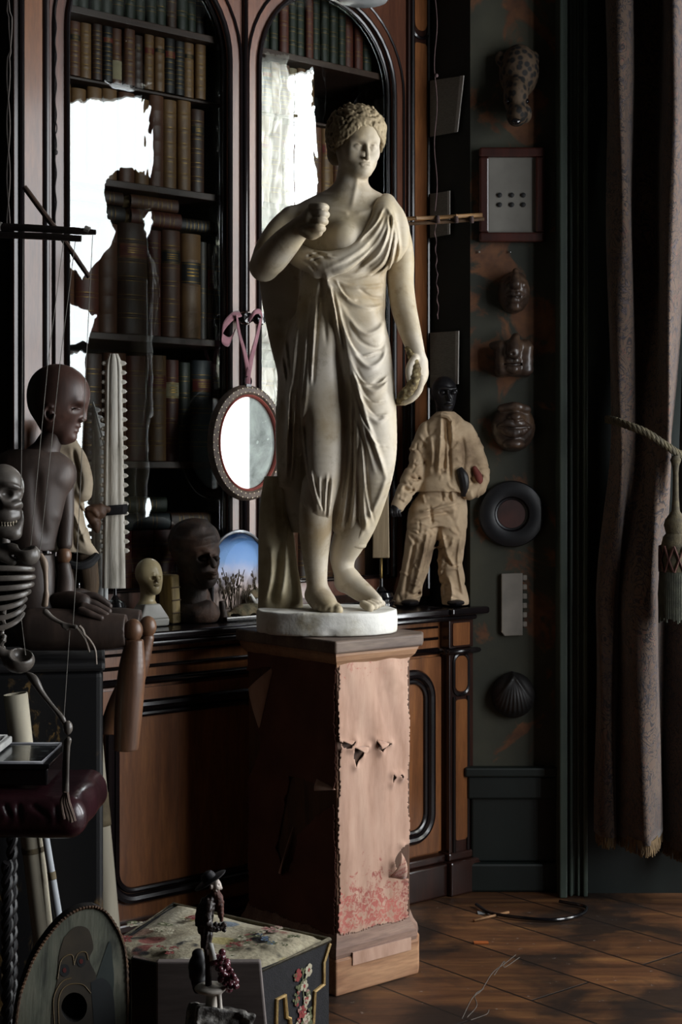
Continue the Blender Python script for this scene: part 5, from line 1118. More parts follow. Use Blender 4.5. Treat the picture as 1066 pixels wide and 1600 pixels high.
part(fig, f0, P, (298, 362, 1526, 1585, -.04, .04), .0013, WC, 'white_disc', fn=lambda v: (v.ell(P.p(329, 1544), P.r(25, 25, 8), .004), v.ell(P.p(333, 1537), P.r(15, 16, 5), .003, 's'), v.tube(P.t([(332, 1548, 0, 10), (330, 1575, 0, 9)]), .006), v.tube(P.t([(342, 1550, -.012, 4), (344, 1578, -.014, 4)]), .003)))
def f(v):
    v.box(P.p(340, 1612, .0), P.r(46, 36, 36), .004, rot=(R(-12), R(14), R(18)), rd=.004); v.box(P.p(352, 1604, -.05), P.r(22, 30, 40), .003, 's', rot=(0, R(-52), R(20)))
part(fig, f0, P, (270, 415, 1555, 1680, -.07, .07), .0016, M('dark_flint_rock', '262220', '4a4642', 60, .6, bump=.8, c3='a8a49c', bscale=140), 'rock', fn=f, nz=(.0012, 320, 2))
m = MB(); 0 and m.tube([P.p(292, 1578, -.034), P.p(330, 1566, -.045), P.p(366, 1572, -.045), P.p(390, 1582, -.035), P.p(386, 1606, -.04)], .0014, 6); 
m = MB().lathe([(.075, 0), (.075, .015), (.03, .03), (.022, .06), (.02, .30), (.05, .33), (.055, .36)], 24, (P.p(340, 1600)[0], 2.4, 0)); m.build('stand', BLACK, fig, f0)
# ---------- things on the ledge and the mirror ----------
def ledge_pt(px, y, z=.906): s = SB(px, y); return s, BC(s, y, z)
LZ = .906; LZF = .887
def PXat(px, y):
    s, p = ledge_pt(px, y); return Px(p[1]), p
# small phrenological bust
P, p = PXat(232, -.09); p[2] = LZF; b = empty('small_bust', p, 'small pale glazed bust of a bald man on the ledge beside the sawfish rostrum', 'bust', 'busts on the ledge')
CREAM = M('yellowed_glaze', '8a7a58', 'b8aa86', 12, .35, coat=.25); CW = M('grey_white_base', '8c8a84', 'b2afa6', 9, .5)
def f(v):
    v.ell(P.p(232, 895), P.r(21, 24, 23), .01); v.ell(P.p(240, 908, -.012), P.r(14, 15, 20), .012); v.ell(P.p(243, 921, -.02), P.r(8, 8, 8), .01); v.tube(P.t([(232, 912, .01, 14), (231, 930, .01, 12), (230, 942, .01, 13), (230, 954, .01, 19)]), .01)
    v.tube(P.t([(245, 900, -.033, 1.6), (247.5, 909, -.043, 2.6)]), .004)
    for x, d in ((239, -.036), (251, -.026)): v.ell(P.p(x, 903, d), P.r(4.5, 4, 2.8), .003, 's')
    v.ell(P.p(246, 914.5, -.036), P.r(5, 3, 1.8), .002); v.tube(P.t([(241, 916.5, -.036, .8), (250, 916, -.032, .8)]), .001, 's')
    v.tube(P.t([(234, 898, -.034, 1.8), (240, 897, -.037, 1.8)]), .004); v.ell(P.p(220, 906, -.0), P.r(3, 4, 6), .003)
part(b, p, P, (200, 262, 868, 962, -.06, .06), .0018, CREAM, 'head', fn=f)
zt = P.p(232, 950)[2]; m = MB()
def sq(e, z): return [tuple(p + np.array([UX * a * e[0] - UY * c * e[1], UY * a * e[0] + UX * c * e[1], z - p[2]])) for a, c in ((-1, -1), (1, -1), (1, 1), (-1, 1))]
m.hexa(sq((.044, .035), LZF), sq((.046, .036), LZF + .02)); m.hexa(sq((.046, .036), LZF + .02), sq((.024, .022), zt + .012)); bevel(m.build('herm_base', CW, b, p, smooth=False), .004)
# dark carved head
P, p = PXat(305, -.085); p[2] = LZF; b = empty('dark_carved_head', p, 'large dark brown carved head facing right on the ledge before the maroon books', 'bust', 'busts on the ledge')
DKB = M('dark_patinated_head', '0e0906', '2a1a10', 16, .7, bump=.6, c3='4a2e1a')
def f(v):
    v.ell(P.p(303, 853), P.r(38, 42, 40), .01); v.ell(P.p(316, 880, -.02), P.r(27, 28, 36), .02); v.ell(P.p(322, 905, -.03), P.r(16, 17, 14), .02); v.tube(P.t([(303, 890, .01, 24), (301, 920, .01, 22), (303, 940, .01, 27)]), .015)
    v.tube(P.t([(328, 868, -.062, 3), (334, 884, -.072, 5)]), .008); v.ell(P.p(330, 896, -.06), P.r(9, 6, 3), .004); v.ell(P.p(330, 902, -.058), P.r(8, 6, 3), .004)
    for x, d in ((318, -.064), (338, -.05)): v.ell(P.p(x, 872, d), P.r(8, 7, 5), .006, 's'); v.ell(P.p(x, 873, d + .008), P.r(6, 6, 4), .003)
    v.tube(P.t([(306, 864, -.058, 3), (318, 861, -.066, 3), (328, 864, -.066, 3)]), .006); v.ell(P.p(286, 880, -.02), P.r(5, 6, 10), .005)
    v.ell(P.p(303, 845), P.r(40, 44, 36), .004); v.stroke(P.xz([(268, 850), (290, 856), (320, 852), (342, 846)]), 3 * P.k, -.004, None); v.stroke(P.xz([(272, 838), (300, 842), (340, 836)]), 3 * P.k, .003, None); v.stroke(P.xz([(306, 880), (310, 900), (318, 912)]), 2 * P.k, -.003, None); v.noise(.0022, 150, 4)
part(b, p, P, (258, 352, 806, 950, -.11, .11), .0026, DKB, 'head', fn=f)
def f(v): v.ell(P.p(306, 958), P.r(38, 28, 25), .01); v.tube(P.t([(284, 950, -.02, 10), (304, 958, -.04, 10), (326, 948, -.02, 10)]), .01); v.cut(2, LZF + .0005, 1)
part(b, p, P, (262, 352, 928, 980, -.09, .08), .0026, DKB, 'bust_base', fn=f)
# old book standing on end
s, p = ledge_pt(266, -.06); p[2] = LZF; e = MB().box(-.013, .013, -.03, .03, .001, .132).build('ledge_book', M('yellowed_vellum', '5a4a2c', '94804e', 14, .7, stretch=(3, 3, .5), bump=.3), None, False, smooth=False, loc=p) if False else None
o = MB(); o.box(-.014, .014, -.035, .03, .001, .134); o = o.build('old_book', M('yellowed_vellum', '5a4a2c', '94804e', 14, .7, stretch=(3, 3, .5), bump=.3), None, smooth=False, loc=p, rot=(0, R(-3), TH)); bevel(o, .004); tag(o, 'thin yellowed vellum book standing upright between the two busts', 'book')
m = MB().box(-.0105, .0105, -.032, .031, .004, .1345); m.build('page_block', PAGES, o, smooth=False)
m = MB()
for z in (.03, .065, .10): m.tube([(-.0145, -.036, z), (0, -.037, z), (.0145, -.036, z)], .002, 6)
m.build('spine_band', M('dark_vellum', '3a2c18', '4e3c20', 20, .7), o)
# glass dome with diorama
s, p = ledge_pt(383, -.10); p[2] = LZF; dm = empty('diorama_dome', p, 'round-topped glass display dome with a painted blue sky and dead plants, left of the statue', 'diorama', rz=TH)
Wd, Hd = .092, .248
def dome(w, h, n=20): r = w; return [(-w, .012), (w, .012)] + [(w * cos(pi * i / n), h - r + r * sin(pi * i / n)) for i in range(n + 1)]
def mk_sky():
    t = NT('painted_diorama_sky'); z = t.sep(t.coord())[2]; n = t.noise(t.coord(), 18, 5, .6); f_ = t.math('ADD', t.step(z, .05, .23), t.math('MULTIPLY', t.math('SUBTRACT', n, .5), .35))
    t.color(t.ramp(f_, [(.15, 'b8a49a'), (.4, 'a9a8b8'), (.65, '6f93c4'), (.95, '5a86c0')])); t.set(rough=.7); return t.m
m = MB().prism(dome(Wd - .004, Hd - .004), .03, .034); m.build('painted_sky', mk_sky(), dm, smooth=False)
m = MB().tube([(x, .03, z) for x, z in dome(Wd, Hd)], .005, 8, True); m.build('metal_rim', M('dull_silver_rim', '5a5c60', '8a8c90', 30, .3, metal=.8), dm)
m = MB(); d_ = dome(Wd, Hd)[1:]; m.grid([[(x * k_, y, z * k_) for x, z in d_] for y, k_ in ((-.012, .9), (.0, .95), (.03, 1))]); o = m.build('glass_cover', GLASS, dm)
m = MB().box(-.098, .098, -.045, .045, .0005, .013); bevel(m.build('base', EBON, dm, smooth=False), .004)
v = Vol([-.085, -.03, .01], [.085, .03, .10], .0025); v.loft([[.012, 0, 0, .08, .027], [.03, .02, 0, .06, .024], [.05, .045, .005, .03, .018]], .005); v.ell((.045, .01, .062), (.028, .014, .022), .01); v.noise(.003, 150, 3); v.mesh('mossy_ground', M('moss_and_earth', '2a2818', '4e4630', 40, .9, bump=.6, c3='5e4a34'), dm)
rs = random.Random(8); m = MB()
for x0, n_, h_ in ((-.05, 7, .12), (-.03, 5, .14), (.045, 8, .13), (-.065, 5, .10), (.005, 4, .08)):
    for k in range(n_):
        a = rs.uniform(-.35, .35); l = h_ * rs.uniform(.6, 1); q = [(x0, rs.uniform(-.01, .015), .03), (x0 + a * l * .4, .005, .03 + l * .6), (x0 + a * l, .01, .03 + l)]; m.tube(q, .0012, 5)
        for j in range(5): t = rs.uniform(.5, 1); m.sphere((x0 + a * l * t + rs.uniform(-.006, .006), .008, .03 + l * t), (.003, .0015, .005), 6, 4)
m.build('dried_plants', M('dried_brown_plants', '241c14', '40331f', 30, .9), dm)
v = Vol([-.01, -.03, .02], [.075, .02, .08], .0018); v.ell((.038, -.012, .045), (.02, .011, .013), .006, rot=(0, R(-25), 0)); v.tube([[.02, -.012, .055, .006], [.012, -.012, .068, .004], [.006, -.012, .066, .002]], .004); v.tube([[.05, -.012, .04, .008], [.066, -.012, .03, .004]], .004)
v.mesh('stuffed_bird', M('white_feathers', '7a7872', 'c6c4be', 30, .8), dm)
m = MB().lathe([(.012, 0), (.014, .01), (.006, .03), (.010, .045), (.004, .06), (0, .062)], 14, (-.088, -.055, .0)); 
s, p2 = ledge_pt(349, -.12); p2[2] = LZF; v = Vol(p2 - .03, p2 + np.array([.03, .03, .07]), .002); v.loft([[p2[2] + .0005, p2[0], p2[1], .014, .012], [p2[2] + .03, p2[0] - .002, p2[1], .011, .01], [p2[2] + .055, p2[0] - .006, p2[1], .006, .006]], .003); v.noise(.002, 180, 2); o = v.mesh('small_carving', DKB, None, p2); tag(o, 'tiny dark carved figure standing between the dark head and the dome', 'carving')
# sawfish rostrum on a turned stand
def turned_stand(e, c, sc_=1.0, up=.02):
    m = MB().lathe([(.036 * sc_, 0), (.037 * sc_, .008), (.030 * sc_, .014), (.030 * sc_, up)] + [(r_ * sc_, z_ + up) for r_, z_ in ((.035, .006), (.028, .012), (.031, .02), (.026, .032), (.012, .038), (.008, .046), (.005, .05), (.0045, .075))], 26, c); m.build('turned_stand', BLACK, e, c)
BONE = M('aged_rostrum_bone', 'a09a8c', 'd6d0c2', 18, .55, stretch=(3, 3, .5), bump=.25, c3='e6e2d6')
def rostrum(name, label, e, cx, y0, y1, w0, w1, P, teeth, mat, both=True, d=0.0, org=None, lean=0.0, edge=None):
    wf = lambda t: w0 + (w1 - w0) * (t if edge is None else min(1, t / .22)); cf = lambda t: cx if edge is None else edge + wf(t)
    n = 40; m = MB(); rows = []
    for i in range(n + 1):
        t = i / n; y = y0 + (y1 - y0) * t; w = wf(t); c = cf(t)
        if t < .06: w = w * (.55 + .45 * sqrt_(t / .06))
        prof = []
        for a, h in ((-1, 0), (-.85, .006), (-.62, .0075), (-.5, .0055), (-.34, .0085), (-.1, .0095), (.1, .0095), (.34, .0085), (.5, .0055), (.62, .0075), (.85, .006), (1, 0)): prof.append(P.p(c + w * a, y, d) + np.array([0, -h, 0]))
        for a, h in ((.85, .006), (.34, .0085), (-.34, .0085), (-.85, .006)): prof.append(P.p(c + w * a, y, d) + np.array([0, h, 0]))
        rows.append(prof)
    m.grid(rows, True); k = len(rows[0]); m.f.append(tuple(range(k - 1, -1, -1))); m.f.append(tuple(n * k + i for i in range(k))); m.mi += [0, 0]; m.build('blade', mat, e, org, ang=70)
    for sd in ((-1, 1) if both else (-1,)):
        for i in range(teeth):
            t = .04 + .80 * i / (teeth - 1); y = y0 + (y1 - y0) * t; w = wf(t); c = cf(t); hh = 4.8 if both else 4.6
            mt = MB(); b_ = [P.p(c + sd * (w - 2), y - hh, d), P.p(c + sd * (w - 2), y, d - .004), P.p(c + sd * (w - 2), y + hh, d), P.p(c + sd * (w - 2), y, d + .004)]; mid = [P.p(c + sd * (w + 4.5), y - 3, d), P.p(c + sd * (w + 4.5), y - .2, d - .0028), P.p(c + sd * (w + 4.5), y + 3, d), P.p(c + sd * (w + 4.5), y, d + .0028)]
            mt.hexa(b_, mid); tip = P.p(c + sd * (w + 7.5), y + .3, d); mt.add(mid + [tip], [(0, 1, 4), (1, 2, 4), (2, 3, 4), (3, 0, 4)]); mt.build('tooth', mat, e, org, ang=70)
sqrt_ = math.sqrt
P, p = PXat(180, -.11); p[2] = LZF; e = empty('sawfish_rostrum', p, 'tall pale sawfish rostrum with paired teeth standing upright on a black turned stand', 'rostrum')
rostrum('x', '', e, 178, 553, 919, 12.5, 18.5, P, 21, BONE, org=p); turned_stand(e, p, 1, .04)
m = MB(); q = [P.p(x, 796 + dy, d) for x, dy, d in ((158, 2, 0), (166, 2, -.014), (178, 1, -.015), (192, 0, -.014), (199, -1, 0), (192, 0, .014), (178, 1, .015), (166, 2, .014))]; m.grid([[v_ + np.array([0, 0, z]) for v_ in q] for z in (-.013, -.004, .004, .013)], True); solidify(m.build('black_strap', M('black_cloth_strap', '08080a', '121214', 20, .85, bump=.3), e, p), .002)
P2 = Px(p[1] + .035); s, p2 = ledge_pt(151, -.04); p2[2] = LZ; e = empty('thin_toothed_blade', p2, 'slender tapering pale toothed blade behind the tall rostrum, near the coated puppet', 'rostrum'); rostrum('x', '', e, 153, 628, 945, 2, 13, P2, 22, M('bluish_pale_blade', 'c0c2c0', 'e2e4e1', 16, .55, bump=.2), org=p2, edge=143)  # pale toothed blade with an upright left edge, tapering upward
# wooden leaf ornament tied to the strap
P3 = Px(p[1] - .03); v = P3.vol(125, 172, 780, 838, -.03, .03, .0018)
v.ell(P3.p(149, 800), P3.r(17, 10, 13), .004); v.tube(P3.t([(141, 803, 0, 9), (150, 820, 0, 8), (151, 830, 0, 3)]), .004); v.tube(P3.t([(138, 795, -.012, 4), (147, 798, -.016, 4), (153, 806, -.014, 3)]), .003); v.tube(P3.t([(158, 793, 0, 6), (168, 796, .005, 5)]), .003); v.noise(.001, 260, 2)
o = v.mesh('carved_leaf', M('brown_carved_leaf', '3a281c', '644836', 18, .6), None, P3.p(149, 800)); tag(o, 'brown carved wooden leaf tied to the black strap of the tall rostrum', 'carving')
# blade on stand right of the statue
P, p = PXat(596, -.13); p[2] = LZF; e = empty('wooden_paddle', p, 'flat pale wooden paddle on a turned black stand behind the statue foot', 'paddle')
m = MB().hexa([P.p(582, 872), P.p(609, 872), P.p(609, 872, .012), P.p(582, 872, .012)], [P.p(585, 640), P.p(605, 640), P.p(605, 640, .012), P.p(585, 640, .012)]); bevel(m.build('blade', M('pale_grained_wood', '6a5a42', '968468', 10, .6, stretch=(4, 4, .3), bump=.2), e, p, smooth=False), .003)
turned_stand(e, p, 1.25); m = MB().tube([p + np.array([0, 0, .06]), [p[0], p[1] + .006, P.p(596, 872)[2] + .01]], .004, 8); m.build('rod', M('brass_rod', '5a4a28', '8a7440', 20, .35, metal=.8), e, p)
# ---------- oval mirror hung from the door knobs ----------
s0 = SB(385, -.06); mc = BC(s0, -.062, ZB(s0, -.062, 692)); mir = empty('oval_mirror', mc, 'oval mirror in a studded brown frame hanging on the bookcase doors by a ribbon', 'mirror', rz=TH + MYAW)
a_, b_ = .128, .165
def el(fx, fz, n=56): return [(fx * cos(2 * pi * i / n), fz * sin(2 * pi * i / n)) for i in range(n)]
m = MB(); rows = []
for (dx, y) in ((-.002, .004), (0, -.008), (.006, -.015), (.020, -.017), (.026, -.012), (.028, -.002), (.028, .004)): rows.append([(x, y, z) for x, z in el(a_ - dx, b_ - dx)])
m.grid(rows, True); m.build('frame', M('stamped_brown_leather', '3a2e26', '5c4c40', 40, .6, bump=.5, bscale=90), mir)
m = MB(); rows = [[(x, y, z) for x, z in el(a_ - dx, b_ - dx)] for dx, y in ((.026, -.013), (.029, -.0155), (.033, -.012), (.034, -.002))]; m.grid(rows, True); m.build('red_inner_lip', M('red_velvet_lip', '6a2a24', '8e4438', 20, .8), mir)
ST_ = M('metal_stud', '9a8e78', 'c0b49a', 20, .35, metal=.7)
for i in range(46):
    for dx, off in ((.0065, 0), (.0195, .5)):
        a = 2 * pi * (i + off) / 46; m = MB().sphere(((a_ - dx) * cos(a), -.0165, (b_ - dx) * sin(a)), (.0021, .0016, .0021), 8, 5); m.build('stud', ST_, mir)
def mk_mirror():
    t = NT('hazed_foxed_mirror'); co = t.coord(); n = t.noise(co, 11, 6, .65, .5); n2 = t.noise(co, 45, 4); x = t.sep(co)[0]
    gl = t.node('ShaderNodeBsdfGlossy'); gl.inputs['Roughness'].default_value = .02; gl.inputs['Color'].default_value = (.75, .8, .78, 1); df = t.node('ShaderNodeBsdfDiffuse'); df.inputs['Color'].default_value = s2l('c8d2cc')
    mx = t.node('ShaderNodeMixShader'); f_ = t.math('ADD', t.math('MULTIPLY', t.step(n, .35, .6), .35), t.math('MULTIPLY', t.step(n2, .66, .72), .4)); f_ = t.math('MINIMUM', t.math('ADD', f_, .3), 1.0)  # even pale haze painted over the reflection, plus random foxing blotches
    t.l.new(f_, mx.inputs[0]); t.l.new(gl.outputs[0], mx.inputs[1]); t.l.new(df.outputs[0], mx.inputs[2]); t.l.new(mx.outputs[0], t.out.inputs[0]); return t.m
m = MB(); m.add([(x, -.004, z) for x, z in el(a_ - .032, b_ - .032)], [tuple(range(56))]); m.build('mirror_glass', mk_mirror(), mir, smooth=False)
m = MB().tube([(.012 * cos(t), -.006, b_ + .012 + .014 * sin(t)) for t in np.linspace(0, 2 * pi, 19)[:-1]], .002, 6, True); m.box(-.008, .008, -.012, 0, b_ - .004, b_ + .004); m.build('hanging_ring', BLACK, mir)
# pink ribbon
RIB = M('faded_pink_ribbon', '623840', '8a5a64', 20, .7, sheen=.3)
rp = lambda px, py, y: (lambda s_: np.array(BC(s_, y, ZB(s_, y, py))))(SB(px, y))
rb0 = rp(386, 560, -.06); rib = empty('pink_ribbon', rb0, 'faded pink ribbon looped over the two black door knobs, holding the oval mirror', 'ribbon')
def strip(pts, w, name, par, org, ax=(UX, UY, 0)):
    q = cr([list(p_) for p_ in pts], 6); m = MB(); ax = np.array(ax); tw = np.linspace(-.6, .6, len(q)); m.grid([[p_ + (ax * cos(t_) + np.array([UY, -UX, .3]) * sin(t_)) * w * k for k in (-1, -.3, .3, 1)] for p_, t_ in zip(q, tw)])
    o = m.build(name, RIB, par, org); solidify(o, .0012); return o
strip([rp(370, 492, -.065), rp(374, 520, -.075), rp(382, 550, -.075), rp(387, 578, -.07), rp(388, 600, -.066)], .007, 'left_tail', rib, rb0)
strip([rp(408, 498, -.07), rp(402, 525, -.075), rp(394, 555, -.075), rp(388, 585, -.07), rp(387, 602, -.066)], .008, 'right_tail', rib, rb0)
strip([rp(376, 490, -.05), rp(364, 494, -.06), rp(350, 510, -.075), rp(347, 527, -.07), rp(358, 534, -.06), rp(366, 520, -.06)], .013, 'left_loop', rib, rb0, (0, 0, 1))
strip([rp(388, 502, -.07), rp(398, 488, -.075), rp(407, 488, -.07), rp(409, 500, -.06), rp(402, 512, -.05)], .008, 'right_loop', rib, rb0, (0, 0, 1))
# ---------- dressed puppets ----------
SHIRT = M('stained_linen_shirt', '6a543e', 'ae9678', 9, .85, bump=.3, bscale=60, c3='ccb698'); TROU = M('creased_linen_trousers', '725e48', 'b49c7e', 8, .85, bump=.3, bscale=50, c3='ccb496'); BLKS = M('black_carved_head', '0e0d0f', '201e21', 14, .4, bump=.1)
P, p = PXat(680, -.14); p[2] = LZF; pu = empty('dressed_puppet', p, 'black-headed puppet in beige linen shirt and trousers at the right end of the ledge', 'puppet', 'dressed puppets on the ledge')
def f(v):
    v.ell(P.p(694, 610), P.r(20, 22, 22), .008); v.ell(P.p(697, 625, -.01), P.r(15, 16, 19), .012); v.ell(P.p(699, 637, -.016), P.r(9, 9, 7), .008); v.tube(P.t([(693, 625, .01, 12), (693, 650, .01, 11)]), .008)
    v.tube(P.t([(700, 613, -.045, 2), (703, 625, -.052, 3.4)]), .004); v.tube(P.t([(686, 607, -.035, 2.6), (694, 606, -.042, 2.6), (703, 608, -.043, 2.4), (712, 607, -.032, 2.4)]), .004)
    for x, d in ((692, -.04), (709, -.036)): v.ell(P.p(x, 613, d), P.r(6, 5, 4.2), .003, 's'); v.ell(P.p(x, 613.5, d + .006), P.r(4.6, 4, 3.6), .001)
    v.ell(P.p(702, 632, -.042), P.r(7, 4, 2.2), .003); v.ell(P.p(676, 620), P.r(3, 4, 6), .003); v.ell(P.p(713, 611, -.024), P.r(2.5, 3, 4), .002)
part(pu, p, P, (670, 722, 584, 665, -.07, .06), .0017, BLKS, 'head', fn=f)
def ST2(v, pts, w, a): v.stroke(P.xz(pts, -.05), w * P.k * 1.15, a * 1.9, P.Y + .01, -1, .03)
def f(v):
    v.loft(P.lr([(768, 697, -.004, 44, 29), (758, 698, -.004, 43, 29), (735, 700, 0, 41, 27), (700, 699, 0, 42, 27), (675, 697, 0, 40, 24), (655, 697, 0, 26, 18), (643, 696, 0, 14, 14)]), .006)
    v.tube(P.t([(668, 672, 0, 14), (656, 700, 0, 14), (650, 730, -.01, 14), (640, 755, -.02, 16), (630, 775, -.03, 13), (622, 790, -.035, 11)]), .012)
    v.tube(P.t([(728, 672, 0, 13), (740, 700, .0, 14), (750, 735, -.005, 15), (748, 760, -.02, 13), (733, 770, -.04, 11)]), .012)
    for q, w, a in (([(690, 650), (688, 690), (684, 740)], 3, .007), ([(700, 655), (702, 700), (704, 755)], 2.4, -.006), ([(706, 652), (707, 690)], 3, .006), ([(694, 655), (696, 700), (694, 740)], 2.2, -.006), ([(672, 680), (676, 710), (672, 740)], 3, .004), ([(722, 680), (726, 710), (722, 750)], 3, -.004), ([(640, 745), (650, 750), (658, 745)], 2.5, -.006), ([(630, 762), (640, 768), (648, 764)], 2.5, -.006), ([(645, 720), (652, 724), (660, 720)], 2.5, .004), ([(740, 735), (748, 745), (756, 742)], 2.4, -.005), ([(624, 778), (634, 782)], 2, .004)): ST2(v, q, w, a)
    v.creases(70, P.p(625, 0)[0], P.p(760, 0)[0], P.p(0, 790)[2], P.p(0, 660)[2], .022, .0042, .0035, P.Y + .01, 5)
    v.noise(.001, 140, 5)
part(pu, p, P, (600, 775, 635, 810, -.1, .09), .0026, SHIRT, 'shirt', fn=f)
def f(v):
    v.loft(P.lr([(822, 684, 0, 42, 25), (790, 688, 0, 42, 26), (765, 693, 0, 36, 24), (745, 695, 0, 34, 22)]), .008)
    v.tube(P.t([(664, 805, 0, 26), (658, 840, -.01, 24), (650, 880, -.01, 21), (641, 915, -.01, 19), (634, 940, -.01, 20)]), .012); v.tube(P.t([(704, 805, 0, 25), (706, 840, -.005, 22), (704, 880, -.01, 19), (708, 915, -.01, 20), (712, 940, -.012, 21)]), .012)
    for q, w, a in (([(640, 815), (670, 806), (712, 800)], 2.6, -.005), ([(655, 800), (680, 795), (720, 785)], 2.6, .005), ([(668, 825), (660, 870), (645, 930)], 3, .007), ([(676, 830), (668, 870), (660, 900)], 3, .005), ([(650, 840), (640, 890), (632, 935)], 2.6, -.005), ([(690, 830), (700, 870), (712, 890)], 2.6, .006), ([(696, 870), (708, 885), (722, 880)], 2.4, -.006), ([(700, 900), (706, 920), (704, 940)], 2.6, .006), ([(720, 840), (716, 880), (724, 930)], 2.6, .005), ([(636, 925), (648, 930), (660, 926)], 2.4, -.005), ([(672, 790), (676, 820)], 2, -.004), ([(690, 760), (692, 785)], 2, -.003), ([(706, 760), (708, 785)], 2, .003)): ST2(v, q, w, a)
    v.creases(80, P.p(622, 0)[0], P.p(730, 0)[0], P.p(0, 935)[2], P.p(0, 770)[2], .024, .0045, .0035, P.Y + .01, 6)
    v.noise(.001, 130, 6)
    v.cut(2, P.p(0, 944)[2], 1)
part(pu, p, P, (610, 745, 735, 955, -.1, .09), .0027, TROU, 'trousers', fn=f)
m = MB().tube(P.t([(718, 732, -.055, 5), (724, 745, -.06, 8), (726, 760, -.058, 7), (724, 775, -.05, 4)]), 0, 10); m.build('gloved_hand', BLKS, pu, p)
part(pu, p, P, (735, 760, 718, 770, -.06, .02), .0016, M('red_sleeve_lining', '5a2620', '7e3c32', 20, .8), 'sleeve_lining', [(742, 732, -.034, 4), (748, 745, -.036, 6), (752, 758, -.034, 4)])
def f(v):
    v.tube(P.t([(622, 784, -.035, 8), (619, 794, -.04, 8), (618, 800, -.042, 6)]), .004)
    for i, x in enumerate((613, 617, 621, 625)): v.tube(P.t([(x, 794, -.045, 2.6), (x - 1, 801, -.05, 2.5), (x + 1, 806, -.045, 2)]), .002)
part(pu, p, P, (605, 635, 774, 812, -.07, .0), .0014, BLKS, 'hand', fn=f)
m = MB()
for x in (640, 712): m.sphere(P.p(x, 941, -.03), (.03, .045, .012), 12, 8)
m.build('shoe', BLKS, pu, p)
m = MB().tube(P.t([(690, 648, -.04, 4), (700, 650, -.045, 4.5), (705, 656, -.04, 4)]), 0, 8); m.build('collar', SHIRT, pu, p)
# coated puppet behind the lay figure
P, p = PXat(118, -.13); p[2] = LZF; pu = empty('coated_puppet', p, 'puppet in a dirty cream coat with a black hem, half hidden behind the lay figure', 'puppet', 'dressed puppets on the ledge')
COAT = M('dirty_cream_coat', '6e5240', 'b4a48c', 9, .85, bump=.3, c3='cabda8')
def ST3(v, pts, w, a): v.stroke(P.xz(pts, -.05), w * P.k, a * 1.5, P.Y + .01, -1, .03)
def f(v):
    v.loft(P.lr([(862, 112, 0, 34, 26), (820, 106, 0, 30, 24), (770, 102, 0, 28, 24), (720, 100, 0, 30, 24), (690, 96, 0, 22, 18)]), .008); v.tube(P.t([(108, 696, -.01, 14), (124, 720, -.02, 13), (133, 750, -.02, 12), (130, 770, -.02, 14)]), .008); v.tube(P.t([(110, 840, -.02, 10), (128, 850, -.025, 12), (146, 868, -.02, 9)]), .01)
    for q, w, a in (([(112, 700), (122, 740), (124, 770)], 3, -.008), ([(108, 780), (118, 810), (134, 850)], 3, .008), ([(100, 770), (110, 820), (118, 860)], 3, -.006), ([(116, 780), (126, 810), (128, 840)], 2.5, -.006)): ST3(v, q, w, a)
part(pu, p, P, (60, 165, 680, 885, -.1, .08), .0026, COAT, 'coat', fn=f)
m = MB().tube(P.t([(96, 876, -.06, 6), (120, 884, -.065, 6), (140, 880, -.055, 7), (152, 868, -.03, 6)]), 0, 8); m.build('black_hem', M('black_hem_band', '0a0a0c', '151517', 20, .8), pu, p)
part(pu, p, P, (80, 165, 862, 945, -.09, .06), .0026, M('brown_striped_breeches', '2a2018', '54422e', 10, .85, stretch=(4, 4, .4), bump=.3), 'breeches', [(104, 880, 0, 20), (106, 925, 0, 17)], [(134, 875, -.01, 18), (140, 910, -.01, 15), (138, 930, -.01, 14)])
part(pu, p, P, (75, 130, 655, 705, -.06, .05), .0022, M('brown_puppet_head', '2c1e16', '4a3428', 14, .5), 'head', [(96, 660, .0, 16), (97, 690, .0, 11)])
part(pu, p, P, (85, 160, 915, 950, -.1, .06), .0026, BLKS, 'shoe', [(104, 935, -.03, 8), (106, 937, .0, 9)], [(138, 936, -.04, 8), (139, 938, -.01, 9)])
# ---------- things on the mask wall ----------
WY = EY - .002
P = Px(EY - .03)
def wx(px): return (px - 533) / F * EY
# animal head
DARKW = M('dark_painted_clay', '1e1713', '3c2d24', 14, .4, bump=.25, c3='54402f', coat=.2)
o_ = W(812, 135, EY - .005); hd = empty('leopard_head', o_, 'spotted leopard mask hanging at the top of the peeling wall', 'animal mask')
def mk_spot():
    t = NT('spotted_fur'); vo = t.node('ShaderNodeTexVoronoi'); t.l.new(t.coord(), vo.inputs['Vector']); vo.inputs['Scale'].default_value = 50
    b = t.ramp(vo.outputs['Distance'], [(.36, '0b0806'), (.48, '3a2d1f'), (.6, '4a3a29')]); t.color(b); t.set(rough=.8); t.bump(t.noise(t.coord(), 120, 3), .4, .003); return t.m
def f(v):
    v.ell(P.p(811, 112, .0), P.r(31, 34, 42), .01); v.ell(P.p(806, 150, -.04), P.r(19, 32, 30), .02); v.ell(P.p(808, 180, -.07), P.r(16, 24, 17), .02); v.ell(P.p(822, 178, -.05), P.r(9, 16, 14), .01)
    for x, d in ((793, -.075), (823, -.06)): v.ell(P.p(x, 158, d), P.r(5, 6, 4), .004, 's')
    v.ell(P.p(802, 196, -.1), P.r(9, 8, 4), .004, 's'); v.ell(P.p(783, 92, -.0), P.r(9, 8, 12), .005); v.ell(P.p(834, 92, -.0), P.r(9, 8, 12), .005)
part(hd, o_, P, (765, 850, 62, 208, -.17, .035), .0026, mk_spot(), 'mask', fn=lambda v: (f(v), v.cut(1, EY - .001, -1)))
m = MB()
for x, d in ((793, -.082), (823, -.067)): m.sphere(P.p(x, 158, d + .008), .008, 10, 8)
m.build('eye', BLACK, hd, o_)
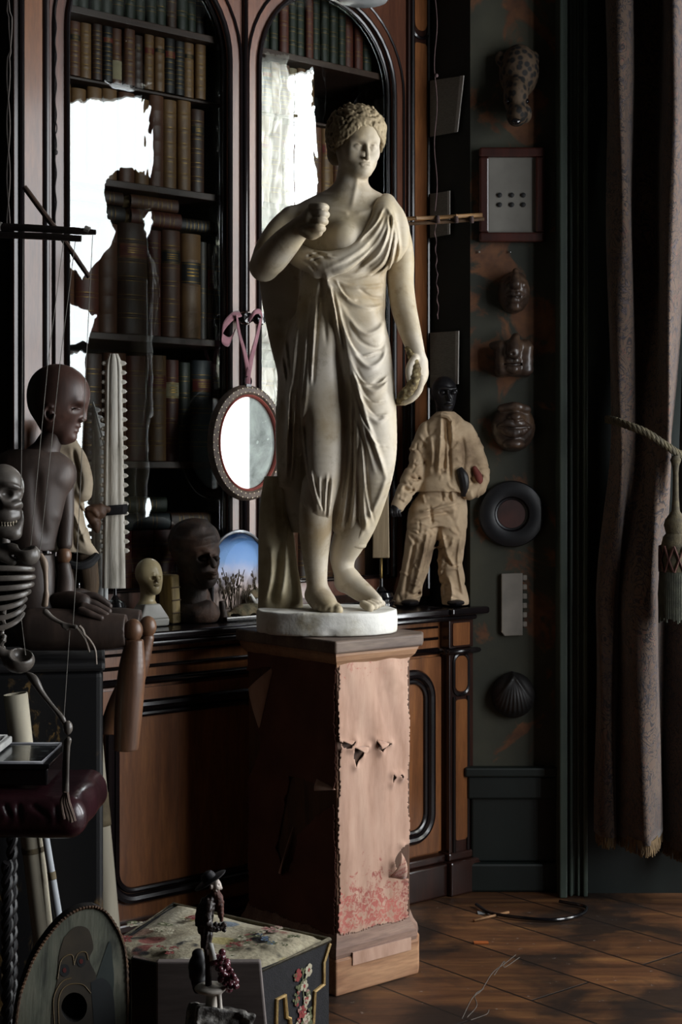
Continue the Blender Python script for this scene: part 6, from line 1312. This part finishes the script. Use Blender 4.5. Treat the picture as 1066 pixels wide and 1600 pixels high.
m = MB().sphere(P.p(806, 190, -.115), (.016, .01, .01), 10, 8); m.build('nose', BLACK, hd, o_)
# framed card with six dark specimens
fo = W(798, 306, EY - .004); fr = empty('framed_card', fo, 'red-brown wooden frame holding a pale card with six dark discs, below the leopard mask', 'framed picture')
fx0, fx1, fz0, fz1 = wx(748), wx(850), W(0, 380, EY)[2], W(0, 233, EY)[2]; w_ = .030
FRM = wood('red_frame_wood', '240c08', '481c12', .4, 6)
for nm, bx_ in (('frame_bottom', (fx0, fx1, fz0, fz0 + w_)), ('frame_top', (fx0, fx1, fz1 - w_, fz1)), ('frame_side', (fx0, fx0 + w_, fz0 + w_, fz1 - w_)), ('frame_side', (fx1 - w_, fx1, fz0 + w_, fz1 - w_))):
    m = MB().box(bx_[0], bx_[1], WY - .03, WY, bx_[2], bx_[3]); bevel(m.build(nm, FRM, fr, fo, smooth=False), .006)
CARD = M('pale_mount_card', '625f59', '75726b', 8, .85); m = MB().box(fx0 + w_ - .002, fx1 - w_ + .002, WY - .014, WY - .002, fz0 + w_ - .002, fz1 - w_ + .002); m.build('card', CARD, fr, fo, smooth=False)
for py_ in (305, 320):
    for px_ in (781, 800, 818): c = W(px_, py_, EY - .018); m = MB().lathe([(.0075, 0), (.0075, .003), (.004, .005), (0, .0052)], 14, c, M=Matrix.Rotation(R(90), 3, 'X')); m.build('dark_disc', M('matte_black_disc', '0c0c0d', '141415', 20, .7), fr, fo)
# three cast mouths
def cast(name, label, yc, fn):
    o0 = W(802, yc, EY - .005); e = empty(name, o0, label, 'plaster cast', 'casts of mouths on the peeling wall'); part(e, o0, P, (762, 842, yc - 46, yc + 46, -.09, .035), .0017, DARKW, 'cast', fn=lambda v: (fn(v), v.cut(1, EY + .003, -1))); return e
def lips(v, x, y, d, w, h, open_=0):
    v.tube(P.t([(x - w, y, d + .018, 2), (x - w * .4, y - h * .5, d, h * .55), (x, y - h * .3, d - .003, h * .5), (x + w * .4, y - h * .5, d, h * .55), (x + w, y, d + .018, 2)]), .004)
    v.tube(P.t([(x - w, y + open_, d + .018, 2), (x, y + h * .75 + open_, d - .002, h * .75), (x + w, y + open_, d + .018, 2)]), .004); v.tube(P.t([(x - w * .9, y + open_ * .5, d + .008, 1 + open_ * .25), (x, y + h * .12 + open_ * .5, d - h * P.k * .4, 1.2 + open_ * .4), (x + w * .9, y + open_ * .5, d + .008, 1 + open_ * .25)]), .002, 's')
cast('mouth_cast', 'dark glossy cast of a nose and closed mouth, uppermost of the three casts', 457, lambda v: (v.ell(P.p(803, 457, .01), P.r(25, 32, 33), .01), v.tube(P.t([(806, 424, -.03, 5), (806, 436, -.05, 7), (806, 444, -.058, 8)]), .01), v.ell(P.p(796, 446, -.04), P.r(6, 6, 5), .005), v.ell(P.p(816, 446, -.04), P.r(6, 6, 5), .005), lips(v, 805, 463, -.048, 15, 8), v.ell(P.p(804, 480, -.03), P.r(12, 12, 8), .01), v.noise(.0008, 260, 3)))
cast('mouth_cast', 'dark cast with a broad nose and pale lower lip, middle one of the three casts', 560, lambda v: (v.box(P.p(802, 562, .01), P.r(29, 30, 27), .01, rd=.02), v.tube(P.t([(806, 527, -.03, 7), (804, 540, -.05, 10), (803, 550, -.06, 11)]), .012), v.tube(P.t([(770, 540, .0, 6), (790, 540, -.02, 8), (822, 538, -.015, 8)]), .01), v.ell(P.p(801, 553, -.085), P.r(4, 5, 3.5), .002, 's'), lips(v, 802, 568, -.05, 18, 9, 2), v.noise(.001, 230, 7)))
cast('mouth_cast', 'dark glossy cast of a wide thick-lipped mouth, lowest of the three casts', 668, lambda v: (v.ell(P.p(802, 668, .01), P.r(34, 30, 38), .01), v.tube(P.t([(784, 638, -.02, 6), (806, 636, -.035, 8), (824, 640, -.02, 6)]), .008), v.ell(P.p(806, 652, -.04), P.r(12, 12, 8), .01), lips(v, 803, 667, -.048, 26, 11, 1), v.ell(P.p(803, 694, -.03), P.r(17, 16, 9), .01), v.noise(.0008, 200, 9)))
# black dish
o_ = W(799, 803, EY - .004); ds = empty('black_dish', o_, 'round black dish with a dull red centre on the wall beside the dressed puppet', 'dish')
m = MB().lathe([(.0, .004), (.035, .006), (.05, .012), (.055, .026), (.078, .032), (.1, .024), (.104, .012), (.1, .0), (0, 0)], 48, o_ + np.array([0, .003, 0]), M=Matrix.Rotation(R(90), 3, 'X')); m.build('dish', M('black_wall_dish', '0a0a0c', '15151a', 12, .4), ds, o_)
m = MB().lathe([(.044, .0), (.044, .0005), (.0, .001)], 30, o_ + np.array([0, -.0085, 0]), M=Matrix.Rotation(R(90), 3, 'X')); m.build('red_centre', M('dull_red_centre', '120a0a', '4a2620', 9, .5), ds, o_)
# white comb
o_ = W(803, 944, EY - .004); cbm = empty('white_comb', o_, 'white rectangular comb-edged tablet on the wall below the black dish', 'comb'); IV = M('aged_ivory', '6a655e', '857f76', 12, .6)
x0, x1, z0, z1 = wx(783), wx(816), W(0, 993, EY)[2], W(0, 895, EY)[2]
m = MB().prism([(x0, z0 + .012), (x0 + .01, z0), (x1, z0 + .002), (x1, z1), (x0, z1 - .002)], WY - .014, WY + .004); bevel(m.build('tablet', IV, cbm, o_, smooth=False), .002)
for i in range(6): z = z1 - .012 - i * .029; m = MB().box(x1, x1 + .014, WY - .011, WY - .003, z - .011, z + .006); bevel(m.build('comb_tooth', IV, cbm, o_, smooth=False), .003)
# dark shell
o_ = W(802, 1085, EY - .004); v = P.vol(764, 840, 1042, 1126, -.04, .035, .0018); v.ell(P.p(802, 1086, .02), P.r(34, 26, 36), .004)
for i in range(11): a = -1.25 + i * .25; v.stroke(P.xz([(802, 1052), (802 + 20 * sin(a), 1052 + 34 * (1 - abs(a) * .15)), (802 + 33 * sin(a), 1052 + 66 * cos(a * .62))]), 2.2 * P.k, .0035, None)
v.cut(1, EY - .001, -1); o = v.mesh('ribbed_shell', M('black_shell', '0a0909', '191514', 14, .55), None, o_); tag(o, 'black ribbed scallop shell fixed low on the peeling wall', 'shell')
for px_, py_, l in ((749, 394, 'tiny white speck of a pin in the wall beside the frame corner'), (797, 394, 'tiny dark nail in the bare patch under the frame')):
    c = W(px_, py_, EY - .006); o = MB().lathe([(.003, 0), (.003, .004), (0, .005)], 10, c, M=Matrix.Rotation(R(90), 3, 'X')).build('wall_pin', IV if px_ < 760 else BLACK, None, c); tag(o, l, 'pin')
# ---------- pages pinned on the dark return wall ----------
ra = BC(.045, .44, 0); rv = np.array([EX0, EY, 0]) - ra; rl = np.linalg.norm(rv); rv /= rl; rn = np.array([-rv[1], rv[0], 0]); rn = rn if rn[1] < 0 else -rn
def on_ret(px, py, off=.004):
    k = (px - 533) / F; b0 = ra + rn * off; t = (k * b0[1] - b0[0]) / (rv[0] - k * rv[1]); q = b0 + rv * t; return np.array([q[0], q[1], 1.3 - (py - 740) / F * q[1]])
PGM = M('dim_printed_page', '66635a', '7c786e', 70, .85, stretch=(1, 1, 6)); PGE = M('page_block_edge', '95918a', 'aca8a0', 90, .9)
for i, (q, l) in enumerate((([(672, 126), (726, 118), (716, 206), (672, 214)], 'open printed booklet pinned high on the dark wall by the hanging cord'), ([(672, 303), (704, 298), (704, 366), (672, 372)], 'small grey printed leaf on the dark wall behind the bamboo stick'), ([(672, 520), (718, 517), (717, 600), (672, 606)], 'grey printed leaf on the dark wall above the puppet head'))):
    A = [on_ret(*c) for c in q]; B = [on_ret(*c, .014) for c in q]; m = MB().hexa(A, B); o = m.build('printed_leaf', PGM, None, A[0], smooth=False); tag(o, l, 'paper', 'printed leaves on the dark wall')
    e_ = [B[1] + (B[0] - B[1]) * .10, B[1], B[2], B[2] + (B[3] - B[2]) * .10]; m = MB().hexa(e_, [c + rn * .004 for c in e_]); m.build('curled_edge', PGE, o, A[0], smooth=False)
# hanging bamboo control with cord
P = Px(4.55); o_ = P.p(690, 342); bm_ = empty('bamboo_stick', o_, 'pair of jointed bamboo sticks hanging level on a cord before the dark wall', 'stick')
BAM = M('bamboo', '5a4028', '8e6c44', 20, .5); 
m = MB(); rows = [(632, 342, 0, 3.2), (650, 341, 0, 3.2), (651, 341, 0, 3.9), (652, 341, 0, 3.2), (686, 340, 0, 3.2), (712, 338, 0, 3.2), (713, 338, 0, 4), (714, 338, 0, 3.4), (754, 336, 0, 3.4)]; m.tube(P.t0(rows), 0, 10); m.build('upper_cane', BAM, bm_, o_)
m = MB().tube(P.t0([(630, 350, .01, 2.8), (690, 347, .01, 3), (757, 342, .01, 2.8)]), 0, 10); m.build('lower_cane', M('dark_bamboo', '3a2a1c', '5e4630', 20, .5), bm_, o_)
m = MB()
for x in (684, 713, 737): m.tube(P.t0([(x - 3, 343, 0, 6), (x + 3, 342.5, 0, 6)]), 0, 10)
m.build('binding', M('dark_binding_thread', '2a1c1a', '3e2c28', 50, .9), bm_, o_)
CRD = M('purple_brown_cord', '3a2a2c', '54403e', 40, .9); rs = random.Random(3)
q = [P.p(681 + .006 * i * 0 + 2.2 * sin(i * .5), -120 + i * 10) for i in range(46)]; m = MB().tube([list(c) + [.0015] for c in q], 0, 6).sphere(P.p(682, 118), .006, 8, 6); m.build('cord', CRD, bm_, o_)
m = MB().tube([list(P.p(680 + 5 * (i / 22) + 1.4 * sin(i * 1.7), 345 + i * 7)) + [.0022 - .0008 * (i % 3)] for i in range(23)], 0, 6); m.build('cord_tail', CRD, bm_, o_)
# pendant lamp shade at the top edge
c = W(568, 4, 4.05); lp = empty('glass_shade', c, 'pale glass lamp shade just showing at the top edge above the statue', 'lamp')
m = MB().lathe([(.0, -.004), (.04, -.003), (.062, .004), (.07, .016), (.06, .05), (.035, .09), (.02, .10), (.02, .12)], 32, c); m.build('shade', M('pale_glass_shade', '8c9090', 'a8acac', 10, .2, coat=.4), lp, c)
m = MB().tube([c + np.array([0, 0, .12]), [c[0], c[1], 3.5]], .006, 8); m.build('lamp_rod', BLACK, lp, c)
# ---------- curtain ----------
def mk_curt():
    t = NT('faded_crewel_curtain'); n = t.noise(t.coord((1, 1, .8)), 11, 3, .45, 2.6); n2 = t.noise(t.coord(), 23, 2, .5, 3.0); base = t.ramp(t.noise(t.coord(), 3, 4), [(.3, '3e2f26'), (.7, '5c4a3c')])
    def band(x, c, w): return t.math('SUBTRACT', 1.0, t.step(t.math('ABSOLUTE', t.math('SUBTRACT', x, c)), w * .45, w))
    l = t.math('MAXIMUM', t.math('MAXIMUM', band(n, .5, .020), band(n, .41, .017)), band(n, .59, .017)); blob = t.step(n2, .60, .62); ring = band(n2, .61, .03)
    b = t.mixc(t.math('MULTIPLY', blob, .45), base, '3c3a48'); b = t.mixc(t.math('MULTIPLY', t.step(n2, .36, .34), .4), b, '6a3a34'); b = t.mixc(t.math('MULTIPLY', t.math('MAXIMUM', l, ring), .85), b, '15141a')
    t.color(b); t.set(rough=.9, sheen=.15); t.bump(l, .4, .003); return t.m
CUR = mk_curt()
def curtain(name, label, top, tie, bot, ztie, zbot, seed, grp='brocade curtains'):
    """cross-sections (X,Y) at the top, at the tie and at the hem"""
    n = 90; rs = random.Random(seed); A, B, D = [np.array([[np.interp(u, np.linspace(0, 1, len(c_)), [q[k] for q in cr([list(q) for q in c_], 8)[::8][:len(c_)]]) for k in (0, 1)] for u in np.linspace(0, 1, 8)]) for c_ in (top, tie, bot)] if False else [np.array([cr([list(q) for q in c_], 12)[int(round(u * (len(c_) - 1) * 12))] for u in np.linspace(0, 1, n)]) for c_ in (top, tie, bot)]
    rows = []; zs = np.concatenate([np.linspace(3.4, ztie, 50), np.linspace(ztie, zbot, 40)[1:]])
    for z in zs:
        if z > ztie: t = (3.4 - z) / (3.4 - ztie); w = t ** 3; p_ = A * (1 - w) + B * w
        else: t = (ztie - z) / (ztie - zbot); w = min(1, t * 2.2); w = w * w * (3 - 2 * w); p_ = B * (1 - w) + D * w
        rows.append([(x + .004 * sin(z * 7 + i * .2 + seed), y + .004 * sin(z * 5 + i * .3), z) for i, (x, y) in enumerate(p_)])
    o0 = np.array([*bot[len(bot) // 2], zbot]); e = empty(name, o0, label, 'curtain', grp); o = MB().grid(rows).build('cloth', CUR, e, o0, ang=80); solidify(o, .006)
    m = MB()
    for i in range(0, n - 1):
        for k in range(2):
            x, y = D[i] + (D[i + 1] - D[i]) * k / 2; m.tube([(x, y, zbot + .012), (x + rs.uniform(-.003, .003), y - .002, zbot - .01), (x + rs.uniform(-.005, .005), y - .003, zbot - .03 + rs.uniform(-.006, .006))], .0024, 4)
    o = m.build('fringe', M('ochre_fringe', '4a3a28', '6a5638', 40, .9), e, o0); o['kind'] = 'stuff'; return e
zt_ = 1.3 - (680 - 740) / F * 4.55
cx = lambda px, Y: ((px - 533) / F * Y, Y)
topc = [cx(948, 4.64), cx(956, 4.58), cx(972, 4.54), cx(986, 4.58), cx(990, 4.68), cx(1012, 4.70), cx(1034, 4.67), cx(1040, 4.55), cx(1054, 4.48), cx(1068, 4.52), cx(1076, 4.64)]
tiec = [cx(956, 4.62), cx(964, 4.58), cx(974, 4.55), cx(986, 4.58), cx(992, 4.62), cx(1004, 4.60), cx(1020, 4.57), cx(1032, 4.53), cx(1042, 4.50), cx(1048, 4.54), cx(1050, 4.60)]
botc = [cx(932, 4.68), cx(940, 4.62), cx(958, 4.60), cx(964, 4.66), cx(972, 4.62), cx(990, 4.54), cx(1008, 4.50), cx(1022, 4.52), cx(1028, 4.60), cx(1032, 4.68), cx(1036, 4.72)]
curtain('curtain', 'faded floral curtain drawn back with a rope, left one at the window on the right', topc, tiec, botc, zt_, 1.3 - 575 / F * 4.55, 3)
top2 = [(1.09, 4.74), (1.11, 4.66), (1.13, 4.60), (1.15, 4.62), (1.18, 4.70), (1.22, 4.60), (1.26, 4.56), (1.30, 4.66)]
tie2 = [(1.04, 4.72), (1.05, 4.66), (1.06, 4.60), (1.075, 4.60), (1.08, 4.62), (1.10, 4.58), (1.12, 4.56), (1.13, 4.62)]
curtain('curtain', 'second fold of floral curtain at the right edge, hanging behind the tassel', top2, tie2, [(1.0, 4.78), (1.005, 4.70), (1.035, 4.62), (1.06, 4.66), (1.08, 4.72), (1.11, 4.62), (1.15, 4.58), (1.2, 4.66)], zt_ - .02, .16, 5)
# rope tie-back with tassel
ROPE = M('twisted_olive_rope', '2a2416', '4c432c', 60, .85, bump=.4)
P = Px(4.46); o_ = P.p(1054, 708); tb = empty('rope_tieback', o_, 'twisted olive rope holding back the floral curtain, with a heavy tassel', 'tieback')
base = cr([list(P.p(948, 655, .16)), list(P.p(962, 658, .06)), list(P.p(985, 666, .0)), list(P.p(1010, 676, -.02)), list(P.p(1035, 692, -.02)), list(P.p(1056, 706, -.01)), list(P.p(1075, 716, .03))], 14)
m = MB()
for ph in (0, 2.09, 4.19): m.tube([list(c + np.array([.2, 1, 0]) * .0065 * cos(i * .55 + ph) + np.array([0, 0, .0065]) * sin(i * .55 + ph)) + [.0068] for i, c in enumerate(base)], 0, 8)
m.build('rope', ROPE, tb, o_)
c = P.p(1056, 712, -.02); m = MB().lathe([(.010, 0), (.016, -.012), (.010, -.03), (.008, -.05), (.009, -.12), (.012, -.16), (.03, -.185), (.034, -.20), (.028, -.225), (.036, -.235), (.042, -.26), (.046, -.34), (.040, -.345)], 24, c); m.build('tassel_head', ROPE, tb, o_)
m = MB(); rs = random.Random(6)
for i in range(60): a = 2 * pi * i / 60; r0 = .044; m.tube([c + np.array([r0 * cos(a), r0 * sin(a), -.335]), c + np.array([(r0 + .004) * cos(a), (r0 + .004) * sin(a), -.40]), c + np.array([(r0 + rs.uniform(-.004, .006)) * cos(a), (r0 + .003) * sin(a), -.475 + rs.uniform(-.008, .008)])], .0032, 5)
o = m.build('tassel_fringe', M('grey_green_tassel', '2a2c24', '44463a', 40, .9), tb, o_); o['kind'] = 'stuff'
m = MB()
for k in range(10):
    for sgn in (1, -1): a0 = 2 * pi * k / 10; m.tube([c + np.array([.047 * cos(a0 + sgn * t * .6), .047 * sin(a0 + sgn * t * .6), -.26 - .075 * t]) for t in np.linspace(0, 1, 6)], .003, 5)
m.build('tassel_netting', M('red_netting', '341a14', '4a261c', 30, .9), tb, o_)
# sheer curtain at the far window (seen in the glass)
SHM_ = NT('sheer_curtain'); tr = SHM_.node('ShaderNodeBsdfTranslucent'); tr.inputs[0].default_value = s2l('d8d6cc'); df = SHM_.node('ShaderNodeBsdfDiffuse'); df.inputs[0].default_value = s2l('b8b4a8'); mx = SHM_.node('ShaderNodeMixShader'); mx.inputs[0].default_value = .5
SHM_.l.new(tr.outputs[0], mx.inputs[1]); SHM_.l.new(df.outputs[0], mx.inputs[2]); SHM_.l.new(mx.outputs[0], SHM_.out.inputs[0])
rows = [[(XR - .03 + .018 * sin(i * 1.1), 3.74 + i * .0077, z) for i in range(44)] for z in np.linspace(3.3, .3, 20)]; o = MB().grid(rows).build('sheer_curtain', SHM_.m, None, (XR - .03, 4.1, .3)); tag(o, 'white sheer curtain half across the far window, seen in the bookcase glass', 'curtain', 'window hangings seen in the glass')
# ---------- on the floor ----------
o_ = np.array([wx(735), 4.62, .0]); m = MB(); q = cr([[.405, 4.60, .01], [.44, 4.52, .008], [.52, 4.47, .008], [.62, 4.45, .008], [.70, 4.50, .008], [.73, 4.58, .008], [.66, 4.64, .008]], 10); o = m.tube(q, .005, 8).build('black_cable', BLACK, None, o_); tag(o, 'black cable curling over the floorboards by the green dado', 'cable')
a, b = top(742, 1433) if False else (None, None)
fl = lambda px, py: (lambda Y: np.array([(px - 533) / F * Y, Y, 0]))(F * 1.3 / (py - 740))
o = MB().tube([fl(741, 1441) + [0, 0, .005], fl(795, 1428) + [0, 0, .005]], .004, 8).build('wood_splinter', M('pale_splinter', '6a4a2c', '8a6440', 20, .7), None, fl(741, 1441)); tag(o, 'thin pale wooden splinter lying on the floor near the cable', 'splinter')
c = fl(758, 1392); o = MB().sphere(c + np.array([0, 0, .02]), (.022, .018, .02), 12, 8).build('blue_ball', M('blue_plastic', '0e2c44', '164060', 10, .35), None, c); tag(o, 'tiny dark blue ball on the floor against the green skirting', 'ball')
c = fl(752, 1474); o = MB().box(c[0] - .02, c[0] + .02, c[1] - .01, c[1] + .01, .0005, .004).build('orange_scrap', M('orange_scrap', '8a4414', 'a85a20', 20, .7), None, c, smooth=False); tag(o, 'small orange scrap lying on the floorboards', 'scrap')
c = fl(756, 1427); o = MB().box(c[0] - .018, c[0] + .018, c[1] - .012, c[1] + .012, .0005, .003).build('paper_scrap', M('grey_scrap', '6a6c6c', '8a8c8c', 20, .8), None, c, smooth=False); tag(o, 'small grey paper scrap on the floor beside the splinter', 'scrap')

# pale scratches in the boards
flo = bpy.data.objects['floor']; SCR = M('pale_floor_scratch', '453e38', '5c544c', 60, .8)
for q in ([(722, 1592), (738, 1560), (752, 1548), (770, 1520), (790, 1505), (806, 1492)], [(730, 1590), (745, 1572), (742, 1555), (756, 1545)], [(736, 1594), (760, 1585), (764, 1578)], [(772, 1524), (788, 1502), (788, 1512), (812, 1496)]):
    MB().tube([fl(*c_) + [0, 0, .0002] for c_ in cr([list(c_) for c_ in q], 6)], .0011, 5).build('scratch', SCR, flo)
